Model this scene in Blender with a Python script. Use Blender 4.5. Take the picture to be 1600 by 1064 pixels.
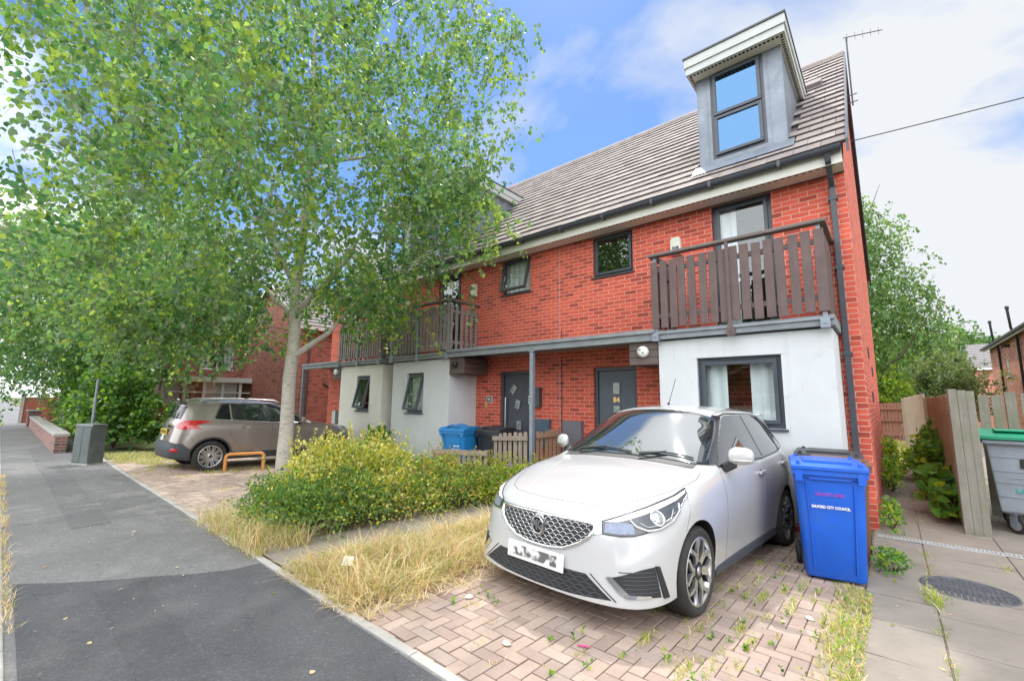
import bpy, bmesh, math, random
import numpy as np
from mathutils import Vector, Matrix
from mathutils.bvhtree import BVHTree
R = math.radians
for o in list(bpy.data.objects):
    bpy.data.objects.remove(o)
SC = bpy.context.scene
COL = SC.collection

# ---------------------------------------------------------------- camera, sky, sun, exposure
cam = bpy.data.cameras.new('camera')
cam.sensor_width = 36.0
cam.lens = 682.083 / 1600 * 36
cam.clip_start = 0.05
cam.clip_end = 2000
co = bpy.data.objects.new('camera', cam)
COL.objects.link(co)
yaw, pit, rol = R(40.74565), R(7.84618), R(0.6647)
f_ = Vector((-math.sin(yaw) * math.cos(pit), math.cos(yaw) * math.cos(pit), math.sin(pit)))
r_ = Vector((math.cos(yaw), math.sin(yaw), 0))
u_ = r_.cross(f_)
r2 = r_ * math.cos(rol) + u_ * math.sin(rol)
u2 = -r_ * math.sin(rol) + u_ * math.cos(rol)
m3 = Matrix((r2, u2, -f_)).transposed()
co.matrix_world = Matrix.Translation((0.232, -7.408, 1.55)) @ m3.to_4x4()
SC.camera = co

SUN_EL, SUN_AZ = R(58), R(-34)          # azimuth measured from +Y towards +X: the sun stands behind the terrace
CLOUD_FILL = 3.9
world = bpy.data.worlds.new('World')
SC.world = world
world.use_nodes = True
nt = world.node_tree
for n in list(nt.nodes):
    nt.nodes.remove(n)
def wn(t, **kw):
    n = nt.nodes.new(t)
    for k, v in kw.items():
        setattr(n, k, v)
    return n
out = wn('ShaderNodeOutputWorld')
bg = wn('ShaderNodeBackground')
bg.inputs['Strength'].default_value = 0.15
sky = wn('ShaderNodeTexSky', sky_type='NISHITA', sun_disc=False)
sky.sun_elevation = SUN_EL
sky.sun_rotation = SUN_AZ
sky.air_density = 1.0
sky.dust_density = 0.2
sky.ozone_density = 1.6
tc = wn('ShaderNodeTexCoord')
sep = wn('ShaderNodeSeparateXYZ')
nt.links.new(tc.outputs['Generated'], sep.inputs[0])
addz = wn('ShaderNodeMath', operation='ADD'); addz.inputs[1].default_value = 0.22
nt.links.new(sep.outputs['Z'], addz.inputs[0])
dx = wn('ShaderNodeMath', operation='DIVIDE'); dy = wn('ShaderNodeMath', operation='DIVIDE')
nt.links.new(sep.outputs['X'], dx.inputs[0]); nt.links.new(addz.outputs[0], dx.inputs[1])
nt.links.new(sep.outputs['Y'], dy.inputs[0]); nt.links.new(addz.outputs[0], dy.inputs[1])
cmb = wn('ShaderNodeCombineXYZ')
nt.links.new(dx.outputs[0], cmb.inputs[0]); nt.links.new(dy.outputs[0], cmb.inputs[1])
cmb.inputs[2].default_value = 3.7
noi = wn('ShaderNodeTexNoise'); noi.inputs['Scale'].default_value = 1.5; noi.inputs['Detail'].default_value = 8
noi.inputs['Roughness'].default_value = 0.52; noi.inputs['Distortion'].default_value = 0.25
nt.links.new(cmb.outputs[0], noi.inputs['Vector'])
# more cloud towards the right of the street (+X) and near the horizon
ax = wn('ShaderNodeMath', operation='MULTIPLY_ADD'); ax.inputs[1].default_value = 0.30; ax.inputs[2].default_value = 0.10
nt.links.new(sep.outputs['X'], ax.inputs[0])
az_ = wn('ShaderNodeMath', operation='MULTIPLY_ADD'); az_.inputs[1].default_value = -0.62; az_.inputs[2].default_value = 0.30
nt.links.new(sep.outputs['Z'], az_.inputs[0])
s1 = wn('ShaderNodeMath', operation='ADD'); s2 = wn('ShaderNodeMath', operation='ADD')
nt.links.new(noi.outputs['Fac'], s1.inputs[0]); nt.links.new(ax.outputs[0], s1.inputs[1])
nt.links.new(s1.outputs[0], s2.inputs[0]); nt.links.new(az_.outputs[0], s2.inputs[1])
cv = wn('ShaderNodeMapRange'); 
for k_, v_ in (('From Min', 0.4), ('From Max', -0.3), ('To Min', 0.0), ('To Max', 0.36)):
    cv.inputs[k_].default_value = v_
nt.links.new(sep.outputs['Y'], cv.inputs['Value'])  # extra cloud cover added out of view behind the camera, carrying the fill
s3 = wn('ShaderNodeMath', operation='ADD'); nt.links.new(s2.outputs[0], s3.inputs[0]); nt.links.new(cv.outputs[0], s3.inputs[1])
zc = wn('ShaderNodeMapRange')       # bright veil of cloud round the high sun
for k_, v_ in (('From Min', 0.74), ('From Max', 0.88), ('To Min', 0.0), ('To Max', 0.55)):
    zc.inputs[k_].default_value = v_
nt.links.new(sep.outputs['Z'], zc.inputs['Value'])
s4 = wn('ShaderNodeMath', operation='ADD'); nt.links.new(s3.outputs[0], s4.inputs[0]); nt.links.new(zc.outputs[0], s4.inputs[1])
ramp = wn('ShaderNodeValToRGB')
ramp.color_ramp.elements[0].position = 0.46
ramp.color_ramp.elements[1].position = 0.63
nt.links.new(s4.outputs[0], ramp.inputs[0])
mixc = wn('ShaderNodeMix', data_type='RGBA')
# clouds behind the camera (-Y), out of view, brightened as fill for the shaded facade
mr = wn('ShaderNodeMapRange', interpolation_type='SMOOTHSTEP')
for k_, v_ in (('From Min', 0.25), ('From Max', -0.45), ('To Min', 1.0), ('To Max', CLOUD_FILL)):
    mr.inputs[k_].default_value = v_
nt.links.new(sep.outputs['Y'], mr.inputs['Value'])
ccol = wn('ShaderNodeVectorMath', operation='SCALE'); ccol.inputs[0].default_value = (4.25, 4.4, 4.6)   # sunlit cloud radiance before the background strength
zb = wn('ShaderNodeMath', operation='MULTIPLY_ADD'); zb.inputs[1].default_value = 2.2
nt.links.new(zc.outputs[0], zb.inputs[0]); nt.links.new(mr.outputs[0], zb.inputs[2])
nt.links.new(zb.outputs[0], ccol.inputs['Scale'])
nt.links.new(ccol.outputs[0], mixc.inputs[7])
nt.links.new(ramp.outputs['Color'], mixc.inputs[0])
tint = wn('ShaderNodeVectorMath', operation='MULTIPLY'); tint.inputs[1].default_value = (0.56, 0.70, 0.87)
nt.links.new(sky.outputs[0], tint.inputs[0])
nt.links.new(tint.outputs[0], mixc.inputs[6])
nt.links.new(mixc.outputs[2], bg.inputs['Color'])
nt.links.new(bg.outputs[0], out.inputs['Surface'])

sl = bpy.data.lights.new('sun', 'SUN')
sl.energy = 2.2
sl.angle = R(1.2)
sl.color = (1.0, 0.955, 0.89)
so = bpy.data.objects.new('sun', sl)
COL.objects.link(so)
sd = Vector((math.sin(SUN_AZ) * math.cos(SUN_EL), math.cos(SUN_AZ) * math.cos(SUN_EL), math.sin(SUN_EL)))
so.rotation_euler = sd.to_track_quat('Z', 'Y').to_euler()
so.location = sd * 60
SC.view_settings.view_transform = 'Standard'
SC.view_settings.look = 'None'
SC.view_settings.exposure = 0.47
SC.view_settings.gamma = 1
SC.render.film_transparent = False
SC.render.engine = 'CYCLES'
SC.cycles.max_bounces = 8
SC.cycles.transparent_max_bounces = 12
SC.cycles.caustics_reflective = False
SC.cycles.caustics_refractive = False

# ---------------------------------------------------------------- helpers
def gz(y):
    return 0.03 * min(max(-1.5 - y, 0), 4.1)

class MB:
    """collects faces and links them as one mesh object"""
    def __init__(s):
        s.v = []; s.f = []; s.m = []; s.sm = []; s.x = None
    def add(s, vs, fs, mi=0, smooth=False):
        b = len(s.v)
        if s.x is not None:
            vs = [s.x @ Vector(v) for v in vs]
        s.v.extend(tuple(v) for v in vs)
        for f in fs:
            s.f.append([i + b for i in f]); s.m.append(mi); s.sm.append(smooth)
        return s
    def box(s, x0, x1, y0, y1, z0, z1, mi=0):
        x0, x1 = sorted((x0, x1)); y0, y1 = sorted((y0, y1)); z0, z1 = sorted((z0, z1))
        vs = [(x0,y0,z0),(x1,y0,z0),(x1,y1,z0),(x0,y1,z0),(x0,y0,z1),(x1,y0,z1),(x1,y1,z1),(x0,y1,z1)]
        return s.add(vs, [(0,3,2,1),(4,5,6,7),(0,1,5,4),(1,2,6,5),(2,3,7,6),(3,0,4,7)], mi)
    def obox(s, c, ax, ay, az, hx, hy, hz, mi=0):
        c = Vector(c); ax = Vector(ax) * hx; ay = Vector(ay) * hy; az = Vector(az) * hz
        vs = [c + ax * i + ay * j + az * k for k in (-1, 1) for (i, j) in ((-1,-1),(1,-1),(1,1),(-1,1))]
        return s.add(vs, [(0,3,2,1),(4,5,6,7),(0,1,5,4),(1,2,6,5),(2,3,7,6),(3,0,4,7)], mi)
    def bar(s, a, b, w, h, mi=0, up=(0,0,1)):
        a = Vector(a); b = Vector(b); d = (b - a); L = d.length; d.normalize()
        up = Vector(up)
        if abs(d.dot(up)) > 0.98: up = Vector((1,0,0))
        sx = d.cross(up).normalized(); uz = sx.cross(d)
        return s.obox((a + b) / 2, d, sx, uz, L / 2, w / 2, h / 2, mi)
    def tube(s, pts, rad, n=8, mi=0, caps=True, smooth=True):
        pts = [Vector(p) for p in pts]
        if not hasattr(rad, '__len__'): rad = [rad] * len(pts)
        vs = []; fs = []
        ref = Vector((0.13, 0.31, 0.94))
        for i, p in enumerate(pts):
            d = pts[min(i + 1, len(pts) - 1)] - pts[max(i - 1, 0)]
            d.normalize()
            if abs(d.dot(ref)) > 0.95: ref = Vector((1, 0.1, 0))
            a = d.cross(ref).normalized(); b = d.cross(a)
            for k in range(n):
                t = 2 * math.pi * k / n
                vs.append(p + (a * math.cos(t) + b * math.sin(t)) * rad[i])
        for i in range(len(pts) - 1):
            for k in range(n):
                k2 = (k + 1) % n
                fs.append((i*n+k, i*n+k2, (i+1)*n+k2, (i+1)*n+k))
        s.add(vs, fs, mi, smooth)
        if caps:
            m = (len(pts) - 1) * n
            s.add(vs[:n], [tuple(range(n))], mi); s.add(vs[m:], [tuple(reversed(range(n)))], mi)
        return s
    def lathe(s, prof, c=(0,0,0), axis='z', n=32, mi=0, smooth=True):
        vs = []; fs = []
        for (r, h) in prof:
            for k in range(n):
                t = 2 * math.pi * k / n
                a, b = r * math.cos(t), r * math.sin(t)
                p = {'z': (a, b, h), 'y': (a, h, b), 'x': (h, a, b)}[axis]
                vs.append((p[0]+c[0], p[1]+c[1], p[2]+c[2]))
        for i in range(len(prof) - 1):
            for k in range(n):
                k2 = (k + 1) % n
                fs.append((i*n+k, i*n+k2, (i+1)*n+k2, (i+1)*n+k))
        return s.add(vs, fs, mi, smooth)
    def prism(s, poly, axis, d0, d1, mi=0):
        """poly: 2-D outline; axis 'y' reads (x,z), 'z' reads (x,y), 'x' reads (y,z)"""
        def P(a, b, d): return {'y': (a, d, b), 'z': (a, b, d), 'x': (d, a, b)}[axis]
        n = len(poly)
        vs = [P(a, b, d0) for a, b in poly] + [P(a, b, d1) for a, b in poly]
        fs = [tuple(range(n)), tuple(reversed(range(n, 2 * n)))]
        fs += [(i, (i + 1) % n, n + (i + 1) % n, n + i) for i in range(n)]
        return s.add(vs, fs, mi)
    def quad(s, a, b, c, d, mi=0): return s.add([a, b, c, d], [(0,1,2,3)], mi)
    def build(s, name, mats, parent=None, bevel=0, fix=True):
        me = bpy.data.meshes.new(name)
        me.from_pydata(s.v, [], s.f)
        if not isinstance(mats, (list, tuple)): mats = [mats]
        for m in mats: me.materials.append(m)
        me.polygons.foreach_set('material_index', s.m)
        me.polygons.foreach_set('use_smooth', s.sm)
        me.update()
        if fix:
            bm = bmesh.new(); bm.from_mesh(me)
            bmesh.ops.recalc_face_normals(bm, faces=bm.faces)
            bm.to_mesh(me); bm.free()
        o = bpy.data.objects.new(name, me)
        COL.objects.link(o)
        if parent is not None:
            o.parent = parent
        if bevel:
            md = o.modifiers.new('bevel', 'BEVEL'); md.width = bevel; md.segments = 2; md.limit_method = 'ANGLE'
        return o

def tag(o, label=None, cat=None, group=None, kind=None):
    if label: o['label'] = label
    if cat: o['category'] = cat
    if group: o['group'] = group
    if kind: o['kind'] = kind
    return o
def empty(name, loc=(0,0,0), rz=0, label=None, cat=None, group=None):
    o = bpy.data.objects.new(name, None); COL.objects.link(o)
    o.location = loc; o.rotation_euler = (0, 0, rz); o.empty_display_size = 0.2
    return tag(o, label, cat, group)
def copy_tree(o, parent=None):
    c = o.copy(); COL.objects.link(c); c.parent = parent
    for ch in list(o.children): copy_tree(ch, c)
    return c
def text_mesh(txt, size, extrude=0.001, bold=0.0):
    cu = bpy.data.curves.new('lettering', 'FONT')
    cu.body = txt; cu.size = size; cu.extrude = extrude; cu.offset = bold
    cu.align_x = 'CENTER'; cu.align_y = 'CENTER'; cu.resolution_u = 3
    t = bpy.data.objects.new('lettering', cu); COL.objects.link(t)
    dg = bpy.context.evaluated_depsgraph_get(); dg.update()
    me = bpy.data.meshes.new_from_object(t.evaluated_get(dg))
    bpy.data.objects.remove(t); bpy.data.curves.remove(cu)
    return me
def text(name, txt, size, m, parent, loc, rot=(R(90), 0, 0), extrude=0.001, bold=0.0, scale=(1,1,1)):
    me = text_mesh(txt, size, extrude, bold); me.name = name
    me.materials.clear(); me.materials.append(m)
    o = bpy.data.objects.new(name, me); COL.objects.link(o)
    o.location = loc; o.rotation_euler = rot; o.scale = scale
    if parent is not None: o.parent = parent
    return o

# ---------------------------------------------------------------- materials
class NG:
    def __init__(s, name):
        s.m = bpy.data.materials.new(name); s.m.use_nodes = True
        s.t = s.m.node_tree; s.b = s.t.nodes['Principled BSDF']; s.o = s.t.nodes['Material Output']
    def n(s, t, **kw):
        n = s.t.nodes.new(t)
        for k, v in kw.items():
            if k.startswith('i_'): n.inputs[k[2:].replace('_', ' ')].default_value = v
            else: setattr(n, k, v)
        return n
    def l(s, a, b): s.t.links.new(a, b)
    def coords(s): return s.n('ShaderNodeTexCoord').outputs['Object']
    def noise(s, vec, scale, detail=4, rough=0.6):
        n = s.n('ShaderNodeTexNoise', i_Scale=scale, i_Detail=detail, i_Roughness=rough)
        if vec is not None: s.l(vec, n.inputs['Vector'])
        return n.outputs['Fac']
    def ramp(s, fac, stops):
        r = s.n('ShaderNodeValToRGB'); e = r.color_ramp.elements
        while len(e) < len(stops): e.new(0.5)
        for q, (p, c) in zip(e, stops):
            q.position = p; q.color = (c, c, c, 1) if not hasattr(c, '__len__') else (*c[:3], 1)
        s.l(fac, r.inputs[0]); return r.outputs[0]
    def mix(s, fac, a, b, mode='MIX'):
        m = s.n('ShaderNodeMix', data_type='RGBA', blend_type=mode)
        for q, v in ((0, fac), (6, a), (7, b)):
            if hasattr(v, 'is_output') or isinstance(v, bpy.types.NodeSocket): s.l(v, m.inputs[q])
            elif hasattr(v, '__len__'): m.inputs[q].default_value = (*v[:3], 1)
            else: m.inputs[q].default_value = v
        return m.outputs[2]
    def bump(s, h, strength=0.3, dist=0.01):
        b = s.n('ShaderNodeBump', i_Strength=strength, i_Distance=dist)
        s.l(h, b.inputs['Height']); s.l(b.outputs[0], s.b.inputs['Normal'])
    def set(s, **kw):
        for k, v in kw.items(): s.b.inputs[k.replace('_', ' ')].default_value = v

def pm(name, col, rough=0.6, metal=0.0, var=0.12, vs=6.0, bump=0.0, bs=80.0, spec=0.5, coat=0.0, dirt=None, dirt_amt=0.5, ds=2.5):
    g = NG(name); v = g.coords()
    lo = [max(c * (1 - var), 0) for c in col]; hi = [min(c * (1 + var), 1) for c in col]
    c = g.mix(g.ramp(g.noise(v, vs, 5), [(0.3, 0), (0.7, 1)]), lo, hi)
    if dirt:
        c = g.mix(g.ramp(g.noise(v, ds, 8, 0.7), [(0.5, 0), (0.75, dirt_amt)]), c, dirt)
    g.l(c, g.b.inputs['Base Color'])
    g.set(Roughness=rough, Metallic=metal)
    g.b.inputs['Specular IOR Level'].default_value = spec
    g.b.inputs['Coat Weight'].default_value = coat
    g.b.inputs['Coat Roughness'].default_value = 0.03
    if bump: g.bump(g.noise(v, bs, 6, 0.65), bump, 0.01)
    return g.m

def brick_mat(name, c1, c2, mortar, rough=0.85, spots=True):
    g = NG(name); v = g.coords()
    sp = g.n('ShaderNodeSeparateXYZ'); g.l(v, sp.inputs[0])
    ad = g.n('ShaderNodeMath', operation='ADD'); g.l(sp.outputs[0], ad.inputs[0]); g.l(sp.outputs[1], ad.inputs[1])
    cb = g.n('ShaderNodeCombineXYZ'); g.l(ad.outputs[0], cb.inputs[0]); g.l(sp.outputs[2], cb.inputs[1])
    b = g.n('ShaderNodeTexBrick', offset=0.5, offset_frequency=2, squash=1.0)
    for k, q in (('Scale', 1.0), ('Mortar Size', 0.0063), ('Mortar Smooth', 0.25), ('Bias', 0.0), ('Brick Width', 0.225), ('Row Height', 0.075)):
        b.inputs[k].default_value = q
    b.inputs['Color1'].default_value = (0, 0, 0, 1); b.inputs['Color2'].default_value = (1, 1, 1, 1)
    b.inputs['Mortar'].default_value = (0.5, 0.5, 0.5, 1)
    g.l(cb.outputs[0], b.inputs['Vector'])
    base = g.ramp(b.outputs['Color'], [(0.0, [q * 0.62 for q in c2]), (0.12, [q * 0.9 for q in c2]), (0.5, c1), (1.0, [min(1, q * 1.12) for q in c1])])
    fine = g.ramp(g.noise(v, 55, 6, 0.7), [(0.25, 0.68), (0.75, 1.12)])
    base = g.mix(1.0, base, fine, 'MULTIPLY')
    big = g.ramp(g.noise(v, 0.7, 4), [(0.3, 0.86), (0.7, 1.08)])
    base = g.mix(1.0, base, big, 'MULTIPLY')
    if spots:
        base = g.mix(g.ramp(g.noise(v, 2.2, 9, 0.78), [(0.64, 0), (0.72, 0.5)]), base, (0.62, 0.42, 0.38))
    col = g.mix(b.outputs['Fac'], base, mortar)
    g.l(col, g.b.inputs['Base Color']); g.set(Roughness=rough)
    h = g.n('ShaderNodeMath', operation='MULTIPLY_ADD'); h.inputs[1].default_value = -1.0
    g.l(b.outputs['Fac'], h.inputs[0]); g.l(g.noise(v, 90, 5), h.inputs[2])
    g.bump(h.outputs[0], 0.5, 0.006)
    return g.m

def glass_mat(name, tint=(0.86, 0.9, 0.9), boost=0.0, refl=(1, 1, 1)):
    """window glass: mirror of the surroundings over a clear tinted pane"""
    g = NG(name); t = g.t
    gl = g.n('ShaderNodeBsdfGlossy'); gl.inputs['Roughness'].default_value = 0.015; gl.inputs['Color'].default_value = (*refl, 1)
    tr = g.n('ShaderNodeBsdfTransparent'); tr.inputs['Color'].default_value = (*tint, 1)
    lw = g.n('ShaderNodeLayerWeight', i_Blend=0.5)            # Schlick reflectance, the same from both sides of the pane
    pw = g.n('ShaderNodeMath', operation='POWER'); pw.inputs[1].default_value = 4.5; g.l(lw.outputs['Facing'], pw.inputs[0])
    ad = g.n('ShaderNodeMath', operation='MULTIPLY_ADD', use_clamp=True); ad.inputs[1].default_value = 0.9; ad.inputs[2].default_value = 0.045 + boost
    g.l(pw.outputs[0], ad.inputs[0])
    mx = g.n('ShaderNodeMixShader')
    g.l(ad.outputs[0], mx.inputs[0]); g.l(tr.outputs[0], mx.inputs[1]); g.l(gl.outputs[0], mx.inputs[2])
    g.l(mx.outputs[0], g.o.inputs['Surface'])
    return g.m

def wood_mat(name, c1, c2, rough=0.8, scale=14.0, green=None, axis='z', dirt_s=3.0):
    g = NG(name); v = g.coords()
    mp = g.n('ShaderNodeMapping')
    st = {'z': (1, 1, 0.06), 'x': (0.06, 1, 1), 'y': (1, 0.06, 1)}[axis]
    mp.inputs['Scale'].default_value = st
    g.l(v, mp.inputs['Vector'])
    n1 = g.noise(mp.outputs[0], scale * 5, 6, 0.7)
    c = g.mix(g.ramp(n1, [(0.25, 0), (0.75, 1)]), c1, c2)
    c = g.mix(g.ramp(g.noise(v, dirt_s, 6, 0.7), [(0.35, 0), (0.75, 0.6)]), c, [q * 0.6 for q in c1])
    if green: c = g.mix(g.ramp(g.noise(v, 1.9, 6, 0.7), [(0.48, 0), (0.68, 0.75)]), c, green)
    g.l(c, g.b.inputs['Base Color']); g.set(Roughness=rough)
    g.bump(n1, 0.35, 0.004)
    return g.m

def leaf_mat(name, col, trans=0.4, tcol=None, rough=0.45, var=0.35):
    g = NG(name); v = g.coords()
    n = g.noise(v, 1.7, 3); n2 = g.noise(v, 23.0, 2)
    c = g.mix(g.ramp(n, [(0.3, 0), (0.7, 1)]), [q * (1 - var) for q in col], [q * (1 + var) for q in col])
    c = g.mix(g.ramp(n2, [(0.35, 0), (0.65, 0.6)]), c, [col[0] * 1.35, col[1] * 1.15, col[2] * 0.8])
    g.l(c, g.b.inputs['Base Color']); g.set(Roughness=rough)
    g.b.inputs['Specular IOR Level'].default_value = 0.45
    tl = g.n('ShaderNodeBsdfTranslucent')
    tcol = tcol or [min(1, col[0] * 2.6), min(1, col[1] * 2.2), col[2] * 0.8]
    tl.inputs['Color'].default_value = (*tcol, 1)
    mx = g.n('ShaderNodeMixShader'); mx.inputs[0].default_value = trans
    g.l(g.b.outputs[0], mx.inputs[1]); g.l(tl.outputs[0], mx.inputs[2]); g.l(mx.outputs[0], g.o.inputs['Surface'])
    return g.m

M = {}
M['brick'] = brick_mat('red_brick', (0.74, 0.124, 0.076), (0.62, 0.100, 0.066), (0.68, 0.37, 0.29))
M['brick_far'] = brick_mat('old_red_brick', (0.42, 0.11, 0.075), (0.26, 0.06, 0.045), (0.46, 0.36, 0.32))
M['brick_orange'] = brick_mat('orange_brick', (0.64, 0.24, 0.145), (0.52, 0.18, 0.11), (0.62, 0.46, 0.38))
M['brick_grey'] = brick_mat('weathered_wall_brick', (0.34, 0.15, 0.12), (0.20, 0.12, 0.11), (0.40, 0.36, 0.33))
def render_mat(name, col, dirt):
    g = NG(name); v = g.coords()
    c = g.mix(g.ramp(g.noise(v, 1.4, 5), [(.3, 0), (.7, 1)]), [q * .95 for q in col], [q * 1.04 for q in col])
    c = g.mix(g.ramp(g.noise(v, 1.2, 8, .7), [(.52, 0), (.78, .35)]), c, dirt)
    mp = g.n('ShaderNodeMapping'); mp.inputs['Scale'].default_value = (7, 7, .35); g.l(v, mp.inputs['Vector'])     # rain runs
    c = g.mix(g.ramp(g.noise(mp.outputs[0], 1.6, 6, .65), [(.55, 0), (.74, .34)]), c, dirt)
    sp = g.n('ShaderNodeSeparateXYZ'); g.l(v, sp.inputs[0])                                                        # splash dirt and algae at the foot
    zz = g.n('ShaderNodeMath', operation='MULTIPLY_ADD'); zz.inputs[1].default_value = .55; g.l(g.noise(v, 5, 6, .7), zz.inputs[0])
    ng = g.n('ShaderNodeMath', operation='MULTIPLY'); ng.inputs[1].default_value = -1; g.l(sp.outputs[2], ng.inputs[0]); g.l(ng.outputs[0], zz.inputs[2])
    c = g.mix(g.ramp(zz.outputs[0], [(.0, 0), (.26, .55)]), c, (.30, .31, .24))
    vo = g.n('ShaderNodeTexVoronoi', feature='DISTANCE_TO_EDGE', i_Scale=.55); ds = g.n('ShaderNodeVectorMath', operation='ADD')
    nn = g.n('ShaderNodeTexNoise', i_Scale=3.0, i_Detail=6.0); g.l(v, nn.inputs['Vector']); sc_ = g.n('ShaderNodeVectorMath', operation='SCALE'); sc_.inputs['Scale'].default_value = .5
    g.l(nn.outputs['Color'], sc_.inputs[0]); g.l(v, ds.inputs[0]); g.l(sc_.outputs[0], ds.inputs[1]); g.l(ds.outputs[0], vo.inputs['Vector'])
    c = g.mix(g.ramp(vo.outputs['Distance'], [(.0, .4), (.004, 0)]), c, dirt)
    g.l(c, g.b.inputs['Base Color']); g.set(Roughness=.9); g.bump(g.noise(v, 160, 6, .65), .28, .01)
    return g.m
M['render'] = render_mat('white_render', (0.63, 0.645, 0.665), (0.46, 0.46, 0.42))
M['render_cream'] = render_mat('cream_render', (0.70, 0.68, 0.62), (0.48, 0.46, 0.40))
M['frame'] = pm('anthracite_frame', (0.060, 0.068, 0.085), 0.38, var=0.1, vs=5)
M['door_grey'] = pm('grey_door_panel', (0.085, 0.105, 0.14), 0.42, var=0.1, vs=4)
M['door_dark'] = pm('dark_grey_door_panel', (0.055, 0.060, 0.082), 0.42, var=0.1, vs=4)
M['gutter'] = pm('grey_gutter_plastic', (0.055, 0.062, 0.078), 0.4, var=0.12, vs=6)
M['fascia'] = pm('cream_fascia', (0.72, 0.70, 0.64), 0.55, var=0.05, vs=3, dirt=(0.5, 0.48, 0.42), dirt_amt=0.3)
M['fascia_grey'] = pm('grey_dormer_fascia', (0.50, 0.515, 0.505), 0.55, var=0.06, vs=3, dirt=(0.36, 0.36, 0.34), dirt_amt=0.4)
M['vent'] = pm('soffit_vent_black', (0.03, 0.03, 0.03), 0.8)
M['lead'] = pm('lead_cladding', (0.20, 0.225, 0.27), 0.45, metal=0.25, var=0.22, vs=2.5, bump=0.15, bs=14, dirt=(0.34, 0.36, 0.40), dirt_amt=0.6, ds=3)
M['galv'] = pm('galvanised_grey_steel', (0.27, 0.31, 0.36), 0.45, metal=0.35, var=0.14, vs=9)
M['beam'] = wood_mat('weathered_grey_beam', (0.21, 0.23, 0.255), (0.34, 0.36, 0.38), 0.75, 10, axis='x')
M['slat_brown'] = wood_mat('brown_painted_slat', (0.115, 0.078, 0.075), (0.175, 0.118, 0.112), 0.7, 9)
M['slat_grey'] = wood_mat('weathered_grey_slat', (0.19, 0.165, 0.155), (0.33, 0.295, 0.28), 0.85, 12)
M['handrail'] = wood_mat('handrail_timber', (0.13, 0.105, 0.098), (0.22, 0.185, 0.17), 0.6, 9, axis='x')
M['dark_wood'] = wood_mat('dark_stained_board', (0.10, 0.055, 0.048), (0.16, 0.088, 0.078), 0.7, 9, axis='y')
M['dark_wood_x'] = wood_mat('dark_stained_front_board', (0.10, 0.075, 0.070), (0.19, 0.145, 0.13), 0.7, 9, axis='x')
M['glass'] = glass_mat('window_glass', (0.92, 0.95, 0.95), boost=0.02)
M['glass_sky'] = glass_mat('sky_blue_window_glass', (0.30, 0.34, 0.38), boost=0.26, refl=(0.24, 0.46, 0.78))  # blue of the reflected sky put into the dormer glass's mirror colour
M['room'] = pm('room_dark', (0.10, 0.10, 0.10), 0.9)
M['curtain'] = pm('white_net_curtain', (0.84, 0.85, 0.86), 0.9, var=0.05)
M['blind'] = pm('grey_vertical_blind', (0.44, 0.47, 0.48), 0.85, var=0.08)
M['white'] = pm('white_plastic', (0.78, 0.78, 0.76), 0.4, var=0.03)
M['cream_plastic'] = pm('cream_plastic', (0.72, 0.70, 0.62), 0.45, var=0.04)
M['black'] = pm('black_plastic', (0.018, 0.018, 0.02), 0.45, var=0.2)
M['steel'] = pm('brushed_steel', (0.62, 0.63, 0.65), 0.25, metal=1.0, var=0.05)
M['brass'] = pm('brass', (0.72, 0.48, 0.20), 0.3, metal=0.6, var=0.1)
M['frost'] = pm('frosted_door_glass', (0.30, 0.33, 0.32), 0.15, var=0.4, vs=40)
M['meter'] = pm('meter_box_grey', (0.16, 0.155, 0.19), 0.55, var=0.08)
M['meter_blue'] = pm('meter_box_blue', (0.075, 0.12, 0.17), 0.5, var=0.1)
M['felt'] = pm('roofing_felt', (0.13, 0.13, 0.135), 0.9, var=0.2, bump=0.3)
# ---------------------------------------------------------------- ground, pavement, drives
def asphalt(name, col, var=0.18, speck=0.5):
    g = NG(name); v = g.coords()
    c = g.mix(g.ramp(g.noise(v, 0.9, 6, 0.65), [(0.3, 0), (0.7, 1)]), [q * (1 - var) for q in col], [q * (1 + var) for q in col])
    vo = g.n('ShaderNodeTexVoronoi', i_Scale=95.0); g.l(v, vo.inputs['Vector'])
    stone = g.ramp(vo.outputs['Color'], [(0.3, 0.72), (0.75, 1.1), (0.93, 1.9)])
    c = g.mix(speck, c, stone, 'MULTIPLY')
    c = g.mix(g.ramp(g.noise(v, 7, 8, 0.75), [(0.55, 0), (0.8, 0.35)]), c, [min(1, q * 2.0) for q in col])
    c = g.mix(g.ramp(g.noise(v, 16, 3, 0.5), [(0.70, 0), (0.74, 0.6)]), c, (0.34, 0.33, 0.30))
    vc = g.n('ShaderNodeTexVoronoi', feature='DISTANCE_TO_EDGE', i_Scale=.42); nn = g.n('ShaderNodeTexNoise', i_Scale=2.2, i_Detail=8.0); g.l(v, nn.inputs['Vector'])
    s_ = g.n('ShaderNodeVectorMath', operation='SCALE'); s_.inputs['Scale'].default_value = .9; a_ = g.n('ShaderNodeVectorMath', operation='ADD')
    g.l(nn.outputs['Color'], s_.inputs[0]); g.l(v, a_.inputs[0]); g.l(s_.outputs[0], a_.inputs[1]); g.l(a_.outputs[0], vc.inputs['Vector'])
    ck = g.ramp(vc.outputs['Distance'], [(.0, .75), (.0035, 0)]); ck2 = g.mix(g.ramp(g.noise(v, .8, 3), [(.48, 0), (.56, 1)]), (0, 0, 0), ck)
    c = g.mix(ck2, c, [q * .35 for q in col])                       # hairline cracks
    g.l(c, g.b.inputs['Base Color']); g.set(Roughness=0.88)
    g.bump(vo.outputs['Distance'], 0.55, 0.006)
    return g.m
M['asphalt'] = asphalt('worn_asphalt', (0.178, 0.174, 0.172))
M['asphalt_patch_shaded'] = asphalt('shaded_patch_asphalt', (0.080, 0.080, 0.086))
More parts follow.
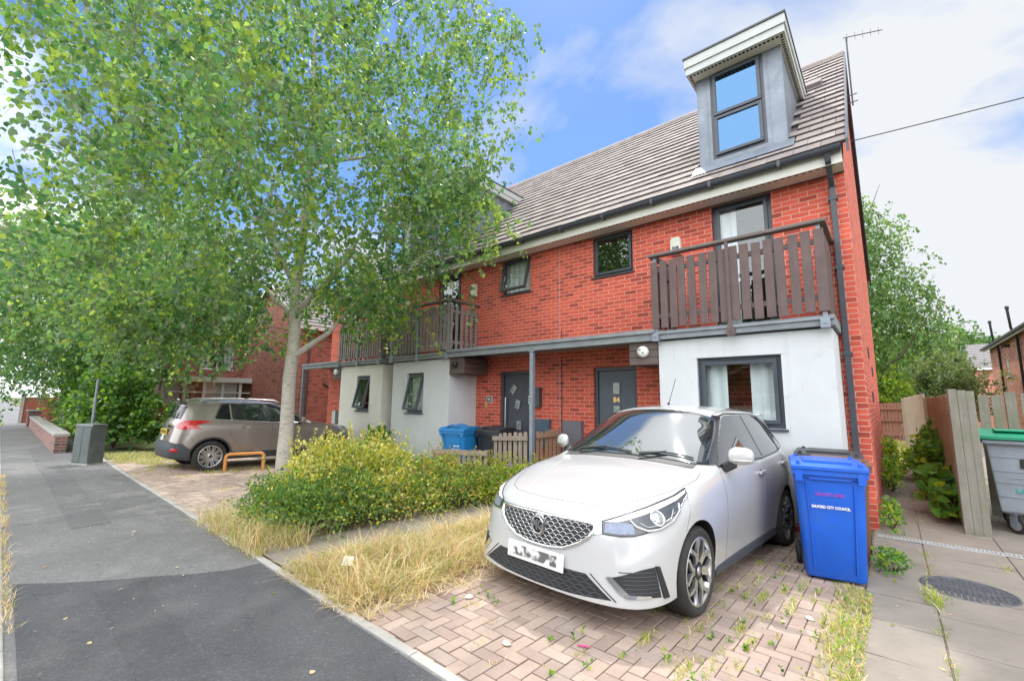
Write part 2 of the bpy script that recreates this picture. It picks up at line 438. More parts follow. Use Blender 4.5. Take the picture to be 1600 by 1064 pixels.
M['asphalt_trench'] = asphalt('trench_asphalt', (0.071, 0.071, 0.077))
M['road'] = asphalt('road_asphalt', (0.09, 0.09, 0.092))
M['kerb'] = pm('kerb_concrete', (0.42, 0.40, 0.37), 0.9, var=0.15, vs=7, bump=0.4, dirt=(0.25, 0.23, 0.2), dirt_amt=0.5)
M['soil'] = pm('dry_soil', (0.24, 0.185, 0.125), 0.95, var=0.35, vs=9, bump=0.8, bs=40, dirt=(0.13, 0.10, 0.065), dirt_amt=0.6)
M['joint'] = pm('joint_sand', (0.27, 0.205, 0.16), 0.95, var=0.3, vs=20, bump=0.6)
M['lawn'] = pm('rough_grass_ground', (0.11, 0.13, 0.045), 0.95, var=0.4, vs=3, bump=0.8, bs=30)
def slab_mat(name, col):
    g = NG(name); v = g.coords()
    c = g.mix(g.ramp(g.noise(v, 2.2, 6, 0.7), [(0.3, 0), (0.7, 1)]), [q * 0.78 for q in col], [q * 1.15 for q in col])
    c = g.mix(g.ramp(g.noise(v, 120, 3), [(0.35, 0.35), (0.7, 0)]), c, [q * 0.7 for q in col])
    c = g.mix(g.ramp(g.noise(v, 5, 9, 0.75), [(0.55, 0), (0.75, 0.55)]), c, [q * 0.55 for q in col])
    g.l(c, g.b.inputs['Base Color']); g.set(Roughness=0.9)
    g.bump(g.noise(v, 130, 5, 0.7), 0.35, 0.004)
    return g.m
M['slab'] = slab_mat('concrete_flag', (0.275, 0.238, 0.20))
PAV = [slab_mat('red_paver', c) for c in ((0.40, 0.30, 0.245), (0.345, 0.255, 0.215), (0.44, 0.335, 0.28), (0.365, 0.285, 0.245))]
PAVL = [slab_mat('buff_paver', c) for c in ((0.52, 0.40, 0.33), (0.47, 0.35, 0.29), (0.56, 0.44, 0.36), (0.48, 0.37, 0.32))]

def sheet(name, xs, ys, zf, m, kind='structure'):
    b = MB()
    vs = [(x, y, zf(x, y)) for y in ys for x in xs]; n = len(xs)
    b.add(vs, [(j*n+i, j*n+i+1, (j+1)*n+i+1, (j+1)*n+i) for j in range(len(ys)-1) for i in range(n-1)])
    o = b.build(name, m); tag(o, kind=kind); return o
sheet('ground', [-400, -60, -20, 0, 20, 60, 400], [-400, -60, -14.0, -7.6, -7.36, -5.6, -1.5, 20, 60, 400],
      lambda x, y: (-0.03 if y > -7.4 else -0.06) + (gz(y) if y > -7.4 else 0), M['lawn'])
sheet('road', [-200, -20, 20, 200], [-13.2, -7.36], lambda x, y: 0.0, M['road'])
PZ = 0.123
sheet('pavement', [-200, -20, 60], [-7.238, -5.75], lambda x, y: PZ, M['asphalt'])
# darker reinstatement over the crossover, ragged outline, tree shade put into its colour
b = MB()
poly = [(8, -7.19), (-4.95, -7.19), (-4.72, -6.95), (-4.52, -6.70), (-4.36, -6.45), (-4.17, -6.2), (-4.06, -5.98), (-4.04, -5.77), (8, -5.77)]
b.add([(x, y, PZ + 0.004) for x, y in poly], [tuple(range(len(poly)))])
tag(b.build('shaded_pavement_patch', M['asphalt_patch_shaded']), kind='structure')
b = MB()
for y0, y1, x0, x1 in ((-6.80, -6.52, -4.30, 8),):
    b.box(x0, x1, y0, y1, PZ - 0.05, PZ + 0.007)
tag(b.build('pavement_trench', M['asphalt_trench']), kind='structure')
b = MB()
b.box(-17.5, -6.6, -6.75, -6.42, PZ - 0.05, PZ + 0.004)
tag(b.build('pavement_trench', asphalt('faded_trench_asphalt', (0.155, 0.152, 0.152))), kind='structure')
b = MB()
for i in range(-34, 10):
    x = i * 0.915
    b.box(x + 0.004, x + 0.911, -7.36, -7.235, -0.05, PZ + 0.012)
tag(b.build('kerb', M['kerb'], bevel=0.012), kind='structure')
tag(MB().box(-40, 10, -13.35, -13.2, -0.05, 0.13).build('kerb', M['kerb'], bevel=0.012), kind='structure')
sheet('pavement', [-200, -20, 60], [-15.4, -13.35], lambda x, y: 0.12, M['asphalt'])
b = MB()
for i in range(-15, 3):
    x = i * 0.915 - 0.1
    b.box(x + 0.003, x + 0.912, -5.75, -5.69, 0, PZ + 0.008)
tag(b.build('edging_kerb', M['kerb'], bevel=0.008), kind='structure')

rng = random.Random(5)
def pavers(name, x0, x1, y0, y1, mats, skip=None):
    """herringbone block paving laid at 45 degrees, each block with its own tone and level"""
    bed = sheet('paving_bed', [x0, x1], [y0, (y0 + -1.5) / 2 if y0 < -1.5 else y0 + .1, max(-1.5, y0 + .2), y1], lambda x, y: gz(y) - 0.012, M['joint'])
    b = MB(); w = 0.092; L = 0.184; g_ = 0.0032; ca = math.cos(R(0)); sa = math.sin(R(0))
    cx, cy = (x0 + x1) / 2, (y0 + y1) / 2
    rad = max(x1 - x0, y1 - y0) / w * 0.75 + 6
    N = int(rad)
    for i in range(-N, N):
        for j in range(-N, N):
            k = (i - j) % 4
            if k == 0: r = (i * w, j * w, L, w)
            elif k == 3: r = (i * w, j * w, w, L)
            else: continue
            px, py, a, c = r
            # herringbone: horizontal block at (i,j),(i+1,j); vertical at (i,j),(i,j+1)
            mx, my = px + a / 2, py + c / 2
            X = cx + mx * ca - my * sa; Y = cy + mx * sa + my * ca
            if not (x0 - 0.05 < X < x1 + 0.05 and y0 - 0.05 < Y < y1 + 0.05): continue
            if skip and skip(X, Y): continue
            hx, hy = a / 2 - g_, c / 2 - g_
            z = gz(Y) + rng.uniform(-0.0025, 0.0025); tx, ty = rng.uniform(-.008, .008), rng.uniform(-.008, .008)
            vs = []
            for ins, dz in ((0.0, -0.012), (0.0, -0.003), (0.005, 0.0)):
                for (sx, sy) in ((-1, -1), (1, -1), (1, 1), (-1, 1)):
                    qx, qy = mx + sx * (hx - ins), my + sy * (hy - ins)
                    wx = min(max(cx + qx * ca - qy * sa, x0), x1); wy = min(max(cy + qx * sa + qy * ca, y0), y1)
                    vs.append((wx, wy, z + dz + (wx - X) * tx + (wy - Y) * ty - 0.03 * (wy - Y) * (Y < -1.5)))
            fs = [(8, 9, 10, 11)] + [(q + l * 4, (q + 1) % 4 + l * 4, (q + 1) % 4 + l * 4 + 4, q + l * 4 + 4) for l in (0, 1) for q in range(4)]
            b.add(vs, fs, rng.choice((0, 0, 0, 1, 1, 2, 3)))
    o = b.build(name, mats, fix=False); tag(o, kind='structure')
    return o
pavers('driveway', -2.62, -0.06, -5.69, -0.86, PAV)
pavers('driveway', -9.05, -5.2, -5.69, -2.0, PAVL)
pavers('driveway', -13.2, -9.06, -5.69, -0.87, PAVL)
sheet('flower_bed', [-9.05, -5.2], [-2.0, -1.5, -0.86], lambda x, y: gz(y) - 0.005, M['soil'])
sheet('verge', [-5.19, -2.63], [-5.69, -1.5, -0.0], lambda x, y: gz(y) - 0.010, M['soil'])
# strip of narrow flags between shrubs and straw, leading to the door
b = MB()
for k in range(7):
    y0 = -5.68 + k * 0.62; y1 = y0 + 0.612
    zz = lambda x, y: gz(y) + 0.012
    b.add([(-4.42, y0, zz(0, y0)), (-3.62, y0, zz(0, y0)), (-3.62, y1, zz(0, y1)), (-4.42, y1, zz(0, y1))], [(0, 1, 2, 3)])
tag(b.build('path', M['slab']), kind='structure')

# concrete flags of the side path
b = MB()
rows = -8
xs = [-0.05, 0.375, 1.02, 1.66, 2.3, 2.94]
for ci in range(len(xs) - 1):
    y = -5.68 - (0.2 if ci % 2 else 0.0)
    while y < 22:
        L = 0.62
        if not (ci >= 2 and y > 0.9 and False):
            if y + L > -5.69:
                y0 = max(y, -5.69); j = rng.uniform(-.003, .003)
                a0, a1 = xs[ci] + 0.006, xs[ci + 1] - 0.006
                q0, q1 = y0 + 0.005, y + L - 0.006
                tz = rng.uniform(-.004, .004)
                vs = [(a0, q0, gz(q0) + j), (a1, q0, gz(q0) + j + tz), (a1, q1, gz(q1) + j + tz), (a0, q1, gz(q1) + j)]
                vs += [(x_, y_, z_ - 0.03) for x_, y_, z_ in vs]
                if not (-0.32 < y0 < 0.4 and ci >= 2) and not (y0 < -0.32 < y + L and False):
                    b.add(vs, [(0,1,2,3),(0,4,5,1),(1,5,6,2),(2,6,7,3),(3,7,4,0)])
                else:
                    b.add(vs, [(0,1,2,3),(0,4,5,1),(1,5,6,2),(2,6,7,3),(3,7,4,0)])
        y += L
tag(b.build('path', M['slab']), kind='structure')
sheet('path_bed', [-0.06, 3.0], [-5.69, -1.5, 22], lambda x, y: gz(y) - 0.014, M['joint'])

# ---------------------------------------------------------------- terrace
W = 4.84
def wall_holes(b, x0, x1, z0, z1, y, holes, rev, mi=0, ymi=None):
    """front face at y with rectangular holes and reveals running back by rev"""
    xs = sorted({x0, x1, *[h[0] for h in holes], *[h[1] for h in holes]})
    zs = sorted({z0, z1, *[h[2] for h in holes], *[h[3] for h in holes]})
    for i in range(len(xs) - 1):
        for k in range(len(zs) - 1):
            cx, cz = (xs[i] + xs[i+1]) / 2, (zs[k] + zs[k+1]) / 2
            if any(h[0] < cx < h[1] and h[2] < cz < h[3] for h in holes): continue
            b.quad((xs[i], y, zs[k]), (xs[i+1], y, zs[k]), (xs[i+1], y, zs[k+1]), (xs[i], y, zs[k+1]), mi)
    for (a, c, e, g) in holes:
        b.quad((a, y, e), (a, y + rev, e), (a, y + rev, g), (a, y, g), mi)
        b.quad((c, y, e), (c, y, g), (c, y + rev, g), (c, y + rev, e), mi)
        b.quad((a, y, g), (a, y + rev, g), (c, y + rev, g), (c, y, g), mi)
        b.quad((a, y, e), (c, y, e), (c, y + rev, e), (a, y + rev, e), mi)

def frame_mb(x0, x1, z0, z1, y0, y1, w):
    b = MB()
    b.box(x0, x1, y0, y1, z0, z0 + w); b.box(x0, x1, y0, y1, z1 - w, z1)
    b.box(x0, x0 + w, y0, y1, z0 + w, z1 - w); b.box(x1 - w, x1, y0, y1, z0 + w, z1 - w)
    return b

def window(par, x0, x1, z0, z1, y, tilt=0, sill=True, curtain=None, transom=None, trick=True, glass='glass', w=0.055, grille=False, off=(0,0,0)):
    """window in a wall face at y; par carries a location offset 'off'"""
    yy = y + 0.06
    b = frame_mb(x0, x1, z0, z1, yy, yy + 0.07, w)
    if trick: b.box(x0 + (x1-x0)*.3, x0 + (x1-x0)*.7, yy - 0.012, yy, z1 - 0.045, z1 - 0.015)
    if sill: b.box(x0 - 0.03, x1 + 0.03, y - 0.035, yy + 0.02, z0 - 0.03, z0 - 0.001)
    if transom: b.box(x0 + w, x1 - w, yy + 0.001, yy + 0.069, transom - 0.025, transom + 0.025)
    fr = b.build('window', M['frame'], par, bevel=0.004)
    spans = [(z0 + w, z1 - w)] if not transom else [(z0 + w, transom - 0.025), (transom + 0.025, z1 - w)]
    for si, (a, c) in enumerate(spans):
        sx0, sx1 = x0 + w - 0.012, x1 - w + 0.012
        opens = tilt if (not transom or si == 1) else 0
        sw = 0.05
        s = frame_mb(sx0, sx1, a - 0.012, c + 0.012, -0.028, 0.030, sw)
        s.v = [(p[0], p[1], p[2] - c) for p in s.v]
        so_ = s.build('sash', M['frame'], fr, bevel=0.004)
        so_.location = (0, yy - 0.012, c); so_.rotation_euler = (-opens, 0, 0)
        p = MB().box(sx0 + sw, sx1 - sw, -0.004, 0.004, a - c - 0.012 + sw, 0.012 - sw)
        po = p.build('pane', M[glass], fr)
        po.location = (0, yy - 0.012, c); po.rotation_euler = (-opens, 0, 0)
        if opens:
            st = MB()
            h = (c - a) * math.cos(opens); o_ = (c - a) * math.sin(opens)
            for sx in (sx0 + 0.02, sx1 - 0.02):
                st.bar((sx, yy + 0.02, a + 0.12), (sx, yy - o_ * 0.8, c - h * 0.84), 0.02, 0.006)
            st.build('stay', M['white'], fr)
    if curtain:
        q = MB(); n = 26
        for (ca, cb) in curtain:
            q0 = x0 + (x1 - x0) * ca; q1 = x0 + (x1 - x0) * cb
            vs = []
            for i in range(n + 1):
                t = i / n; yv = yy + 0.115 + 0.02 * math.sin(t * 34 * (cb - ca) + ca * 9) + 0.008 * math.sin(t * 71)
                vs += [(q0 + (q1 - q0) * t, yv, z0 + 0.03), (q0 + (q1 - q0) * t, yv, z1 - 0.03)]
            q.add(vs, [(2*i, 2*i+2, 2*i+3, 2*i+1) for i in range(n)], 0, True)
        q.build('curtain', M['curtain'] if not grille else M['blind'], fr, fix=False)
    if grille:
        q = MB(); n = 9; yv = yy + 0.115
        for i in range(n):
            x = x0 + (x1 - x0) * (i + .5) / n
            q.bar((x - 0.012, yv, z0 + .04), (x - 0.012, yv, z1 - .04), 0.012, 0.012)
            q.bar((x + 0.012, yv, z0 + .04), (x + 0.012, yv, z1 - .04), 0.012, 0.012)
        dxp = (x1 - x0) / n
        for zc in (z0 + (z1 - z0) * .2, z0 + (z1 - z0) * .5, z0 + (z1 - z0) * .8):
            for i in range(n - 1):
                x = x0 + (x1 - x0) * (i + .5) / n
                q.bar((x, yv - .01, zc - .07), (x + dxp, yv - .01, zc + .07), 0.01, 0.006)
                q.bar((x, yv - .01, zc + .07), (x + dxp, yv - .01, zc - .07), 0.01, 0.006)
        q.build('security_grille', M['white'], fr)
    return fr

TILE = [pm('roof_tile', c, 0.85, var=0.16, vs=3, bump=0.4, bs=70, dirt=(0.16, 0.14, 0.13), dirt_amt=0.45, ds=1.2)
        for c in ((0.305, 0.258, 0.24), (0.265, 0.225, 0.212), (0.335, 0.285, 0.265), (0.235, 0.20, 0.19))]
M['tile_shadow'] = pm('tile_edge_shade', (0.10, 0.085, 0.085), 0.9)  # shadow line under each tile course put into the edge colour; underlay too
EZ, EY, RY, RZ = 5.03, -0.40, 4.0, 9.27
SL = math.atan2(RZ - EZ, RY - EY)
def roof_z(y): return EZ + (y - EY) * math.tan(SL)
def tiles(x0, x1, hole=None, seed=1):
    rg = random.Random(seed); b = MB()
    Ls = math.hypot(RY - EY, RZ - EZ); n = 20; g = Ls / n
    cs, sn = math.cos(SL), math.sin(SL)
    def P(x, s, h): return (x, EY + s * cs - h * sn, EZ + s * sn + h * cs)
    tw = 0.33
    for j in range(n):
        off = (j % 2) * tw / 2; s0 = j * g; s1 = s0 + g + 0.06
        x = x0 - (tw - off if off else 0)
        while x < x1 - 0.001:
            a, c = max(x, x0) + 0.003, min(x + tw, x1) - 0.003; x += tw
            if c - a < 0.02: continue
            if hole:
                yc = EY + (s0 + g / 2) * cs
                if hole[0] < (a + c) / 2 < hole[1] and hole[2] < yc < hole[3]: continue
            u = rg.uniform(-0.004, 0.004); th = 0.046 + u; lt = rg.uniform(-.004, .004)
            vs = [P(a, s0 + lt, th), P(c, s0 + lt, th), P(c, s1, 0.012), P(a, s1, 0.012), P(a, s0 + lt, th - 0.034), P(c, s0 + lt, th - 0.034), P(c, s1, 0.0), P(a, s1, 0.0)]
            mi = rg.choice((0, 0, 0, 1, 1, 2, 3))
            b.add(vs, [(0, 1, 2, 3), (1, 5, 6, 2), (0, 3, 7, 4)], mi)
            b.add([vs[0], vs[1], vs[5], vs[4]], [(0, 1, 2, 3)], 4)
    # underlay and rear slope
    b.quad(P(x0, 0, 0), P(x1, 0, 0), P(x1, Ls, 0), P(x0, Ls, 0), 4)
    b.quad((x0, RY, RZ), (x1, RY, RZ), (x1, 2 * RY - EY, EZ), (x0, 2 * RY - EY, EZ), 1)
    # ridge tiles
    x = x0
    while x < x1 - 0.01:
        e = min(x + 0.45, x1)
        b.tube([(x + 0.004, RY, RZ - 0.03), (e - 0.004, RY, RZ - 0.03)], 0.115, 10, 1)
        x = e
    return b

def house(name, label, hx, ox, style):
    """one house of the terrace; hx turns the end house's x into this house's x"""
    H = empty(name, (hx(-W / 2), 0, 0), 0, label, 'house', 'houses of the brick terrace')
    loc = -H.location
    def B(b, n, m, bevel=0, par=None, fix=True):
        o = b.build(n, m, par if par is not None else H, bevel, fix)
        if par is None: o.location = loc
        return o
    def X(a, c): return tuple(sorted((hx(a), hx(c))))
    x0, x1 = X(-W, 0)
    # --- main wall
    door = (*X(-4.07, -3.19), 0.0, 2.20); win = (*X(-4.05, -3.20), 3.97, 4.80); bd = (*X(-1.79, -0.92), 2.66, 4.80)
    b = MB()
    wall_holes(b, x0, x1, -0.3, EZ - 0.02, 0.0, [door, win, bd], 0.16)
    if style['end'] == 'right':
        xg = x1
    elif style['end'] == 'left':
        xg = x0
    else: xg = None
    for xe in (x0, x1):
        d = 8.0
        b.add([(xe, 0, -0.3), (xe, d, -0.3), (xe, d, EZ - .02), (xe, RY, RZ - 0.06), (xe, 0, EZ - .02)], [(0, 1, 2, 3, 4)])
    b.quad((x0, 8, -.3), (x1, 8, -.3), (x1, 8, EZ), (x0, 8, EZ))
    B(b, 'wall', M['brick'], fix=False)
    # dark rooms behind the glass
    b = MB(); b.quad((x0 + .02, 1.6, 0), (x1 - .02, 1.6, 0), (x1 - .02, 1.6, EZ), (x0 + .02, 1.6, EZ))
    b.quad((x0 + .02, .2, 2.55), (x1 - .02, .2, 2.55), (x1 - .02, 1.6, 2.55), (x0 + .02, 1.6, 2.55))
    B(b, 'room_wall', M['room'], fix=False)
    # --- rendered bay
    bx0, bx1 = X(-2.42, -0.24); BY = -0.86; BT = 2.48
    gw = (*X(-1.86, -0.80), 1.23, 2.19) if style['end'] == 'right' else (*X(-1.50, -0.86 + .02), 1.23, 2.19)
    b = MB(); wall_holes(b, bx0, bx1, -0.2, BT, BY, [gw], 0.09)
    for xe in (bx0, bx1): b.quad((xe, BY, -.2), (xe, 0.02, -.2), (xe, 0.02, BT), (xe, BY, BT))
    b.quad((bx0, BY, BT), (bx1, BY, BT), (bx1, 0, BT), (bx0, 0, BT))
    # lintel bell-cast bead above the window
    b.box(gw[0] - 0.07, gw[1] + 0.07, BY - 0.006, BY - 0.001, gw[3] + 0.004, gw[3] + 0.016)
    B(b, 'rendered_bay', M[style['render']], fix=False)
    b = MB(); b.box(bx0 - .004, bx1 + .004, BY - .012, -.002, -.2, 0.10)
    B(b, 'brick_plinth', M['brick'])
    # --- canopy and balcony deck
    cx0, cx1 = X(-2.43, -W)
    b = MB(); b.box(cx0, cx1, -0.93, -0.01, 2.585, 2.645); B(b, 'canopy_roof', M['felt'])
    b = MB(); b.box(cx0, cx1, -0.95, -0.87, 2.49, 2.60); b.box(cx0, cx1, -0.985, -0.935, 2.60, 2.66)
    b.box(cx0, cx1, -0.86, -0.02, 2.56, 2.58)
    B(b, 'canopy_beam', M['beam'], 0.006)
    dx0, dx1 = X(-2.43, -0.20)
    b = MB(); b.box(dx0, dx1, -0.95, -0.87, 2.50, 2.60); b.box(dx0, dx1, -0.975, -0.93, 2.575, 2.61)
    b.box(dx0, dx1, -0.92, -0.01, 2.602, 2.64)
    for xe in (dx0, dx1 - .05): b.box(xe, xe + .05, -0.87, -0.01, 2.50, 2.60)
    B(b, 'balcony_deck', M['beam'], 0.006)
    # --- balcony
    sl = M[style['slat']]
    bal = MB(); hr0, hr1 = X(-2.50, -0.20)
    bal.box(hr0, hr1, -1.005, -0.875, 3.80, 3.845)
    for xe in (hr0, hr1 - .11): bal.box(xe, xe + .11, -0.875, -0.005, 3.80, 3.845)
    balo = B(bal, 'balcony', M['handrail'], 0.008); balo.name = 'balcony'
    rg = random.Random(int(abs(ox) * 10) + 3)
    n = style['nslat']; f0, f1 = X(-2.46, -0.24); sw = style['sw']
    for i in range(n):
        xc = f0 + sw / 2 + (f1 - f0 - sw) * i / (n - 1)
        q = MB(); a = rg.uniform(-.004, .004); t = rg.uniform(-.01, .01)
        q.x = Matrix.Translation((xc, -0.955, 0)) @ Matrix.Rotation(a, 4, 'Y')
        q.box(-sw / 2, sw / 2, -0.011, 0.011, 2.67 + t, 3.72 + t)
        q.build('slat', sl, balo, 0.003)
    for xe in (f0 + .01, f1 - .01):
        for i in range(style['nside']):
            yc = -0.87 + (0.78) * i / (style['nside'] - 1)
            q = MB(); q.x = Matrix.Translation((xe, yc, 0)); t = rg.uniform(-.01, .01)
            q.box(-0.011, 0.011, -sw / 2, sw / 2, 2.69 + t, 3.72 + t)
            q.build('slat', sl, balo, 0.003)
    q = MB()
    for z in (2.86, 3.58):
        q.box(f0 + .02, f1 - .02, -0.943, -0.905, z - .035, z + .035)
        for xe in (f0 + .022, f1 - .06): q.box(xe, xe + .038, -0.90, -0.01, z - .034, z + .034)
    q.build('rail', sl, balo, 0.003)
    for xe in (f0 + .05, (f0 + f1) / 2, f1 - .05):
        q = MB(); q.box(xe - .022, xe + .022, -1.0 if xe == (f0 + f1) / 2 else -.99, -0.967, 2.50, 3.80 if xe != (f0+f1)/2 else 3.80)
        if xe != (f0 + f1) / 2:
            q = MB(); q.box(xe - .025, xe + .025, -0.94, -0.89, 2.50, 3.80)
        q.box(xe - .05, xe + .05, -1.005, -0.951, 2.47, 2.585)
        q.tube([(xe, -1.005, 2.53), (xe, -1.02, 2.53)], 0.012, 8)
        q.build('post', M['galv'] if xe != (f0 + f1) / 2 else (sl if style['end'] == 'right' else M['galv']), balo, 0.004)
    # --- openings
    def win_(*a, **k):
        o = window(H, *a, **k); o.location = loc; return o
    s = style
    win_(win[0], win[1], win[2], win[3], 0.0, tilt=s['tilt1'], curtain=s['cur1'])
    win_(bd[0], bd[1], bd[2], bd[3], 0.0, sill=False, curtain=s['curb'], w=0.075)
    win_(gw[0], gw[1], gw[2], gw[3], BY, tilt=s['tilt0'], curtain=s['cur0'], grille=s['grille'], w=0.07)
    # --- front door
    a, c = door[0], door[1]
    b = MB(); b.box(a, a + .065, 0.05, 0.13, 0, 2.2); b.box(c - .065, c, 0.05, 0.13, 0, 2.2); b.box(a + .065, c - .065, 0.05, 0.13, 2.135, 2.2)
    b.box(a + .065, c - .065, 0.05, .13, 0, .04)
    dr = MB(); dr.box(a + .068, c - .068, 0.085, 0.125, 0.042, 2.132)
    dk = M[s['door']]
    do = B(dr, 'front_door', dk, 0.004)
    fo = b.build('frame', M['frame'], do, 0.004)
    xc = (a + c) / 2
    if s['panes'] == 'tumbling':
        for i, (ddx, z, rot) in enumerate(((-0.10, 1.80, R(38)), (0.02, 1.47, R(14)), (0.06, 1.02, 0), (0.0, 0.52, R(-38)))):
            q = MB(); q.x = Matrix.Translation((xc + ddx, 0.08, z)) @ Matrix.Rotation(rot, 4, 'Y')
            q.box(-.085, .085, -.006, .006, -.115, .115, 0)
            q.box(-.062, .062, -.011, -.006, -.092, .092, 1)
            q.bar((-.05, -.012, -.05), (.05, -.012, .06), .012, .004, 2); q.bar((.0, -.012, -.08), (-.02, -.012, .03), .012, .004, 2)
            q.build('door_light', [M['door_dark'], M['frost'], M['black']], do)
        q = MB(); q.tube([(a + .14, 0.03, 0.70), (a + .14, 0.03, 1.62)], 0.016, 10)
        for z in (.8, 1.5): q.tube([(a + .14, 0.03, z), (a + .14, 0.09, z)], 0.010, 8)
        q.build('handle', M['steel'], do)
    else:
        for z in (1.80, 1.38, 0.85):
            q = MB(); q.box(xc - .09, xc + .09, .075, .085, z - .13, z + .13, 0); q.box(xc - .062, xc + .062, .069, .075, z - .10, z + .10, 1)
            q.build('door_light', [M['door_grey'], M['frost']], do)
        q = MB(); q.box(c - .115, c - .075, .06, .085, 1.16, 1.28); q.bar((c - .10, .045, 1.2), (c - .20, .045, 1.2), .016, .02)
        q.build('handle', M['white'], do)
        if s['num']:
            text('door_number', s['num'], 0.135, M['brass'], do, (xc + .0, .074, 1.585), extrude=0.004, bold=0.004)
    # --- eaves
    b = MB(); b.box(x0, x1, -0.345, -0.325, 4.80, 5.00); b.box(x0, x1, -0.325, -0.002, 4.80, 4.815); B(b, 'fascia', M['fascia'])
    b = MB(); x = x0 + .03
    while x < x1 - .06: b.box(x, x + .05, -0.318, -0.296, 4.796, 4.7995); x += .085
    b.box(x0, x1, -0.030, -.012, 4.792, 4.7995)
    B(b, 'soffit_vent', M['vent'])
    prof = [(-math.cos(t) * .065, -math.sin(t) * .07) for t in [math.pi * k / 10 for k in range(11)]]
    b = MB()
    vs = [(xx, -0.415 + p, 5.01 + q) for xx in (x0, x1) for p, q in prof]; n_ = len(prof)
    b.add(vs, [(i, i+1, n_+i+1, n_+i) for i in range(n_-1)], 0, True)
    if s['end'] == 'right': b.add(vs[n_:], [tuple(range(n_))])
    x = x0 + .3
    while x < x1:
        b.box(x, x + .04, -0.487, -0.346, 4.934, 5.02); x += .95
    B(b, 'gutter', M['gutter'], fix=False)
    # --- roof
    hd = X(-1.94, -0.655)
    rx0, rx1 = (x0, x1 + .07) if s['end'] == 'right' else ((x0 - .07, x1) if s['end'] == 'left' else (x0, x1))
    B(tiles(rx0, rx1, (hd[0] + .02, hd[1] - .02, 0.12, 2.1), int(abs(ox)) + 2), 'roof', TILE + [M['tile_shadow']], fix=False)
    if xg is not None:
        sgn = 1 if s['end'] == 'right' else -1
        b = MB(); xa, xb = sorted((xg + sgn * .055, xg + sgn * .085))
        for yA, yB in ((EY - .02, RY), (2 * RY - EY, RY)):
            zA, zB = EZ, RZ
            b.add([(xa, yA, zA - .14), (xb, yA, zA - .14), (xb, yB, zB - .12), (xa, yB, zB - .12), (xa, yA, zA + .055), (xb, yA, zA + .055), (xb, yB, zB + .055), (xa, yB, zB + .055)],
                  [(0,3,2,1),(4,5,6,7),(0,1,5,4),(1,2,6,5),(2,3,7,6),(3,0,4,7)])
        B(b, 'verge', M['gutter'])
    # --- dormer
    fy = 0.10; zb = roof_z(fy) + .01; zt = 7.40
    d0, d1 = hd
    dw = (*X(-1.73, -0.91), 5.66, 7.24)
    b = MB(); wall_holes(b, d0, d1, zb, zt, fy, [dw], 0.06)
    yb = EY + (zt - EZ) / math.tan(SL)
    for xe in (d0, d1): b.add([(xe, fy, zb), (xe, yb + .1, zt), (xe, fy, zt)], [(0, 1, 2)])
    # standing seams of the lead cheeks
    for xe, sg in ((d0, -1), (d1, 1)):
        b.box(xe - .012 * (sg < 0) , xe + .012 * (sg > 0), fy - .004, fy + .05, zb, zt)
    for xs_ in (dw[0] - .06, dw[1] + .06):
        b.box(xs_ - .006, xs_ + .006, fy - .008, fy - .001, zb + .02, zt)
    # lead apron flashing over the tiles below and beside the face
    cs, sn = math.cos(SL), math.sin(SL)
    b.add([(d0 - .10, fy - .22, roof_z(fy - .22) + .075), (d1 + .10, fy - .22, roof_z(fy - .22) + .075), (d1 + .10, fy, roof_z(fy) + .09), (d0 - .10, fy, roof_z(fy) + .09)], [(0, 1, 2, 3)])
    dm = B(b, 'dormer', M['lead'], fix=False)
    f0_, f1_ = d0 - .105, d1 + .105; fy0 = -0.16
    b = MB()
    b.box(f0_, f1_, fy0, yb + .45, 7.24, 7.37)
    b.box(f0_ - .02, f1_ + .02, fy0 - .025, yb + .55, 7.37, 7.53)
    b.build('dormer_roof', M['fascia_grey'], dm, 0.004)
    b = MB(); b.box(f0_ - .035, f1_ + .035, fy0 - .045, yb + .72, 7.53, 7.56); b.build('roof_edge_trim', M['gutter'], dm)
    b = MB()
    b.box(f0_ + .02, f1_ - .02, fy0 + .0285, yb, 7.236, 7.2395, 1)
    x = f0_ + .05
    while x < f1_ - .05: b.box(x, x + .035, fy0 + .045, fy0 + .085, 7.231, 7.2355, 0); x += .06
    for xe in (f0_ + .035, f1_ - .075):
        y = fy0 + .1
        while y < yb: b.box(xe, xe + .04, y, y + .03, 7.231, 7.2355, 0); y += .06
    b.build('soffit_vent', [M['vent'], M['fascia']], dm)
    wo = window(H, dw[0], dw[1], dw[2], dw[3], fy - .06, transom=6.42, sill=False, glass='glass_sky', w=0.06); wo.location = loc
    b = MB(); b.quad((d0 + .02, 1.2, zb), (d1 - .02, 1.2, zb), (d1 - .02, 1.2, zt), (d0 + .02, 1.2, zt)); b.build('room_wall', M['room'], dm, fix=False)
    # --- timber box under the canopy beside the bay
    t0, t1 = X(-2.43, -2.90)
    b = MB()
    for k in range(3): b.box(t0, t1, -0.875, -0.845, 2.13 + k * .118, 2.13 + k * .118 + .112, 1); b.box(t0 + .004, t1 - .004, -0.845, -0.12, 2.132 + k * .118, 2.13 + k * .118 + .112, 0)
    B(b, 'canopy_box', [M['dark_wood'], M['dark_wood_x']], 0.004)
    xl = hx(-2.66)
    b = MB()
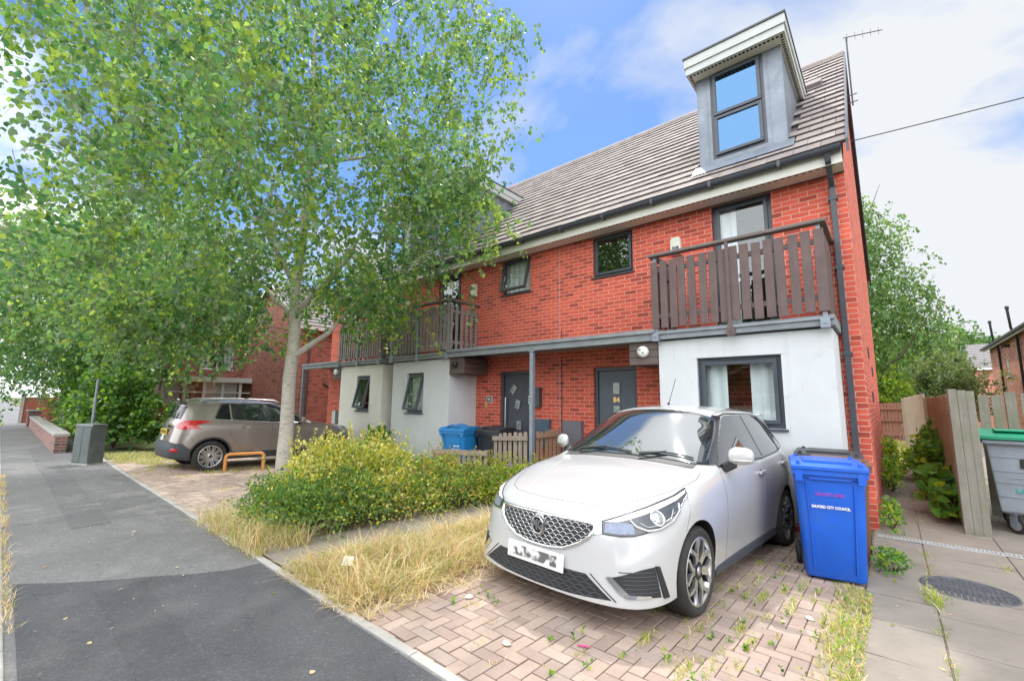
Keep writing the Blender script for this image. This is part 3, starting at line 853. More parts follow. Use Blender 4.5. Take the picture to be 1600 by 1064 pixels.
    if s['lamp'] == 'white':
        b.lathe([(0, -.075), (.05, -.072), (.085, -.05), (.09, -.02), (.09, 0)], (xl, -0.876, 2.335), 'y', 24)
        b.box(xl - .05, xl - .01, -.958, -.945, 2.36, 2.372, 1); b.box(xl + .01, xl + .04, -.958, -.945, 2.31, 2.322, 1)
        B(b, 'bulkhead_lamp', [M['white'], M['frame']], fix=False)
    else:
        b.lathe([(0, -.09), (.06, -.085), (.065, -.02), (.04, 0)], (xl, -0.876, 2.33), 'y', 20)
        B(b, 'bulkhead_lamp', M['black'])
    return H, B, X

def zrot(o): return o
hR = lambda x: x
hM = lambda x: -2 * W - x
h3 = lambda x: x - 2 * W
stR = dict(end='right', render='render', slat='slat_brown', nslat=16, sw=0.107, nside=5, tilt1=0, tilt0=0, cur1=None, curb=[(0.0, 0.38)], cur0=[(0.0, 0.34), (0.62, 1.0)],
           grille=False, door='door_grey', panes='squares', num='84', lamp='white')
stM = dict(end=None, render='render', slat='slat_grey', nslat=19, sw=0.075, nside=6, tilt1=R(14), tilt0=R(13), cur1=[(0, 1)], curb=None, cur0=[(0, 1)],
           grille=True, door='door_dark', panes='tumbling', num=None, lamp='black')
st3 = dict(end='left', render='render_cream', slat='slat_grey', nslat=19, sw=0.075, nside=6, tilt1=R(20), tilt0=R(13), cur1=[(0, 1)], curb=[(0, 1)], cur0=None,
           grille=False, door='door_dark', panes='squares', num=None, lamp='white')
HR, BR, XR = house('terraced_house', 'end terrace brick house with brown slatted balcony and grey dormer behind the white car', hR, 0, stR)
HM, BM_, XM = house('terraced_house', 'middle terrace brick house with weathered grey balcony and tumbling squares on its front door', hM, W, stM)
H3, B3, X3 = house('terraced_house', 'far terrace brick house with cream rendered bay in front of the grey-brown car', h3, 2 * W, st3)

# drainpipe of the end house, with its swan neck
b = MB(); px = -0.155
b.bar((px, -0.045, 0.0), (px, -0.045, 4.62), 0.068, 0.068, up=(0, 1, 0))
b.bar((px, -0.05, 4.60), (px, -0.36, 4.86), 0.066, 0.066); b.bar((px, -0.36, 4.84), (px, -0.40, 4.97), 0.066, 0.066, up=(0, 1, 0))
for z in (0.7, 2.2, 3.4, 4.4): b.box(px - .055, px + .055, -.083, -.001, z, z + .05)
BR(b, 'drainpipe', M['gutter'], 0.005)
def alarm(B, x, z, m, mark=True):
    b = MB(); poly = [(-.085, -.15), (.085, -.15), (.085, .12), (.06, .16), (-.06, .16), (-.085, .12)]
    b.prism([(x + p, z + q) for p, q in poly], 'y', -0.075, -0.001, 0)
    if mark:
        b.box(x - .06, x + .06, -.0775, -.0755, z - .10, z + .0, 1)
        for k, (a, c, e, g) in enumerate(((-.045, -.015, -.09, -.06), (.0, .045, -.085, -.075), (-.02, .0, -.05, -.02), (.02, .05, -.055, -.01), (-.05, -.03, -.045, -.012))):
            b.box(x + a, x + c, -.0795, -.0778, z + e, z + g, 2)
    return B(b, 'alarm_box', [M['cream_plastic'], M['frost'], M['black']])
alarm(BR, -2.38, 4.23, 1)
alarm(BM_, hM(-2.30), 4.23, 1, False)
# cable and meter boxes
b = MB(); b.box(-4.73, -4.30, -.10, -.001, 0.42, 1.17); b.box(-4.715, -4.315, -.106, -.1005, .44, 1.15); BR(b, 'meter_box', M['meter'], 0.006)
b = MB(); b.box(-5.46, -5.06, -.10, -.001, 0.62, 1.18); BM_(b, 'meter_box', M['meter_blue'], 0.006)
b = MB(); b.box(-13.95, -13.72, -.12, -.001, 0.55, 1.15); B3(b, 'meter_box', M['render'], 0.006)
b = MB(); b.tube([(-4.80, -.012, 0.4), (-4.80, -.012, 2.45)], .009, 6); b.tube([(-4.80, -.012, 2.7), (-4.79, -.012, 3.02)], .008, 6); BR(b, 'cable', pm('brown_cable', (.16, .05, .04), .6))
b = MB(); b.box(-4.86, -4.845, -.003, 0.0, 2.66, 4.79); b.box(-4.86, -4.845, -.003, 0.0, 0, 2.5); BR(b, 'expansion_joint', pm('joint_mastic', (.42, .30, .30), .8))
# canopy posts
b = MB(); b.box(-4.895, -4.815, -0.945, -0.865, -0.1, 2.488); b.box(-4.93, -4.78, -0.955, -0.855, 2.470, 2.489); BM_(b, 'canopy_post', M['galv'], 0.006)
b = MB(); b.box(-14.53, -14.45, -0.945, -0.865, -0.1, 2.488); B3(b, 'canopy_post', M['galv'], 0.006)
# letterbox and number plaque of the middle house
b = MB(); b.box(-5.60, -5.30, -.11, -.001, 1.42, 1.80); b.box(-5.615, -5.285, -.13, -.001, 1.80, 1.83); b.box(-5.60, -5.30, -.116, -.1105, 1.70, 1.715)
for k in range(3): b.box(-5.575, -5.555, -.114, -.1105, 1.50 + k * .06, 1.53 + k * .06, 1)
BM_(b, 'letterbox', [M['frame'], M['steel']], 0.006)
b = MB(); b.box(-6.90, -6.72, -.02, -.001, 1.50, 1.65, 0); b.box(-6.885, -6.735, -.023, -.0205, 1.515, 1.635, 1)
pq = BM_(b, 'number_plaque', [M['white'], M['black']], 0)
text('plaque_number', '86', 0.10, M['white'], pq, (-6.81, -.0245, 1.575), extrude=0.001, bold=0.001)
b = MB(); b.box(-6.93, -6.88, -.03, -.001, 1.38, 1.52); BM_(b, 'doorbell', M['brass'])
# aerial on the gable
b = MB()
A0 = Vector((.13, 4.0, 8.0)); A1 = Vector((.13, 4.0, 9.62))
b.tube([A0, A1], .016, 8)
b.tube([A1 + Vector((-.05, -.06, 0)), A1 + Vector((.62, .35, .10))], .010, 6)
for t in (.1, .3, .5, .7, .9):
    c_ = A1 + Vector((-.05, -.06, 0)) * (1 - t) + Vector((.62, .35, .10)) * t
    b.tube([c_ + Vector((0, 0, -.09)), c_ + Vector((0, 0, .09))], .004, 5)
for z in (8.08, 8.25): b.tube([(.0, 4.0, z), (.22, 4.0, z)], .011, 6); b.box(0.001, .03, 3.96, 4.04, z - .04, z + .04)
BR(b, 'tv_aerial', M['frame'])
# rooflight/vent tile behind the dormer
b = MB(); zz = roof_z(2.4)
b.obox((-.42, 2.4, zz + .09), (1, 0, 0), (0, math.cos(SL), math.sin(SL)), (0, -math.sin(SL), math.cos(SL)), .13, .16, .05)
BR(b, 'vent_tile', TILE[3], .01)
# small vents in the gable
b = MB()
for y, z in ((2.2, 2.35), (3.6, 2.1), (2.4, 1.6)): b.box(.001, .02, y, y + .12, z, z + .18)
BR(b, 'wall_vent', M['frame'])
# ---------------------------------------------------------------- cars
M['paint_white'] = pm('white_car_paint', (0.50, 0.50, 0.512), 0.28, var=0.01, coat=1.0, spec=0.5)
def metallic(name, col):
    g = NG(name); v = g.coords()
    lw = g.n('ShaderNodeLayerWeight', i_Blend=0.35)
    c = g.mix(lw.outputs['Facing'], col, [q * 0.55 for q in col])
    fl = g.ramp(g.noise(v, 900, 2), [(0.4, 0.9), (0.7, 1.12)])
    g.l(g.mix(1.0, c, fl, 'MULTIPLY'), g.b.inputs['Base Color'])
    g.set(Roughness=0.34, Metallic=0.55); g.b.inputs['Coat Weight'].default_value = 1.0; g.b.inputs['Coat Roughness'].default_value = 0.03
    return g.m
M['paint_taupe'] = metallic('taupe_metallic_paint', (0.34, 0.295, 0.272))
M['car_glass'] = pm('dark_car_glass', (0.012, 0.016, 0.018), 0.03, var=0.1, spec=0.9, coat=1.0)
M['privacy'] = pm('privacy_glass', (0.010, 0.012, 0.016), 0.05, var=0.1, spec=0.35)
M['trim'] = pm('black_trim', (0.020, 0.021, 0.024), 0.5, var=0.15, bump=0.1, bs=300)
M['gloss_black'] = pm('gloss_black', (0.012, 0.012, 0.014), 0.1, coat=1.0)
M['tyre'] = pm('tyre_rubber', (0.028, 0.027, 0.027), 0.75, var=0.25, vs=12, bump=0.2, bs=120, dirt=(.09, .085, .08), dirt_amt=.5)
M['chrome'] = pm('chrome', (0.82, 0.83, 0.85), 0.08, metal=1.0, var=0.02)
M['alloy'] = pm('machined_alloy', (0.62, 0.63, 0.65), 0.28, metal=0.9, var=0.06)
M['alloy_dark'] = pm('dark_alloy', (0.030, 0.030, 0.034), 0.4, metal=0.3, var=0.1)
M['disc'] = pm('brake_disc', (0.32, 0.25, 0.20), 0.5, metal=0.7, var=0.3)
M['lamp_dark'] = pm('headlamp_housing', (0.055, 0.062, 0.075), 0.12, var=0.3, vs=30, coat=1.0)
M['lamp_blue'] = pm('headlamp_indicator', (0.16, 0.20, 0.30), 0.08, var=0.25, vs=40, coat=1.0)
M['lens'] = pm('projector_lens', (0.45, 0.47, 0.48), 0.04, metal=0.55, var=0.1, coat=1.0)
M['red_lamp'] = pm('red_tail_lamp', (0.55, 0.012, 0.02), 0.08, var=0.3, vs=25, coat=1.0)
M['plate_white'] = pm('white_number_plate', (0.78, 0.78, 0.76), 0.35, var=0.03)
M['plate_yellow'] = pm('yellow_number_plate', (0.80, 0.56, 0.02), 0.35, var=0.03)
M['grey_plastic'] = pm('grey_bumper_plastic', (0.055, 0.06, 0.07), 0.55, var=0.12, bump=0.15, bs=250)
M['shut'] = pm('panel_gap', (0.10, 0.10, 0.11), 0.8)

def body_shell(rows, name, m, arches, ar, par, lv=2, ywid=0.9, inner=0.52, crease=None):
    """rows: stations of 12 points (L, y, z) from the underside centre to the top centre; half is mirrored, subdivided, arches cut"""
    nst, nk = len(rows), len(rows[0])
    bm = bmesh.new(); vd = {}
    def V(i, k, sg):
        L, y, z = rows[i][k]
        key = (i, k, sg if abs(y) > 1e-6 else 0)
        if key not in vd: vd[key] = bm.verts.new((L, y * sg, z))
        return vd[key]
    for sg in (1, -1):
        for i in range(nst - 1):
            for k in range(nk - 1):
                q = [V(i, k, sg), V(i + 1, k, sg), V(i + 1, k + 1, sg), V(i, k + 1, sg)]
                u = []
                for v in q:
                    if v not in u: u.append(v)
                if len(u) >= 3:
                    try: bm.faces.new(u)
                    except ValueError: pass
    if crease:
        cl = bm.edges.layers.float.new('crease_edge')
        def E(i, k, i2, k2, w):
            for sg in (1, -1):
                a, b_ = vd.get((i, k, sg), vd.get((i, k, 0))), vd.get((i2, k2, sg), vd.get((i2, k2, 0)))
                if a and b_:
                    e = bm.edges.get((a, b_))
                    if e: e[cl] = w
        for kind, q, lo, hi, w in crease:
            for t in range(lo, hi):
                if kind == 'k': E(t, q, t + 1, q, w)
                else: E(q, t, q, t + 1, w)
    bmesh.ops.recalc_face_normals(bm, faces=bm.faces)
    me = bpy.data.meshes.new(name); bm.to_mesh(me); bm.free()
    me.materials.append(m); me.materials.append(M['black'])
    o = bpy.data.objects.new(name, me); COL.objects.link(o)
    s = o.modifiers.new('s', 'SUBSURF'); s.levels = lv; s.render_levels = lv
    cut = MB()
    for L, z in arches:
        for sg in (1, -1):
            n = 40
            cut.lathe([(0.0001, sg * inner), (ar, sg * inner), (ar, sg * (ywid + .2)), (0.0001, sg * (ywid + .2))], (L, 0, z), 'y', n, 1, False)
    co_ = cut.build('cutter', [m, M['black']])
    bmm = bmesh.new(); bmm.from_mesh(co_.data); bmesh.ops.remove_doubles(bmm, verts=bmm.verts, dist=0.001); bmesh.ops.recalc_face_normals(bmm, faces=bmm.faces); bmm.to_mesh(co_.data); bmm.free()
    bo = o.modifiers.new('b', 'BOOLEAN'); bo.object = co_; bo.operation = 'DIFFERENCE'; bo.solver = 'EXACT'
    dg = bpy.context.evaluated_depsgraph_get(); dg.update()
    smooth = bpy.data.meshes.new_from_object(o.evaluated_get(dg))
    bo.show_viewport = False; bo.show_render = False; dg.update()
    plain = bpy.data.meshes.new_from_object(o.evaluated_get(dg))
    bvh = BVHTree.FromPolygons([v.co.copy() for v in plain.vertices], [tuple(p.vertices) for p in plain.polygons])
    o.modifiers.clear(); o.data = smooth; smooth.name = name
    bpy.data.objects.remove(co_)
    for p in smooth.polygons: p.use_smooth = True
    smooth.set_sharp_from_angle(angle=R(38))
    o.parent = par
    return o, bvh

class Proj:
    """lays 2-D outlines (given in a view direction) on the body surface as thin raised patches and lines"""
    def __init__(s, bvh, az=0.0, el=0.0, roll=0.0):
        s.b = bvh
        s.d = Vector((math.cos(az) * math.cos(el), math.sin(az) * math.cos(el), math.sin(el)))   # towards the viewer
        s.h = Vector((-math.sin(az), math.cos(az), 0)); s.u = s.d.cross(s.h)
    def hit(s, a, z):
        o = s.h * a + s.u * z + s.d * 6
        p, n, i, d = s.b.ray_cast(o, -s.d)
        if p is None:
            p, n, i, d = s.b.find_nearest(o - s.d * 5.3)
        if n.dot(s.d) < 0: n = -n
        return p, n
    def patch(s, poly, lift=0.004, res=0.03, sg=1, thick=0.0, mb=None, mi=0):
        """fills a polygon: clip a grid of cells to the outline, then drop it on the surface"""
        mb = mb or MB()
        bm = bmesh.new()
        vs = [bm.verts.new((a, z, 0)) for a, z in poly]
        f = bm.faces.new(vs)
        lo = [min(p[i] for p in poly) for i in (0, 1)]; hi = [max(p[i] for p in poly) for i in (0, 1)]
        for ax in (0, 1):
            t = math.ceil(lo[ax] / res) * res
            while t < hi[ax]:
                co_ = [0, 0, 0]; no = [0, 0, 0]; co_[ax] = t; no[ax] = 1
                bmesh.ops.bisect_plane(bm, geom=bm.verts[:] + bm.edges[:] + bm.faces[:], plane_co=co_, plane_no=no, dist=1e-5)
                t += res
        idx = {}; P = []
        for v in bm.verts:
            p, n = s.hit(v.co.x, v.co.y)
            q = p + n * lift
            idx[v] = len(P); P.append((q.x, q.y * sg, q.z))
        F = [[idx[v] for v in f.verts] for f in bm.faces]
        # a short skirt so the patch has an edge of its own
        for e in bm.edges:
            if len(e.link_faces) == 1:
                a, b_ = e.verts
                n0 = len(P)
                for v in (a, b_):                       # skirt with vertices of its own, so it does not bend the shading
                    p, n = s.hit(v.co.x, v.co.y); q = p - n * 0.006; P.append((q.x, q.y * sg, q.z)); P.append(P[idx[v]])
                F.append([n0 + 1, n0 + 3, n0 + 2, n0])
        bm.free()
        mb.add(P, F, mi, True); return mb
    def line(s, pts, w=0.006, lift=0.002, sg=1, closed=False, mb=None, mi=0, step=0.03, n=5, flat=False):
        mb = mb or MB(); out = []
        pts = list(pts) + ([pts[0]] if closed else [])
        for (a, b_) in zip(pts[:-1], pts[1:]):
            m = max(1, int(math.hypot(b_[0]-a[0], b_[1]-a[1]) / step))
            for i in range(m): out.append((a[0] + (b_[0]-a[0]) * i / m, a[1] + (b_[1]-a[1]) * i / m))
        out.append(pts[-1]); P = []
        for a, z in out:
            p, n_ = s.hit(a, z); q = p + n_ * lift; P.append(Vector((q.x, q.y * sg, q.z)))
        Q = [P[0]]
        for p in P[1:]:
            if (p - Q[-1]).length > 0.002: Q.append(p)
        if len(Q) > 1: mb.tube(Q, w / 2, n, mi, True)
        return mb

def smooth_poly(pts, it=2, closed=True):
    for _ in range(it):
        o = []
        n = len(pts)
        for i in range(n if closed else n - 1):
            a, b_ = pts[i], pts[(i + 1) % n]
            o += [(a[0]*.75 + b_[0]*.25, a[1]*.75 + b_[1]*.25), (a[0]*.25 + b_[0]*.75, a[1]*.25 + b_[1]*.75)]
        if not closed: o = [pts[0]] + o + [pts[-1]]
        pts = o
    return pts

def tyre_mesh(rad, wid, rimr):
    b = MB(); h = wid / 2
    prof = [(rimr - .005, -h * .8), (rimr + .012, -h * .96), ((rimr + rad) / 2, -h * 1.04), (rad - .018, -h * .92), (rad - .004, -h * .72), (rad, -h * .3), (rad, h * .3), (rad - .004, h * .72), (rad - .018, h * .92), ((rimr + rad) / 2, h * 1.04), (rimr + .012, h * .96), (rimr - .005, h * .8)]
    b.lathe(prof, axis='y', n=48)
    return b

def make_wheel(par, loc, rad, wid, rimr, style, sg=1, steer=0):
    """wheel seen from +y; sg=-1 turns it to the other side"""
    w = tyre_mesh(rad, wid, rimr).build('wheel', M['tyre'], par, fix=True)
    w.location = loc; w.rotation_euler = (0, 0, (0 if sg > 0 else math.pi) + steer)
    h = wid / 2
    b = MB()
    b.lathe([(rimr, h * .80), (rimr + .006, h * .92), (rimr - .006, h * .95), (rimr - .020, h * .80), (rimr - .028, h * .2), (rimr - .03, -h * .7)], axis='y', n=48, mi=0)
    if style == 'y':
        # five forked machined spokes over a dark dish
        b.lathe([(rimr - .028, -h * .1), (.02, h * .05)], axis='y', n=40, mi=1)
        for k in range(6):
            t = 2 * math.pi * k / 6 + .17
            def P(r, a, y): return Vector((r * math.cos(t + a), y, r * math.sin(t + a)))
            for s in (-1, 1):
                a1, a2 = s * .10, s * .36
                pts = [P(.062, s * .20, h * .76), P(rimr * .52, a1 * 1.15, h * .86), P(rimr * .62, s * .14, h * .88), P(rimr - .012, a2, h * .92)]
                for i in range(3):
                    b.bar(pts[i], pts[i + 1], .029 if i < 2 else .027, .018, 0, up=(0, 1, 0))
                    b.bar(pts[i] - Vector((0, .026, 0)), pts[i + 1] - Vector((0, .026, 0)), .036, .034, 1, up=(0, 1, 0))
        b.lathe([(.078, h * .55), (.074, h * .80), (.05, h * .88), (.0001, h * .88)], axis='y', n=24, mi=1)
        b.lathe([(.030, h * .86), (.030, h * .92), (.0001, h * .93)], axis='y', n=20, mi=0)
        for k in range(4):
            t = 2 * math.pi * k / 4 + .6
            b.tube([(.052 * math.cos(t), h * .86, .052 * math.sin(t)), (.052 * math.cos(t), h * .90, .052 * math.sin(t))], .009, 8, 1)
    else:
        b.lathe([(rimr - .028, -h * .1), (.02, h * .05)], axis='y', n=40, mi=1)
        for k in range(10):
            t = 2 * math.pi * k / 10
            for s in (-1, 1):
                a = t + s * .105
                p0 = Vector((.05 * math.cos(t + s * .25), h * .70, .05 * math.sin(t + s * .25))); p1 = Vector(((rimr - .012) * math.cos(a), h * .90, (rimr - .012) * math.sin(a)))
                b.bar(p0, p1, .019, .022, 0, up=(0, 1, 0))
        b.lathe([(.066, h * .55), (.062, h * .78), (.03, h * .84), (.0001, h * .84)], axis='y', n=24, mi=0)
        b.lathe([(.03, h * .845), (.028, h * .86), (.0001, h * .865)], axis='y', n=20, mi=1)
        for k in range(4):
            t = 2 * math.pi * k / 4 + .4
            b.tube([(.046 * math.cos(t), h * .80, .046 * math.sin(t)), (.046 * math.cos(t), h * .84, .046 * math.sin(t))], .008, 8, 1)
    b.build('rim', [M['alloy'], M['alloy_dark']], w)
    d = MB(); d.lathe([(.0001, -.01), (rimr * .72, -.01), (rimr * .72, .008), (.0001, .008)], axis='y', n=36, mi=0)
    d.box(-.10, -.02, -.02, .03, rimr * .5, rimr * .76, 1)
    d.build('brake', [M['disc'], M['alloy_dark']], w)
    return w

# ---- white hatchback: local +x forward, +y its left side, origin on the ground under the front axle
HB = empty('parked_car', (-1.74, -3.98, 0.062), 0, 'shiny white hatchback parked nose out on the red brick drive', 'car', 'cars parked in front of the terrace')
HB.rotation_euler = (0, R(-1.5), R(-93.4))
def st(L, side, top):
    return side, top
Z0 = .19
rows = [
 # front centre line
 [(.40,0,Z0),(.55,0,Z0),(.72,0,.155),(.815,0,.185),(.80,0,.38),(.785,0,.56),(.745,0,.685),(.69,0,.735),(.60,0,.765),(.47,0,.80),(.33,0,.835),(.2,0,.865)],
 [(.38,0,Z0),(.52,.20,Z0),(.70,.34,.155),(.80,.38,.185),(.78,.36,.38),(.765,.36,.56),(.72,.36,.69),(.665,.35,.738),(.57,.34,.768),(.43,.29,.805),(.27,.16,.845),(.13,0,.88)],
 [(.34,0,Z0),(.47,.34,Z0),(.62,.62,.155),(.71,.70,.185),(.70,.66,.38),(.675,.64,.56),(.60,.64,.69),(.53,.62,.752),(.44,.57,.785),(.31,.46,.82),(.17,.25,.86),(.05,0,.895)],
 [(.28,0,Z0),(.38,.40,Z0),(.46,.72,.16),(.50,.805,.19),(.50,.795,.40),(.50,.785,.56),(.40,.765,.705),(.29,.715,.80),(.21,.64,.83),(.13,.48,.862),(.05,.26,.89),(-.03,0,.912)],
 [(.2,0,Z0),(.27,.42,Z0),(.30,.74,.17),(.33,.83,.205),(.335,.842,.42),(.33,.842,.58),(.21,.828,.735),(.11,.765,.838),(.05,.68,.868),(0,.48,.893),(-.05,.26,.913),(-.10,0,.928)],
 [(0,0,Z0),(0,.42,Z0),(0,.73,Z0),(0,.83,.25),(0,.858,.45),(0,.864,.62),(-.02,.852,.785),(-.07,.795,.878),(-.11,.70,.91),(-.15,.49,.925),(-.18,.26,.938),(-.22,0,.95)],
 [(-.36,0,Z0),(-.36,.42,Z0),(-.36,.72,Z0),(-.36,.815,.21),(-.36,.848,.42),(-.36,.866,.63),(-.36,.858,.81),(-.36,.805,.91),(-.40,.715,.948),(-.43,.50,.968),(-.45,.26,.978),(-.47,0,.984)],
 [(-.7,0,Z0),(-.7,.42,Z0),(-.7,.72,Z0),(-.7,.805,.205),(-.7,.838,.40),(-.7,.864,.64),(-.7,.858,.83),(-.68,.81,.935),(-.87,.685,1.15),(-.86,.48,1.205),(-.84,.26,1.225),(-.82,0,1.232)],
 [(-1.1,0,Z0),(-1.1,.42,Z0),(-1.1,.72,Z0),(-1.1,.80,.205),(-1.1,.832,.40),(-1.1,.862,.65),(-1.1,.858,.84),(-1.05,.815,.955),(-1.24,.585,1.40),(-1.23,.44,1.445),(-1.21,.24,1.462),(-1.2,0,1.468)],
 [(-1.6,0,Z0),(-1.6,.42,Z0),(-1.6,.72,Z0),(-1.6,.80,.205),(-1.6,.832,.40),(-1.6,.862,.66),(-1.6,.86,.86),(-1.6,.82,.975),(-1.65,.615,1.445),(-1.66,.46,1.492),(-1.66,.25,1.507),(-1.66,0,1.512)],
 [(-2.1,0,Z0),(-2.1,.42,Z0),(-2.1,.72,Z0),(-2.1,.80,.21),(-2.1,.835,.40),(-2.1,.864,.67),(-2.1,.862,.875),(-2.1,.82,.995),(-2.2,.61,1.445),(-2.2,.46,1.49),(-2.2,.25,1.504),(-2.2,0,1.508)],
 [(-2.55,0,Z0),(-2.55,.42,Z0),(-2.55,.72,Z0),(-2.55,.81,.235),(-2.55,.845,.42),(-2.55,.866,.67),(-2.55,.858,.89),(-2.55,.805,1.015),(-2.72,.595,1.405),(-2.74,.44,1.455),(-2.74,.24,1.472),(-2.74,0,1.478)],
 [(-2.9,0,Z0+.02),(-2.9,.42,Z0+.02),(-2.9,.70,Z0+.02),(-2.9,.79,.25),(-2.9,.82,.42),(-2.9,.842,.66),(-2.88,.825,.88),(-2.86,.765,1.02),(-2.96,.61,1.24),(-3.04,.41,1.41),(-3.05,.22,1.43),(-3.05,0,1.435)],
 [(-3.05,0,.25),(-3.05,.42,.25),(-3.05,.66,.25),(-3.06,.735,.28),(-3.07,.76,.42),(-3.07,.78,.64),(-3.05,.765,.86),(-3.03,.72,.98),(-3.03,.62,1.10),(-3.05,.40,1.26),(-3.06,.22,1.27),(-3.06,0,1.275)],
 [(-3.12,0,.27),(-3.14,.25,.27),(-3.15,.42,.27),(-3.17,.44,.30),(-3.19,.46,.42),(-3.19,.47,.62),(-3.15,.46,.82),(-3.12,.44,.94),(-3.11,.40,1.02),(-3.10,.3,1.10),(-3.10,.16,1.12),(-3.10,0,1.125)],
 [(-3.14,0,.27),(-3.16,0,.27),(-3.18,0,.28),(-3.20,0,.30),(-3.22,0,.42),(-3.22,0,.62),(-3.18,0,.82),(-3.15,0,.92),(-3.14,0,.97),(-3.13,0,1.01),(-3.12,0,1.04),(-3.12,0,1.06)],
]
WB = 2.52
hb_body, HV = body_shell(rows, 'body', M['paint_white'], [(0, .305), (-WB, .305)], .345, HB, 3,
    crease=[('k', 3, 0, 15, .75), ('k', 7, 0, 7, .55), ('k', 7, 7, 13, .35), ('k', 8, 6, 12, .5), ('k', 6, 0, 5, .25), ('k', 5, 5, 12, .3),
            ('i', 6, 8, 11, .7), ('i', 8, 8, 11, .35), ('i', 12, 8, 11, .8), ('i', 13, 3, 8, .3)])
for L in (0, -WB):
    for sg in (1, -1):
        make_wheel(HB, (L, sg * .755, .302), .302, .195, .228, 'y', sg)

def wscreen(name, tint, boost):
    g = NG(name)
    g.set(Roughness=0.05); g.b.inputs['Base Color'].default_value = (*tint, 1)
    gl = g.n('ShaderNodeBsdfGlossy'); gl.inputs['Roughness'].default_value = 0.02; gl.inputs['Color'].default_value = (1, 1, 1, 1)
    fr = g.n('ShaderNodeFresnel'); fr.inputs['IOR'].default_value = 1.75
    ad = g.n('ShaderNodeMath', operation='ADD', use_clamp=True); ad.inputs[1].default_value = boost
    g.l(fr.outputs[0], ad.inputs[0]); mx = g.n('ShaderNodeMixShader')
    g.l(ad.outputs[0], mx.inputs[0]); g.l(g.b.outputs[0], mx.inputs[1]); g.l(gl.outputs[0], mx.inputs[2]); g.l(mx.outputs[0], g.o.inputs['Surface'])
    return g.m
M['windscreen'] = wscreen('windscreen_glass', (0.02, 0.03, 0.03), 0.18)
M['side_glass'] = wscreen('car_side_glass', (0.015, 0.02, 0.025), 0.0)

def both(fn):
    for sg in (1, -1): fn(sg)
PF = Proj(HV, 0); PS = Proj(HV, R(90)); PC = Proj(HV, R(38)); PW = Proj(HV, 0, R(32)); PT = Proj(HV, 0, R(78))
def uv(P, pts): return [(Vector(p).dot(P.h), Vector(p).dot(P.u)) for p in pts]

# windscreen with black border, black A-pillars
ws = [(-.475, -.66, .985), (-.50, -.33, 1.005), (-.505, 0, 1.01), (-.50, .33, 1.005), (-.475, .66, .985), (-.80, .605, 1.175), (-1.17, .535, 1.378), (-1.185, .27, 1.425), (-1.185, 0, 1.437), (-1.185, -.27, 1.425), (-1.17, -.535, 1.378), (-.80, -.605, 1.175)]
wso = PW.patch(uv(PW, ws), .006, .025).build('windscreen', M['windscreen'], HB)
PW.line(uv(PW, ws), .016, .003, closed=True, step=.04).build('seal', M['gloss_black'], wso)
def pillar(sg):
    P = Proj(HV, R(55))
    q = uv(P, [(-.47, .68, .985), (-.62, .775, .985), (-1.27, .585, 1.385), (-1.20, .548, 1.392), (-.82, .622, 1.18)])
    P.patch(q, .010, .012, sg).build('pillar_trim', M['gloss_black'], HB)
both(pillar)
# scuttle panel at the base of the windscreen and the wipers
sc_ = [(-.395, -.66, .962), (-.43, -.33, .978), (-.44, 0, .984), (-.43, .33, .978), (-.395, .66, .962), (-.478, .66, .987), (-.503, .33, 1.007), (-.508, 0, 1.012), (-.503, -.33, 1.007), (-.478, -.66, .987)]
PT.patch(uv(PT, sc_), .003, .04).build('scuttle', M['trim'], HB)
for y0, y1, x1 in ((.14, .60, -.50), (-.52, .02, -.515)):
    b = MB()
    def onw(x, y): return PW.hit(*uv(PW, [(x, y, 1.0 + (-.50 - x) * .52)])[0])
    p0 = Vector((-.455, y0, 1.01)); p1, n1 = onw(-.55, (y0 + y1) / 2); p2, n2 = onw(-.525, y1)
    q = []
    for t in range(9):
        yy = y0 - .02 + (y1 - y0 + .03) * t / 8; p, n = onw(-.535 - .03 * math.sin(t / 8 * 3.1), yy); q.append(p + n * .018)
    b.tube(q, .0075, 6); b.tube([p0, p0 + Vector((-.02, .0, .02)), q[4] + Vector((0, 0, .008))], .010, 6)
    b.build('wiper', M['trim'], HB)
# side windows
def sideglass(sg):
    fr = [(.66, .985), (.80, 1.085), (1.27, 1.372), (1.36, 1.398), (1.68, 1.408), (1.72, .998)]
    PS.patch(fr, .006, .02, sg).build('door_glass', M['side_glass'], HB)
    rr = [(1.80, 1.0), (1.765, 1.408), (2.10, 1.408), (2.30, 1.385), (2.50, 1.075), (2.49, 1.038)]
    PS.patch(rr, .006, .03, sg).build('door_glass', M['side_glass'], HB)
    qr = [(2.535, 1.045), (2.55, 1.075), (2.365, 1.372), (2.55, 1.30), (2.80, 1.075)]
    PS.patch(qr, .006, .02, sg).build('quarter_glass', M['side_glass'], HB)
    pb = [(1.72, .998), (1.68, 1.408), (1.765, 1.408), (1.80, 1.0)]
    PS.patch(pb, .003, .06, sg).build('pillar_trim', M['gloss_black'], HB)
    ol = [(.63, .972), (.80, 1.10), (1.26, 1.39), (1.40, 1.417), (1.70, 1.424), (2.10, 1.424), (2.34, 1.398), (2.58, 1.31), (2.85, 1.065), (2.5, 1.025), (1.75, .985)]
    PS.line(ol, .022, .001, sg, closed=True, step=.05).build('window_seal', M['gloss_black'], HB)
    PS.line([(2.50, 1.03), (2.525, 1.075), (2.335, 1.39)], .03, .002, sg, step=.05).build('pillar_trim', M['gloss_black'], HB)
both(sideglass)
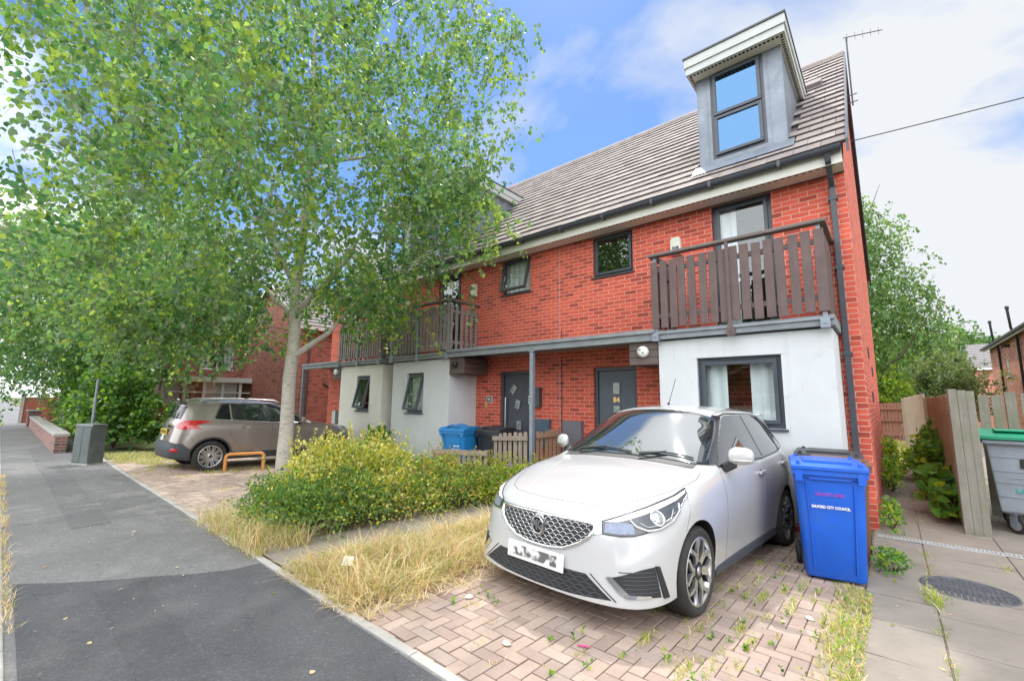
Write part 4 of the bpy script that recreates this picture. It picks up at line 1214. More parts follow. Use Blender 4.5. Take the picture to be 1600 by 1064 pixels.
# shut lines
def shuts(sg):
    b = MB()
    PS.line([(.60, .93), (.575, .80), (.58, .62), (.60, .40), (.615, .245)], .0055, -.0012, sg, mb=b)
    PS.line([(1.735, .975), (1.745, .70), (1.73, .45), (1.70, .245)], .0055, -.0012, sg, mb=b)
    PS.line([(2.555, 1.01), (2.53, .85), (2.40, .72), (2.25, .60), (2.16, .45), (2.12, .245)], .0055, -.0012, sg, mb=b)
    # wing to bumper
    PC.line(uv(PC, [(.06, .79, .835), (.10, .83, .72), (.21, .85, .60)]), .005, -.001, sg, mb=b)
    b.build('door_gap', M['shut'], HB)
both(shuts)
b = MB()
hl = [(-.36, .735, .945), (-.20, .765, .925), (-.05, .755, .89), (.15, .70, .845), (.36, .60, .79), (.52, .50, .752), (.60, .38, .735), (.635, .2, .728), (.645, 0, .727)]
for sg in (1, -1): PT.line(uv(PT, hl), .006, -.001, sg, mb=b, step=.05)
b.build('bonnet_gap', M['shut'], HB)
# raised bonnet creases
for sg in (1, -1):
    bb = MB(); PT.line(uv(PT, [(-.34, .56, .97), (0, .49, .915), (.3, .40, .845), (.56, .33, .76)]), .018, -.0065, sg, mb=bb, step=.05, n=8); bb.build('bonnet_crease', M['paint_white'], HB)

# grille: dark recess, bright scale pattern, chrome surround, badge
GR = [(-.425, .650), (-.25, .652), (0, .655), (.25, .652), (.425, .650), (.432, .615), (.40, .565), (.33, .515), (.22, .468), (.1, .452), (0, .449), (-.1, .452), (-.22, .468), (-.33, .515), (-.40, .565), (-.432, .615)]
gro = PF.patch(GR, .003, .06).build('grille', M['trim'], HB)
def inside(p, poly):
    c = False; n = len(poly)
    for i in range(n):
        (x1, y1), (x2, y2) = poly[i], poly[(i + 1) % n]
        if (y1 > p[1]) != (y2 > p[1]) and p[0] < (x2 - x1) * (p[1] - y1) / (y2 - y1) + x1: c = not c
    return c
def mesh_pattern(poly, dx, dz, w, lift, name, m, par, sm=1.0, slope=.35):
    b = MB(); lo = [min(p[i] for p in poly) for i in (0, 1)]; hi = [max(p[i] for p in poly) for i in (0, 1)]
    r = 0; z = lo[1]
    while z < hi[1]:
        x = lo[0] - dx + (dx / 2 if r % 2 else 0)
        while x < hi[0]:
            if inside((x, z), poly):
                seg = [(x - dx / 2, z - dz * .5), (x - dx * .28, z - dz * .02), (x, z + dz * .14), (x + dx * .28, z - dz * .02), (x + dx / 2, z - dz * .5)]
                seg = [p for p in seg if inside(p, poly)]
                if len(seg) > 1: PF.line(seg, w, lift, mb=b, step=.1, n=4)
            x += dx
        z += dz; r += 1
    return b.build(name, m, par, fix=False)
mesh_pattern(GR, .056, .0235, .0050, .004, 'grille_mesh', M['chrome'], gro)
PF.line(GR, .022, .004, closed=True, step=.05, n=6).build('grille_surround', M['chrome'], gro)
oc = [(.074 * math.cos(R(22.5 + 45 * k)), .578 + .074 * math.sin(R(22.5 + 45 * k)) * 1.04) for k in range(8)]
pb_, nb_ = PF.hit(0, .578)
b = MB(); b.prism(oc, 'x', pb_.x - .01, pb_.x + .022, 0)
i1 = [(a * .86, .578 + (z - .578) * .86) for a, z in oc]
b.prism(i1, 'x', pb_.x + .0225, pb_.x + .026, 1)
bdg = b.build('badge', [M['chrome'], M['gloss_black']], HB)
i2 = [(a * .78, .578 + (z - .578) * .78) for a, z in oc]
b = MB(); b.tube([Vector((pb_.x + .028, a, z)) for a, z in i2 + [i2[0]]], .0035, 5); b.build('badge_rim', M['chrome'], bdg)
text('badge_letters', 'MG', .074, M['chrome'], bdg, (pb_.x + .027, 0, .578), (R(90), 0, R(90)), .002, .0028, (.9, 1.25, 1))
# headlamps
def headlamp(sg):
    P = Proj(HV, R(38))
    o3 = [(.655, .455, .672), (.55, .60, .728), (.36, .70, .782), (.17, .752, .825), (.035, .775, .862), (.06, .795, .825), (.20, .806, .755), (.36, .79, .685), (.49, .742, .632), (.585, .645, .602), (.63, .575, .597), (.685, .475, .600)]
    o = uv(P, o3)
    h = P.patch(o, .005, .03, sg).build('headlight', M['lamp_dark'], HB)
    i_ = uv(P, [(.640, .47, .662), (.60, .56, .672), (.545, .62, .668), (.56, .64, .615), (.63, .57, .606), (.672, .485, .609)])
    P.patch(i_, .0075, .03, sg).build('indicator_lens', M['lamp_blue'], h)
    P.line(o, .009, .003, sg, closed=True, step=.03).build('seal', M['gloss_black'], h)
    # bright brow and the looped light guide
    P.patch(uv(P, [(.645, .46, .668), (.55, .602, .722), (.36, .70, .774), (.17, .752, .816), (.05, .775, .850), (.075, .785, .833), (.19, .772, .794), (.38, .712, .744), (.54, .615, .698), (.60, .545, .674)]), .0085, .03, sg).build('light_guide', M['white'], h)
    P.line(uv(P, [(.555, .605, .688), (.545, .645, .655), (.50, .705, .632), (.42, .75, .640), (.30, .785, .680), (.21, .792, .735), (.18, .775, .775)]), .016, .008, sg, step=.02, n=6).build('light_guide', M['chrome'], h)
    P.line(uv(P, [(.515, .655, .675), (.49, .70, .652), (.40, .745, .662), (.30, .772, .70), (.25, .765, .745)]), .007, .008, sg, step=.02, n=5).build('light_guide', M['alloy'], h)
    p, n = P.hit(*uv(P, [(.40, .725, .702)])[0])
    c = MB(); q = n.to_track_quat('Z', 'Y').to_matrix().to_4x4(); c.x = Matrix.Translation(p - n * .012) @ q
    c.lathe([(.054, .0), (.054, .022), (.046, .024), (.043, .018)], n=24, mi=0); c.lathe([(.043, .016), (.030, .027), (.0001, .032)], n=24, mi=1)
    if sg < 0:
        c.v = [(x, -y, z) for x, y, z in c.v]
    c.build('projector', [M['chrome'], M['lens']], h)
    # bright link between grille and lamp
    P.patch(uv(P, [(.715, .435, .655), (.66, .452, .67), (.69, .473, .60), (.725, .425, .585)]), .0075, .02, sg).build('chrome_link', M['chrome'], h)
both(headlamp)
# lower intake, plate, fog recesses, lip
LG = [(-.435, .335), (.435, .335), (.60, .218), (.4, .210), (-.4, .210), (-.60, .218)]
LG = [(-.40, .345), (.40, .345), (.575, .222), (.3, .205), (0, .20), (-.3, .205), (-.575, .222)]
lgo = PF.patch(LG, .002, .06).build('lower_grille', M['trim'], HB)
mesh_pattern(LG, .075, .023, .0065, .003, 'grille_mesh', M['grey_plastic'], lgo)
PF.line([(-.43, .352), (-.60, .218)], .008, .001, mb=None).build('intake_edge', M['trim'], lgo)
PF.line([(.43, .352), (.60, .218)], .008, .001, mb=None).build('intake_edge', M['trim'], lgo)
px0, _ = PF.hit(0, .38)
b = MB(); b.x = Matrix.Translation((px0.x + .012, -.015, .372)) @ Matrix.Rotation(R(-4), 4, 'Y')
b.box(-.004, .004, -.262, .262, -.058, .058, 0)
plo = b.build('number_plate', M['plate_white'], HB, .003)
g = NG('obscured_plate_smudge'); v = g.coords()
c_ = g.ramp(g.noise(v, 19, 1.5, .4), [(.44, .68), (.56, .12)])
g.l(c_, g.b.inputs['Base Color']); g.set(Roughness=.4); M['smudge'] = g.m
b = MB(); b.x = Matrix.Translation((px0.x + .0172, -.015, .372)) @ Matrix.Rotation(R(-4), 4, 'Y')
b.box(-.0005, .0005, -.205, .205, -.036, .036); b.build('plate_smudge', M['smudge'], plo)
def fog(sg):
    P = Proj(HV, R(30))
    ol = uv(P, [(.705, .565, .355), (.60, .72, .412), (.52, .765, .425), (.49, .79, .245), (.56, .755, .250), (.66, .655, .255)])
    f = P.patch(ol, .003, .03, sg).build('fog_recess', M['trim'], HB)
    b = MB(); z = .27
    for k in range(6):
        zz = .275 + k * .023
        P.line(uv(P, [(.66 + .002 * k, .64 - .01 * k, zz), (.55, .75, zz + .004), (.50, .78, zz + .004)]), .006, .003, sg, mb=b, step=.03, n=4)
    b.build('grille_mesh', M['grey_plastic'], f)
    P.patch(uv(P, [(.735, .535, .352), (.715, .565, .358), (.66, .655, .268), (.56, .752, .262), (.56, .752, .248), (.672, .648, .245), (.70, .60, .275)]), .010, .010, sg).build('chrome_trim', M['chrome'], f)
    P.patch(uv(P, [(.53, .772, .43), (.50, .785, .428), (.43, .812, .24), (.48, .80, .238)]), .012, .03, sg).build('air_vent', M['trim'], f)
both(fog)
# black sills
def sill(sg):
    b = MB()
    P = [(-.42, .815, .195), (-2.12, .805, .205)]
    b.x = None
    b.bar((-.40, sg * .795, .205), (-2.14, sg * .795, .215), .05, .075)
    b.build('sill_trim', M['grey_plastic'], HB, .012)
both(sill)
# mirrors
def mirror(sg):
    b = MB()
    prof = [(-.03, -.075), (.03, -.07), (.055, -.02), (.045, .04), (.01, .07), (-.035, .068)]
    rings = []
    for t, s_, dz in ((0, .55, 0), (.03, .92, 0), (.10, 1.0, .004), (.165, .88, .004), (.205, .5, .0)):
        rings.append([(-.70 - t * .28 + x * s_, sg * (.845 + t * .92), 1.065 + dz + z * s_ * 1.12) for x, z in prof])
    vs = [p for r_ in rings for p in r_]; n = len(prof)
    fs = [(i*n+k, i*n+(k+1)%n, (i+1)*n+(k+1)%n, (i+1)*n+k) for i in range(4) for k in range(n)] + [tuple(range(n)), tuple(range(4*n, 5*n))]
    b.add(vs, fs, 0, True)
    o = b.build('door_mirror', M['paint_white'], HB)
    sm = o.modifiers.new('s', 'SUBSURF'); sm.levels = sm.render_levels = 2
    b = MB(); b.bar((-.70, sg * .80, .955), (-.725, sg * .89, 1.01), .075, .08); b.build('mirror_stalk', M['trim'], o, .015)
    b = MB(); b.bar((-.665, sg * .89, 1.03), (-.715, sg * 1.02, 1.032), .016, .014); b.build('repeater', M['chrome'], o, .004)
both(mirror)
# handles
def handle(sg):
    for L, z in ((-1.58, .862), (-2.44, .905)):
        p, n = PS.hit(-L, z)
        b = MB(); b.obox((p.x, sg * (p.y + .022), p.z), (1, 0, 0), (0, 1, 0), (0, 0, 1), .085, .011, .016)
        for dx_ in (-.065, .065): b.obox((p.x + dx_, sg * (p.y + .008), p.z), (1, 0, 0), (0, 1, 0), (0, 0, 1), .014, .014, .013)
        b.build('door_handle', M['paint_white'], HB, .007)
        c = MB(); c.x = Matrix.Translation((p.x, sg * (p.y - .001), p.z)); c.lathe([(.03, .004), (.0001, .004)], axis='y', n=16); c.build('handle_cup', M['shut'], HB)
both(handle)
# roof aerial, rain channels, shark fin, rear spoiler
b = MB(); b.tube([(-1.42, .0, 1.505), (-1.62, .0, 1.80)], .0035, 6); b.lathe([(.016, 0), (.012, .02), (.0001, .03)], (-1.42, 0, 1.50), n=10); b.build('aerial', M['trim'], HB)
def channel(sg):
    PT.line(uv(PT, [(-1.24, .53, 1.43), (-1.7, .55, 1.46), (-2.2, .55, 1.46), (-2.7, .52, 1.43)]), .012, -.003, sg, step=.08).build('roof_channel', M['trim'], HB)
both(channel)
b = MB(); b.box(-3.16, -2.98, -.50, .50, 1.405, 1.44); b.build('spoiler', M['paint_white'], HB, .015)
# ---- grey-brown crossover, nose to the house
CR = empty('parked_car', (-11.0, -2.12, 0.03), 0, 'grey-brown crossover parked nose in behind the orange hoop barrier', 'car', 'cars parked in front of the terrace')
CR.rotation_euler = (0, R(1.0), R(90)); CR.scale = (.95, .95, .95)
q0 = .22
def rw(L, ws, zs, wl, wm, wsh, zsh, wb, zb, g8, g9, g10, g11, zu=q0):
    return [(L,0,zu),(L,.42,zu),(L,ws,zu),(L,wl,zs),(L,wm-.02,.45),(L,wm,.68),(L,wsh,zsh),(L,wb,zb),g8,g9,g10,g11]
crow = [
 [(.5,0,q0),(.65,0,q0),(.80,0,q0),(.90,0,.25),(.92,0,.45),(.91,0,.64),(.87,0,.79),(.80,0,.85),(.68,0,.89),(.5,0,.925),(.3,0,.96),(.12,0,.985)],
 [(.45,0,q0),(.6,.25,q0),(.76,.36,q0),(.87,.38,.25),(.89,.38,.45),(.88,.38,.64),(.83,.38,.80),(.76,.37,.86),(.63,.36,.90),(.43,.3,.935),(.22,.17,.97),(.05,0,.998)],
 [(.38,0,q0),(.5,.38,q0),(.64,.62,q0),(.74,.68,.26),(.76,.69,.45),(.73,.69,.64),(.64,.68,.81),(.55,.65,.88),(.45,.58,.91),(.3,.47,.945),(.12,.26,.985),(-.02,0,1.01)],
 [(.3,0,q0),(.36,.42,q0),(.42,.74,q0),(.46,.80,.27),(.47,.825,.45),(.44,.825,.66),(.32,.80,.83),(.22,.745,.91),(.14,.66,.94),(.05,.49,.97),(-.04,.27,1.0),(-.1,0,1.02)],
 rw(0,.74,.28,.835,.868,.85,.86,.79,.955,(-.08,.70,.985),(-.14,.5,1.01),(-.18,.27,1.03),(-.22,0,1.04)),
 rw(-.36,.72,.25,.82,.866,.855,.88,.80,.985,(-.40,.70,1.02),(-.43,.5,1.045),(-.45,.27,1.06),(-.47,0,1.065)),
 rw(-.75,.72,.25,.815,.866,.858,.90,.81,1.005,(-.82,.67,1.20),(-.80,.48,1.255),(-.78,.27,1.275),(-.76,0,1.28)),
 rw(-1.1,.72,.25,.81,.866,.858,.91,.815,1.015,(-1.16,.585,1.40),(-1.15,.45,1.455),(-1.13,.26,1.475),(-1.12,0,1.48)),
 rw(-1.6,.72,.25,.81,.868,.86,.92,.815,1.03,(-1.62,.60,1.445),(-1.62,.47,1.50),(-1.62,.27,1.517),(-1.62,0,1.522)),
 rw(-2.1,.72,.26,.82,.870,.862,.935,.81,1.05,(-2.14,.595,1.445),(-2.14,.46,1.505),(-2.14,.27,1.52),(-2.14,0,1.525)),
 rw(-2.538,.73,.28,.835,.874,.868,.955,.80,1.075,(-2.6,.58,1.42),(-2.62,.45,1.485),(-2.64,.26,1.50),(-2.64,0,1.505)),
 rw(-2.9,.72,.28,.82,.86,.845,.95,.76,1.08,(-2.88,.58,1.34),(-2.94,.44,1.445),(-2.96,.25,1.46),(-2.96,0,1.465)),
 [(-3.05,0,.27),(-3.05,.42,.27),(-3.05,.7,.27),(-3.08,.78,.30),(-3.10,.80,.45),(-3.08,.80,.68),(-3.04,.775,.93),(-3.00,.70,1.06),(-2.98,.60,1.2),(-2.99,.42,1.42),(-3.01,.24,1.435),(-3.01,0,1.44)],
 [(-3.12,0,.27),(-3.14,.3,.27),(-3.15,.5,.27),(-3.2,.56,.30),(-3.24,.57,.46),(-3.21,.57,.66),(-3.15,.55,.92),(-3.11,.51,1.04),(-3.08,.46,1.15),(-3.05,.35,1.26),(-3.05,.2,1.28),(-3.05,0,1.285)],
 [(-3.14,0,.27),(-3.17,0,.27),(-3.2,0,.27),(-3.24,0,.30),(-3.28,0,.46),(-3.25,0,.66),(-3.19,0,.92),(-3.15,0,1.02),(-3.13,0,1.07),(-3.12,0,1.11),(-3.11,0,1.14),(-3.10,0,1.16)],
]
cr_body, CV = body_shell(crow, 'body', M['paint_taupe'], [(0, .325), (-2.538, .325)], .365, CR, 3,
    crease=[('k', 3, 0, 14, .6), ('k', 7, 0, 6, .5), ('k', 7, 6, 12, .4), ('k', 6, 5, 12, .3), ('k', 8, 5, 11, .5), ('i', 5, 8, 11, .7), ('i', 7, 8, 11, .35), ('i', 12, 8, 11, .8), ('i', 13, 3, 7, .3), ('k', 4, 11, 14, .5)])
for L in (0, -2.538):
    for sg in (1, -1):
        make_wheel(CR, (L, sg * .765, .322), .322, .205, .222, 'multi', sg)
QS = Proj(CV, R(-90)); QB = Proj(CV, R(180)); QC = Proj(CV, R(-140)); QW = Proj(CV, 0, R(35)); QR = Proj(CV, R(180), R(15))
def cside(sg):
    QS.patch([(-2.50, 1.095), (-2.50, 1.13), (-2.375, 1.40), (-2.235, 1.41), (-2.215, 1.06)], .004, .05, sg).build('quarter_glass', M['privacy'], CR)
    QS.patch([(-2.18, 1.055), (-2.20, 1.412), (-1.42, 1.418), (-1.40, 1.028)], .004, .06, sg).build('door_glass', M['side_glass'], CR)
    QS.patch([(-1.30, 1.022), (-1.33, 1.418), (-1.20, 1.405), (-.78, 1.175), (-.55, 1.01)], .004, .06, sg).build('door_glass', M['side_glass'], CR)
    QS.patch([(-1.40, 1.028), (-1.42, 1.418), (-1.33, 1.418), (-1.30, 1.022)], .003, .06, sg).build('pillar_trim', M['gloss_black'], CR)
    QS.line([(-2.53, 1.09), (-2.39, 1.418), (-1.3, 1.434), (-1.17, 1.42), (-.76, 1.19), (-.50, 1.0)], .016, .002, sg, step=.05).build('window_seal', M['gloss_black'], CR)
    QS.line([(-2.53, 1.085), (-1.4, 1.018), (-.5, .998)], .012, .003, sg, step=.05).build('chrome_trim', M['chrome'], CR)
    b = MB()
    QS.line([(-1.36, 1.01), (-1.355, .7), (-1.37, .42)], .006, -.001, sg, mb=b)
    QS.line([(-2.22, 1.05), (-2.24, .92), (-2.19, .72), (-2.02, .52), (-1.94, .42)], .006, -.001, sg, mb=b)
    QS.line([(-.38, .96), (-.36, .7), (-.40, .42)], .006, -.001, sg, mb=b)
    QS.line([(-2.90, 1.03), (-2.96, .80), (-2.86, .64)], .005, -.001, sg, mb=b)
    b.build('door_gap', M['shut'], CR)
    QS.patch([(-2.17, .25), (-2.20, .40), (-1.3, .385), (-.37, .385), (-.34, .25)], .010, .07, sg).build('sill_trim', M['grey_plastic'], CR)
    QS.line([(-2.12, .405), (-1.3, .395), (-.42, .395)], .012, .012, sg, step=.08).build('chrome_trim', M['chrome'], CR)
    for L0 in (0, -2.538):
        arc = [(L0 + .385 * math.cos(t), .325 + .385 * math.sin(t)) for t in [R(-8 + 196 * k / 18) for k in range(19)]]
        QS.line(arc, .038, -.004, sg, step=.06, n=8).build('arch_trim', M['grey_plastic'], CR)
    for L0, z in ((-1.93, .915), (-1.08, .885)):
        p, n = QS.hit(L0, z); yy = p.y * sg; s_ = -sg
        b = MB(); b.obox((L0, yy + s_ * .022, z), (1, 0, 0), (0, 1, 0), (0, 0, 1), .10, .011, .018); b.obox((L0, yy + s_ * .006, z), (1, 0, 0), (0, 1, 0), (0, 0, 1), .09, .016, .01)
        b.build('door_handle', M['chrome'], CR, .006)
    # claw tail lamp wrapping the corner
    P = Proj(CV, R(-130))
    tl = uv(P, [(-3.16, -.52, .94), (-3.12, -.62, 1.03), (-3.00, -.77, 1.07), (-2.70, -.83, 1.055), (-2.58, -.85, 1.045), (-2.76, -.85, 1.0), (-2.86, -.84, .965), (-2.74, -.865, .885), (-2.90, -.84, .89), (-3.02, -.79, .88), (-3.12, -.66, .885)])
    P.patch(tl, .008, .03, sg).build('tail_light', M['red_lamp'], CR)
    # mirror
    b = MB(); b.obox((-.74, -sg * -.0 + -.965 * sg, 1.07), (1, 0, 0), (0, 1, 0), (0, 0, 1), .055, .105, .065); o = b.build('door_mirror', M['paint_taupe'], CR, .03)
    b = MB(); b.bar((-.72, -.81 * sg, 1.0), (-.73, -.90 * sg, 1.03), .07, .05); b.build('mirror_stalk', M['trim'], o)
    b = MB(); pts = []
    for k in range(13):
        t = k / 12; L = -1.15 - 1.62 * t
        pts.append((L, -.545 * sg, 1.478 + .028 * math.sin(math.pi * t) + (.028 if 0 < k < 12 else -.01)))
    b.tube(pts, .016, 8); 
    for L in (-1.9,): b.box(L - .03, L + .03, -.55 * sg - .01, -.55 * sg + .01, 1.44, 1.52)
    b.build('roof_rail', M['alloy'], CR)
    # headlamp
    P = Proj(CV, R(-42)); hl_ = uv(P, [(.80, -.50, .80), (.62, -.66, .88), (.30, -.76, .93), (.22, -.79, .90), (.40, -.80, .80), (.66, -.68, .74)])
    P.patch(hl_, .005, .03, sg).build('headlight', M['lens'], CR)
for sg in (1, -1): cside(sg)
rg_ = uv(QR, [(-3.10, -.52, 1.09), (-3.10, .52, 1.09), (-3.02, .50, 1.36), (-3.02, -.50, 1.36)])
QR.patch(rg_, .006, .05).build('rear_glass', M['privacy'], CR)
QB.patch([(-.66, .27), (-.72, .60), (-.45, .64), (.45, .64), (.72, .60), (.66, .27)], .008, .06).build('bumper', M['grey_plastic'], CR)
for sg in (1, -1):
    P = Proj(CV, R(-125))
    P.patch(uv(P, [(-3.16, -.62, .27), (-3.19, -.62, .60), (-3.05, -.80, .60), (-2.905, -.85, .48), (-2.91, -.84, .27)]), .008, .05, sg).build('bumper', M['grey_plastic'], CR)
    P.patch(uv(P, [(-3.2, -.64, .43), (-3.19, -.66, .50), (-3.10, -.78, .49), (-3.11, -.765, .45)]), .014, .03, sg).build('reflector', M['red_lamp'], CR)
px1, _ = QB.hit(0, .80)
b = MB(); b.box(px1.x - .016, px1.x - .004, -.26, .26, .76, .87); yp = b.build('number_plate', M['plate_yellow'], CR, .003)
b = MB(); rg = random.Random(8); x = -.21
while x < .2:
    b.box(px1.x - .0185, px1.x - .0165, x, x + .035, .785, .845); x += .062
b.build('plate_marks', M['trim'], yp)
b = MB(); b.box(-3.11, -2.96, -.43, .43, 1.415, 1.44); b.build('spoiler', M['gloss_black'], CR, .01)
b = MB(); b.box(px1.x - .02, px1.x + .02, -.34, .34, .925, .955); b.build('boot_trim', M['gloss_black'], CR, .006)
b = MB(); p0 = QR.hit(0, uv(QR, [(-3.08, 0, 1.13)])[0][1])[0]; b.tube([p0 + Vector((-.02, .02, 0)), p0 + Vector((-.0, .30, .10))], .008, 6); b.build('wiper', M['trim'], CR)
b = MB(); b.tube([(-2.9, 0, 1.46), (-3.08, 0, 1.66)], .004, 6); b.build('aerial', M['trim'], CR)
cw_ = [(-.48, -.66, 1.055), (-.5, 0, 1.075), (-.48, .66, 1.055), (-1.10, .535, 1.385), (-1.10, 0, 1.455), (-1.10, -.535, 1.385)]
QW.patch(uv(QW, cw_), .004, .05).build('windscreen', M['windscreen'], CR)
QF = Proj(CV, 0)
QF.patch([(-.40, .56), (.40, .56), (.46, .72), (.30, .75), (-.30, .75), (-.46, .72)], .004, .05).build('grille', M['trim'], CR)
# ---------------------------------------------------------------- bins, fences, street furniture
def plastic(name, col):
    return pm(name, col, 0.42, var=0.08, vs=4, bump=0.06, bs=220, dirt=[q * .6 + .05 for q in col], dirt_amt=.55, ds=3.5)
M['bin_blue'] = plastic('bin_blue', (0.010, 0.115, 0.62))
M['bin_sky'] = plastic('bin_light_blue', (0.012, 0.20, 0.50))
M['bin_black'] = plastic('bin_black', (0.035, 0.036, 0.045))
M['bin_brown'] = plastic('bin_brown', (0.19, 0.085, 0.055))
M['magenta'] = pm('faded_magenta_ink', (0.42, 0.05, 0.42), .6)
def wheelie(name, loc, rz, m, label, dome=True, group=None, tilt=0, s=1.0):
    """two-wheeled bin, front towards -y, wheels at the back"""
    t = empty(name, loc, rz, label, 'bin', group); t.scale = (s, s, s)
    if tilt: t.rotation_euler = (tilt, 0, rz)
    b = MB(); H = .93
    # tapered body with vertical ribs as a lofted rounded rectangle
    def ring(z, hw, y0, y1, r):
        p = []
        for cx_, cy_, a0 in ((hw - r, y0 + r, -90), (hw - r, y1 - r, 0), (-hw + r, y1 - r, 90), (-hw + r, y0 + r, 180)):
            for k in range(4):
                a = R(a0 + 30 * k); p.append((cx_ + r * math.cos(a), cy_ + r * math.sin(a), z))
        return p
    rings = [ring(.035, .228, -.24, .19, .04), ring(.06, .238, -.255, .20, .045), ring(.50, .256, -.30, .245, .045), ring(H - .07, .272, -.335, .285, .045), ring(H - .06, .285, -.35, .30, .04), ring(H, .288, -.355, .305, .04)]
    vs = [p for r_ in rings for p in r_]; n = len(rings[0])
    b.add(vs, [(i*n+k, i*n+(k+1)%n, (i+1)*n+(k+1)%n, (i+1)*n+k) for i in range(len(rings)-1) for k in range(n)] + [tuple(reversed(range(n)))], 0, True)
    body = b.build('body', m, t); body.data.set_sharp_from_angle(angle=R(32))
    # pressed panel and ribs on the front
    b = MB()
    for x0 in (-.185, .185):
        b.bar((x0 * .86, -.268, .10), (x0, -.338, H - .10), .012, .012)
    b.bar((-.16, -.3415, H - .065), (.16, -.3415, H - .065), .03, .014)
    b.build('front_rib', m, body, .004)
    # rim flange under the lid
    b = MB(); b.box(-.293, .293, -.372, -.345, H - .035, H + .012); b.box(-.293, -.268, -.345, .31, H - .035, H + .012); b.box(.268, .293, -.345, .31, H - .035, H + .012)
    b.box(-.268, .268, .285, .33, H - .035, H + .012)
    for x0 in (-.24, .24): b.box(x0 - .03, x0 + .03, -.378, -.372, H - .09, H + .005)
    b.build('rim', m, t, .006)
    b = MB()
    if dome:
        prof = [(-.385, .012), (-.385, .045), (-.33, .075), (-.15, .098), (.10, .10), (.27, .085), (.36, .05), (.36, .012)]
    else:
        prof = [(-.385, .012), (-.385, .040), (-.33, .055), (-.15, .062), (.10, .062), (.27, .06), (.36, .045), (.36, .012)]
    for x0, x1, sc in ((-.298, .298, 1.0),):
        vs = [(x, y, H + z) for x in (x0, -.26, .26, x1) for y, z in [(y, .012 + (z - .012) * (1 if abs(x) < .3 else .55)) for y, z in prof]]
        n = len(prof)
        b.add(vs, [(i*n+k, (i+1)*n+k, (i+1)*n+(k+1)%n, i*n+(k+1)%n) for i in range(3) for k in range(n)] + [tuple(range(n)), tuple(reversed(range(3*n, 4*n)))], 0, False)
    if dome:
        for y0, hh in ((-.30, .055), (-.02, .06)):
            pts = [(-.17 + .34 * k / 10, y0, H + .075 + hh * math.sin(math.pi * k / 10)) for k in range(11)]
            for (p, q) in zip(pts[:-1], pts[1:]): b.bar(p, q, .07, .03)
    else:
        b.box(-.19, .19, -.25, .16, H + .05, H + .074); b.box(-.17, .17, -.23, .14, H + .074, H + .078)
        for x0 in (-.255, .23):
            b.box(x0, x0 + .03, -.345, -.30, H + .05, H + .078); b.box(x0, x0 + .03, .24, .28, H + .05, H + .078)
    b.build('lid', m, t, .008)
    b = MB(); b.tube([(-.24, .365, H - .01), (.24, .365, H - .01)], .016, 10)
    for x0 in (-.24, 0, .24): b.bar((x0, .29, H - .02), (x0, .37, H - .01), .03, .035)
    b.build('handle', m, t, .004)
    for sx in (-1, 1):
        w = MB(); w.lathe([(.0001, -.022), (.05, -.024), (.085, -.024), (.1, -.012), (.1, .012), (.085, .024), (.05, .024), (.0001, .022)], axis='x', n=28)
        w.lathe([(.052, -.026), (.03, -.02), (.0001, -.02)], axis='x', n=20); w.lathe([(.0001, .02), (.03, .02), (.052, .026)], axis='x', n=20)
        wo = w.build('wheel', M['tyre'], t); wo.location = (sx * .268, .215, .1)
    b = MB(); b.tube([(-.27, .215, .1), (.27, .215, .1)], .011, 8); b.build('axle', M['steel'], t)
    return t, body
G1 = 'wheelie bins beside the path'
bb, bbody = wheelie('wheelie_bin', (-.286, -2.295, .022), R(10), M['bin_blue'], 'bright blue wheelie bin standing beside the rear of the white car', False, G1, s=1.02)
fa = math.atan2(.066, .66)
bb.scale = (.926, 1.02, 1.02)
text('bin_lettering', 'SALFORD CITY COUNCIL', .030, M['white'], bbody, (-.005, -.318, .63), (R(90) - .09, 0, 0), .0006, .0012, (.86, 1, 1))
text('bin_lettering', 'NO HOT ASHES', .036, M['magenta'], bbody, (-.005, -.327, .735), (R(90) - .09, 0, 0), .0006, .0006, (.86, 1, 1))
wheelie('wheelie_bin', (-.30, -1.52, .0), R(8), M['bin_brown'], 'brown wheelie bin just behind the bright blue one', False, G1)
wheelie('wheelie_bin', (-.36, -1.15, .0), R(4), M['bin_black'], 'black wheelie bin against the house corner behind the brown bin', False, G1, s=1.03)
G2 = 'wheelie bins by the front doors'
b3, bd3 = wheelie('wheelie_bin', (-6.42, -1.22, .0), R(14), M['bin_sky'], 'lighter blue wheelie bin in front of the white bay', True, G2)
text('bin_lettering', 'SALFORD', .035, M['white'], bd3, (.09, -.318, .66), (R(90) - .09, 0, 0), .0006, .001)
text('bin_lettering', 'CITY COUNCIL', .035, M['white'], bd3, (.09, -.311, .59), (R(90) - .09, 0, 0), .0006, .001)
wheelie('wheelie_bin', (-5.92, -.72, .0), R(10), M['bin_black'], 'black wheelie bin behind the picket fence by the dark front door', True, G2, s=.98)

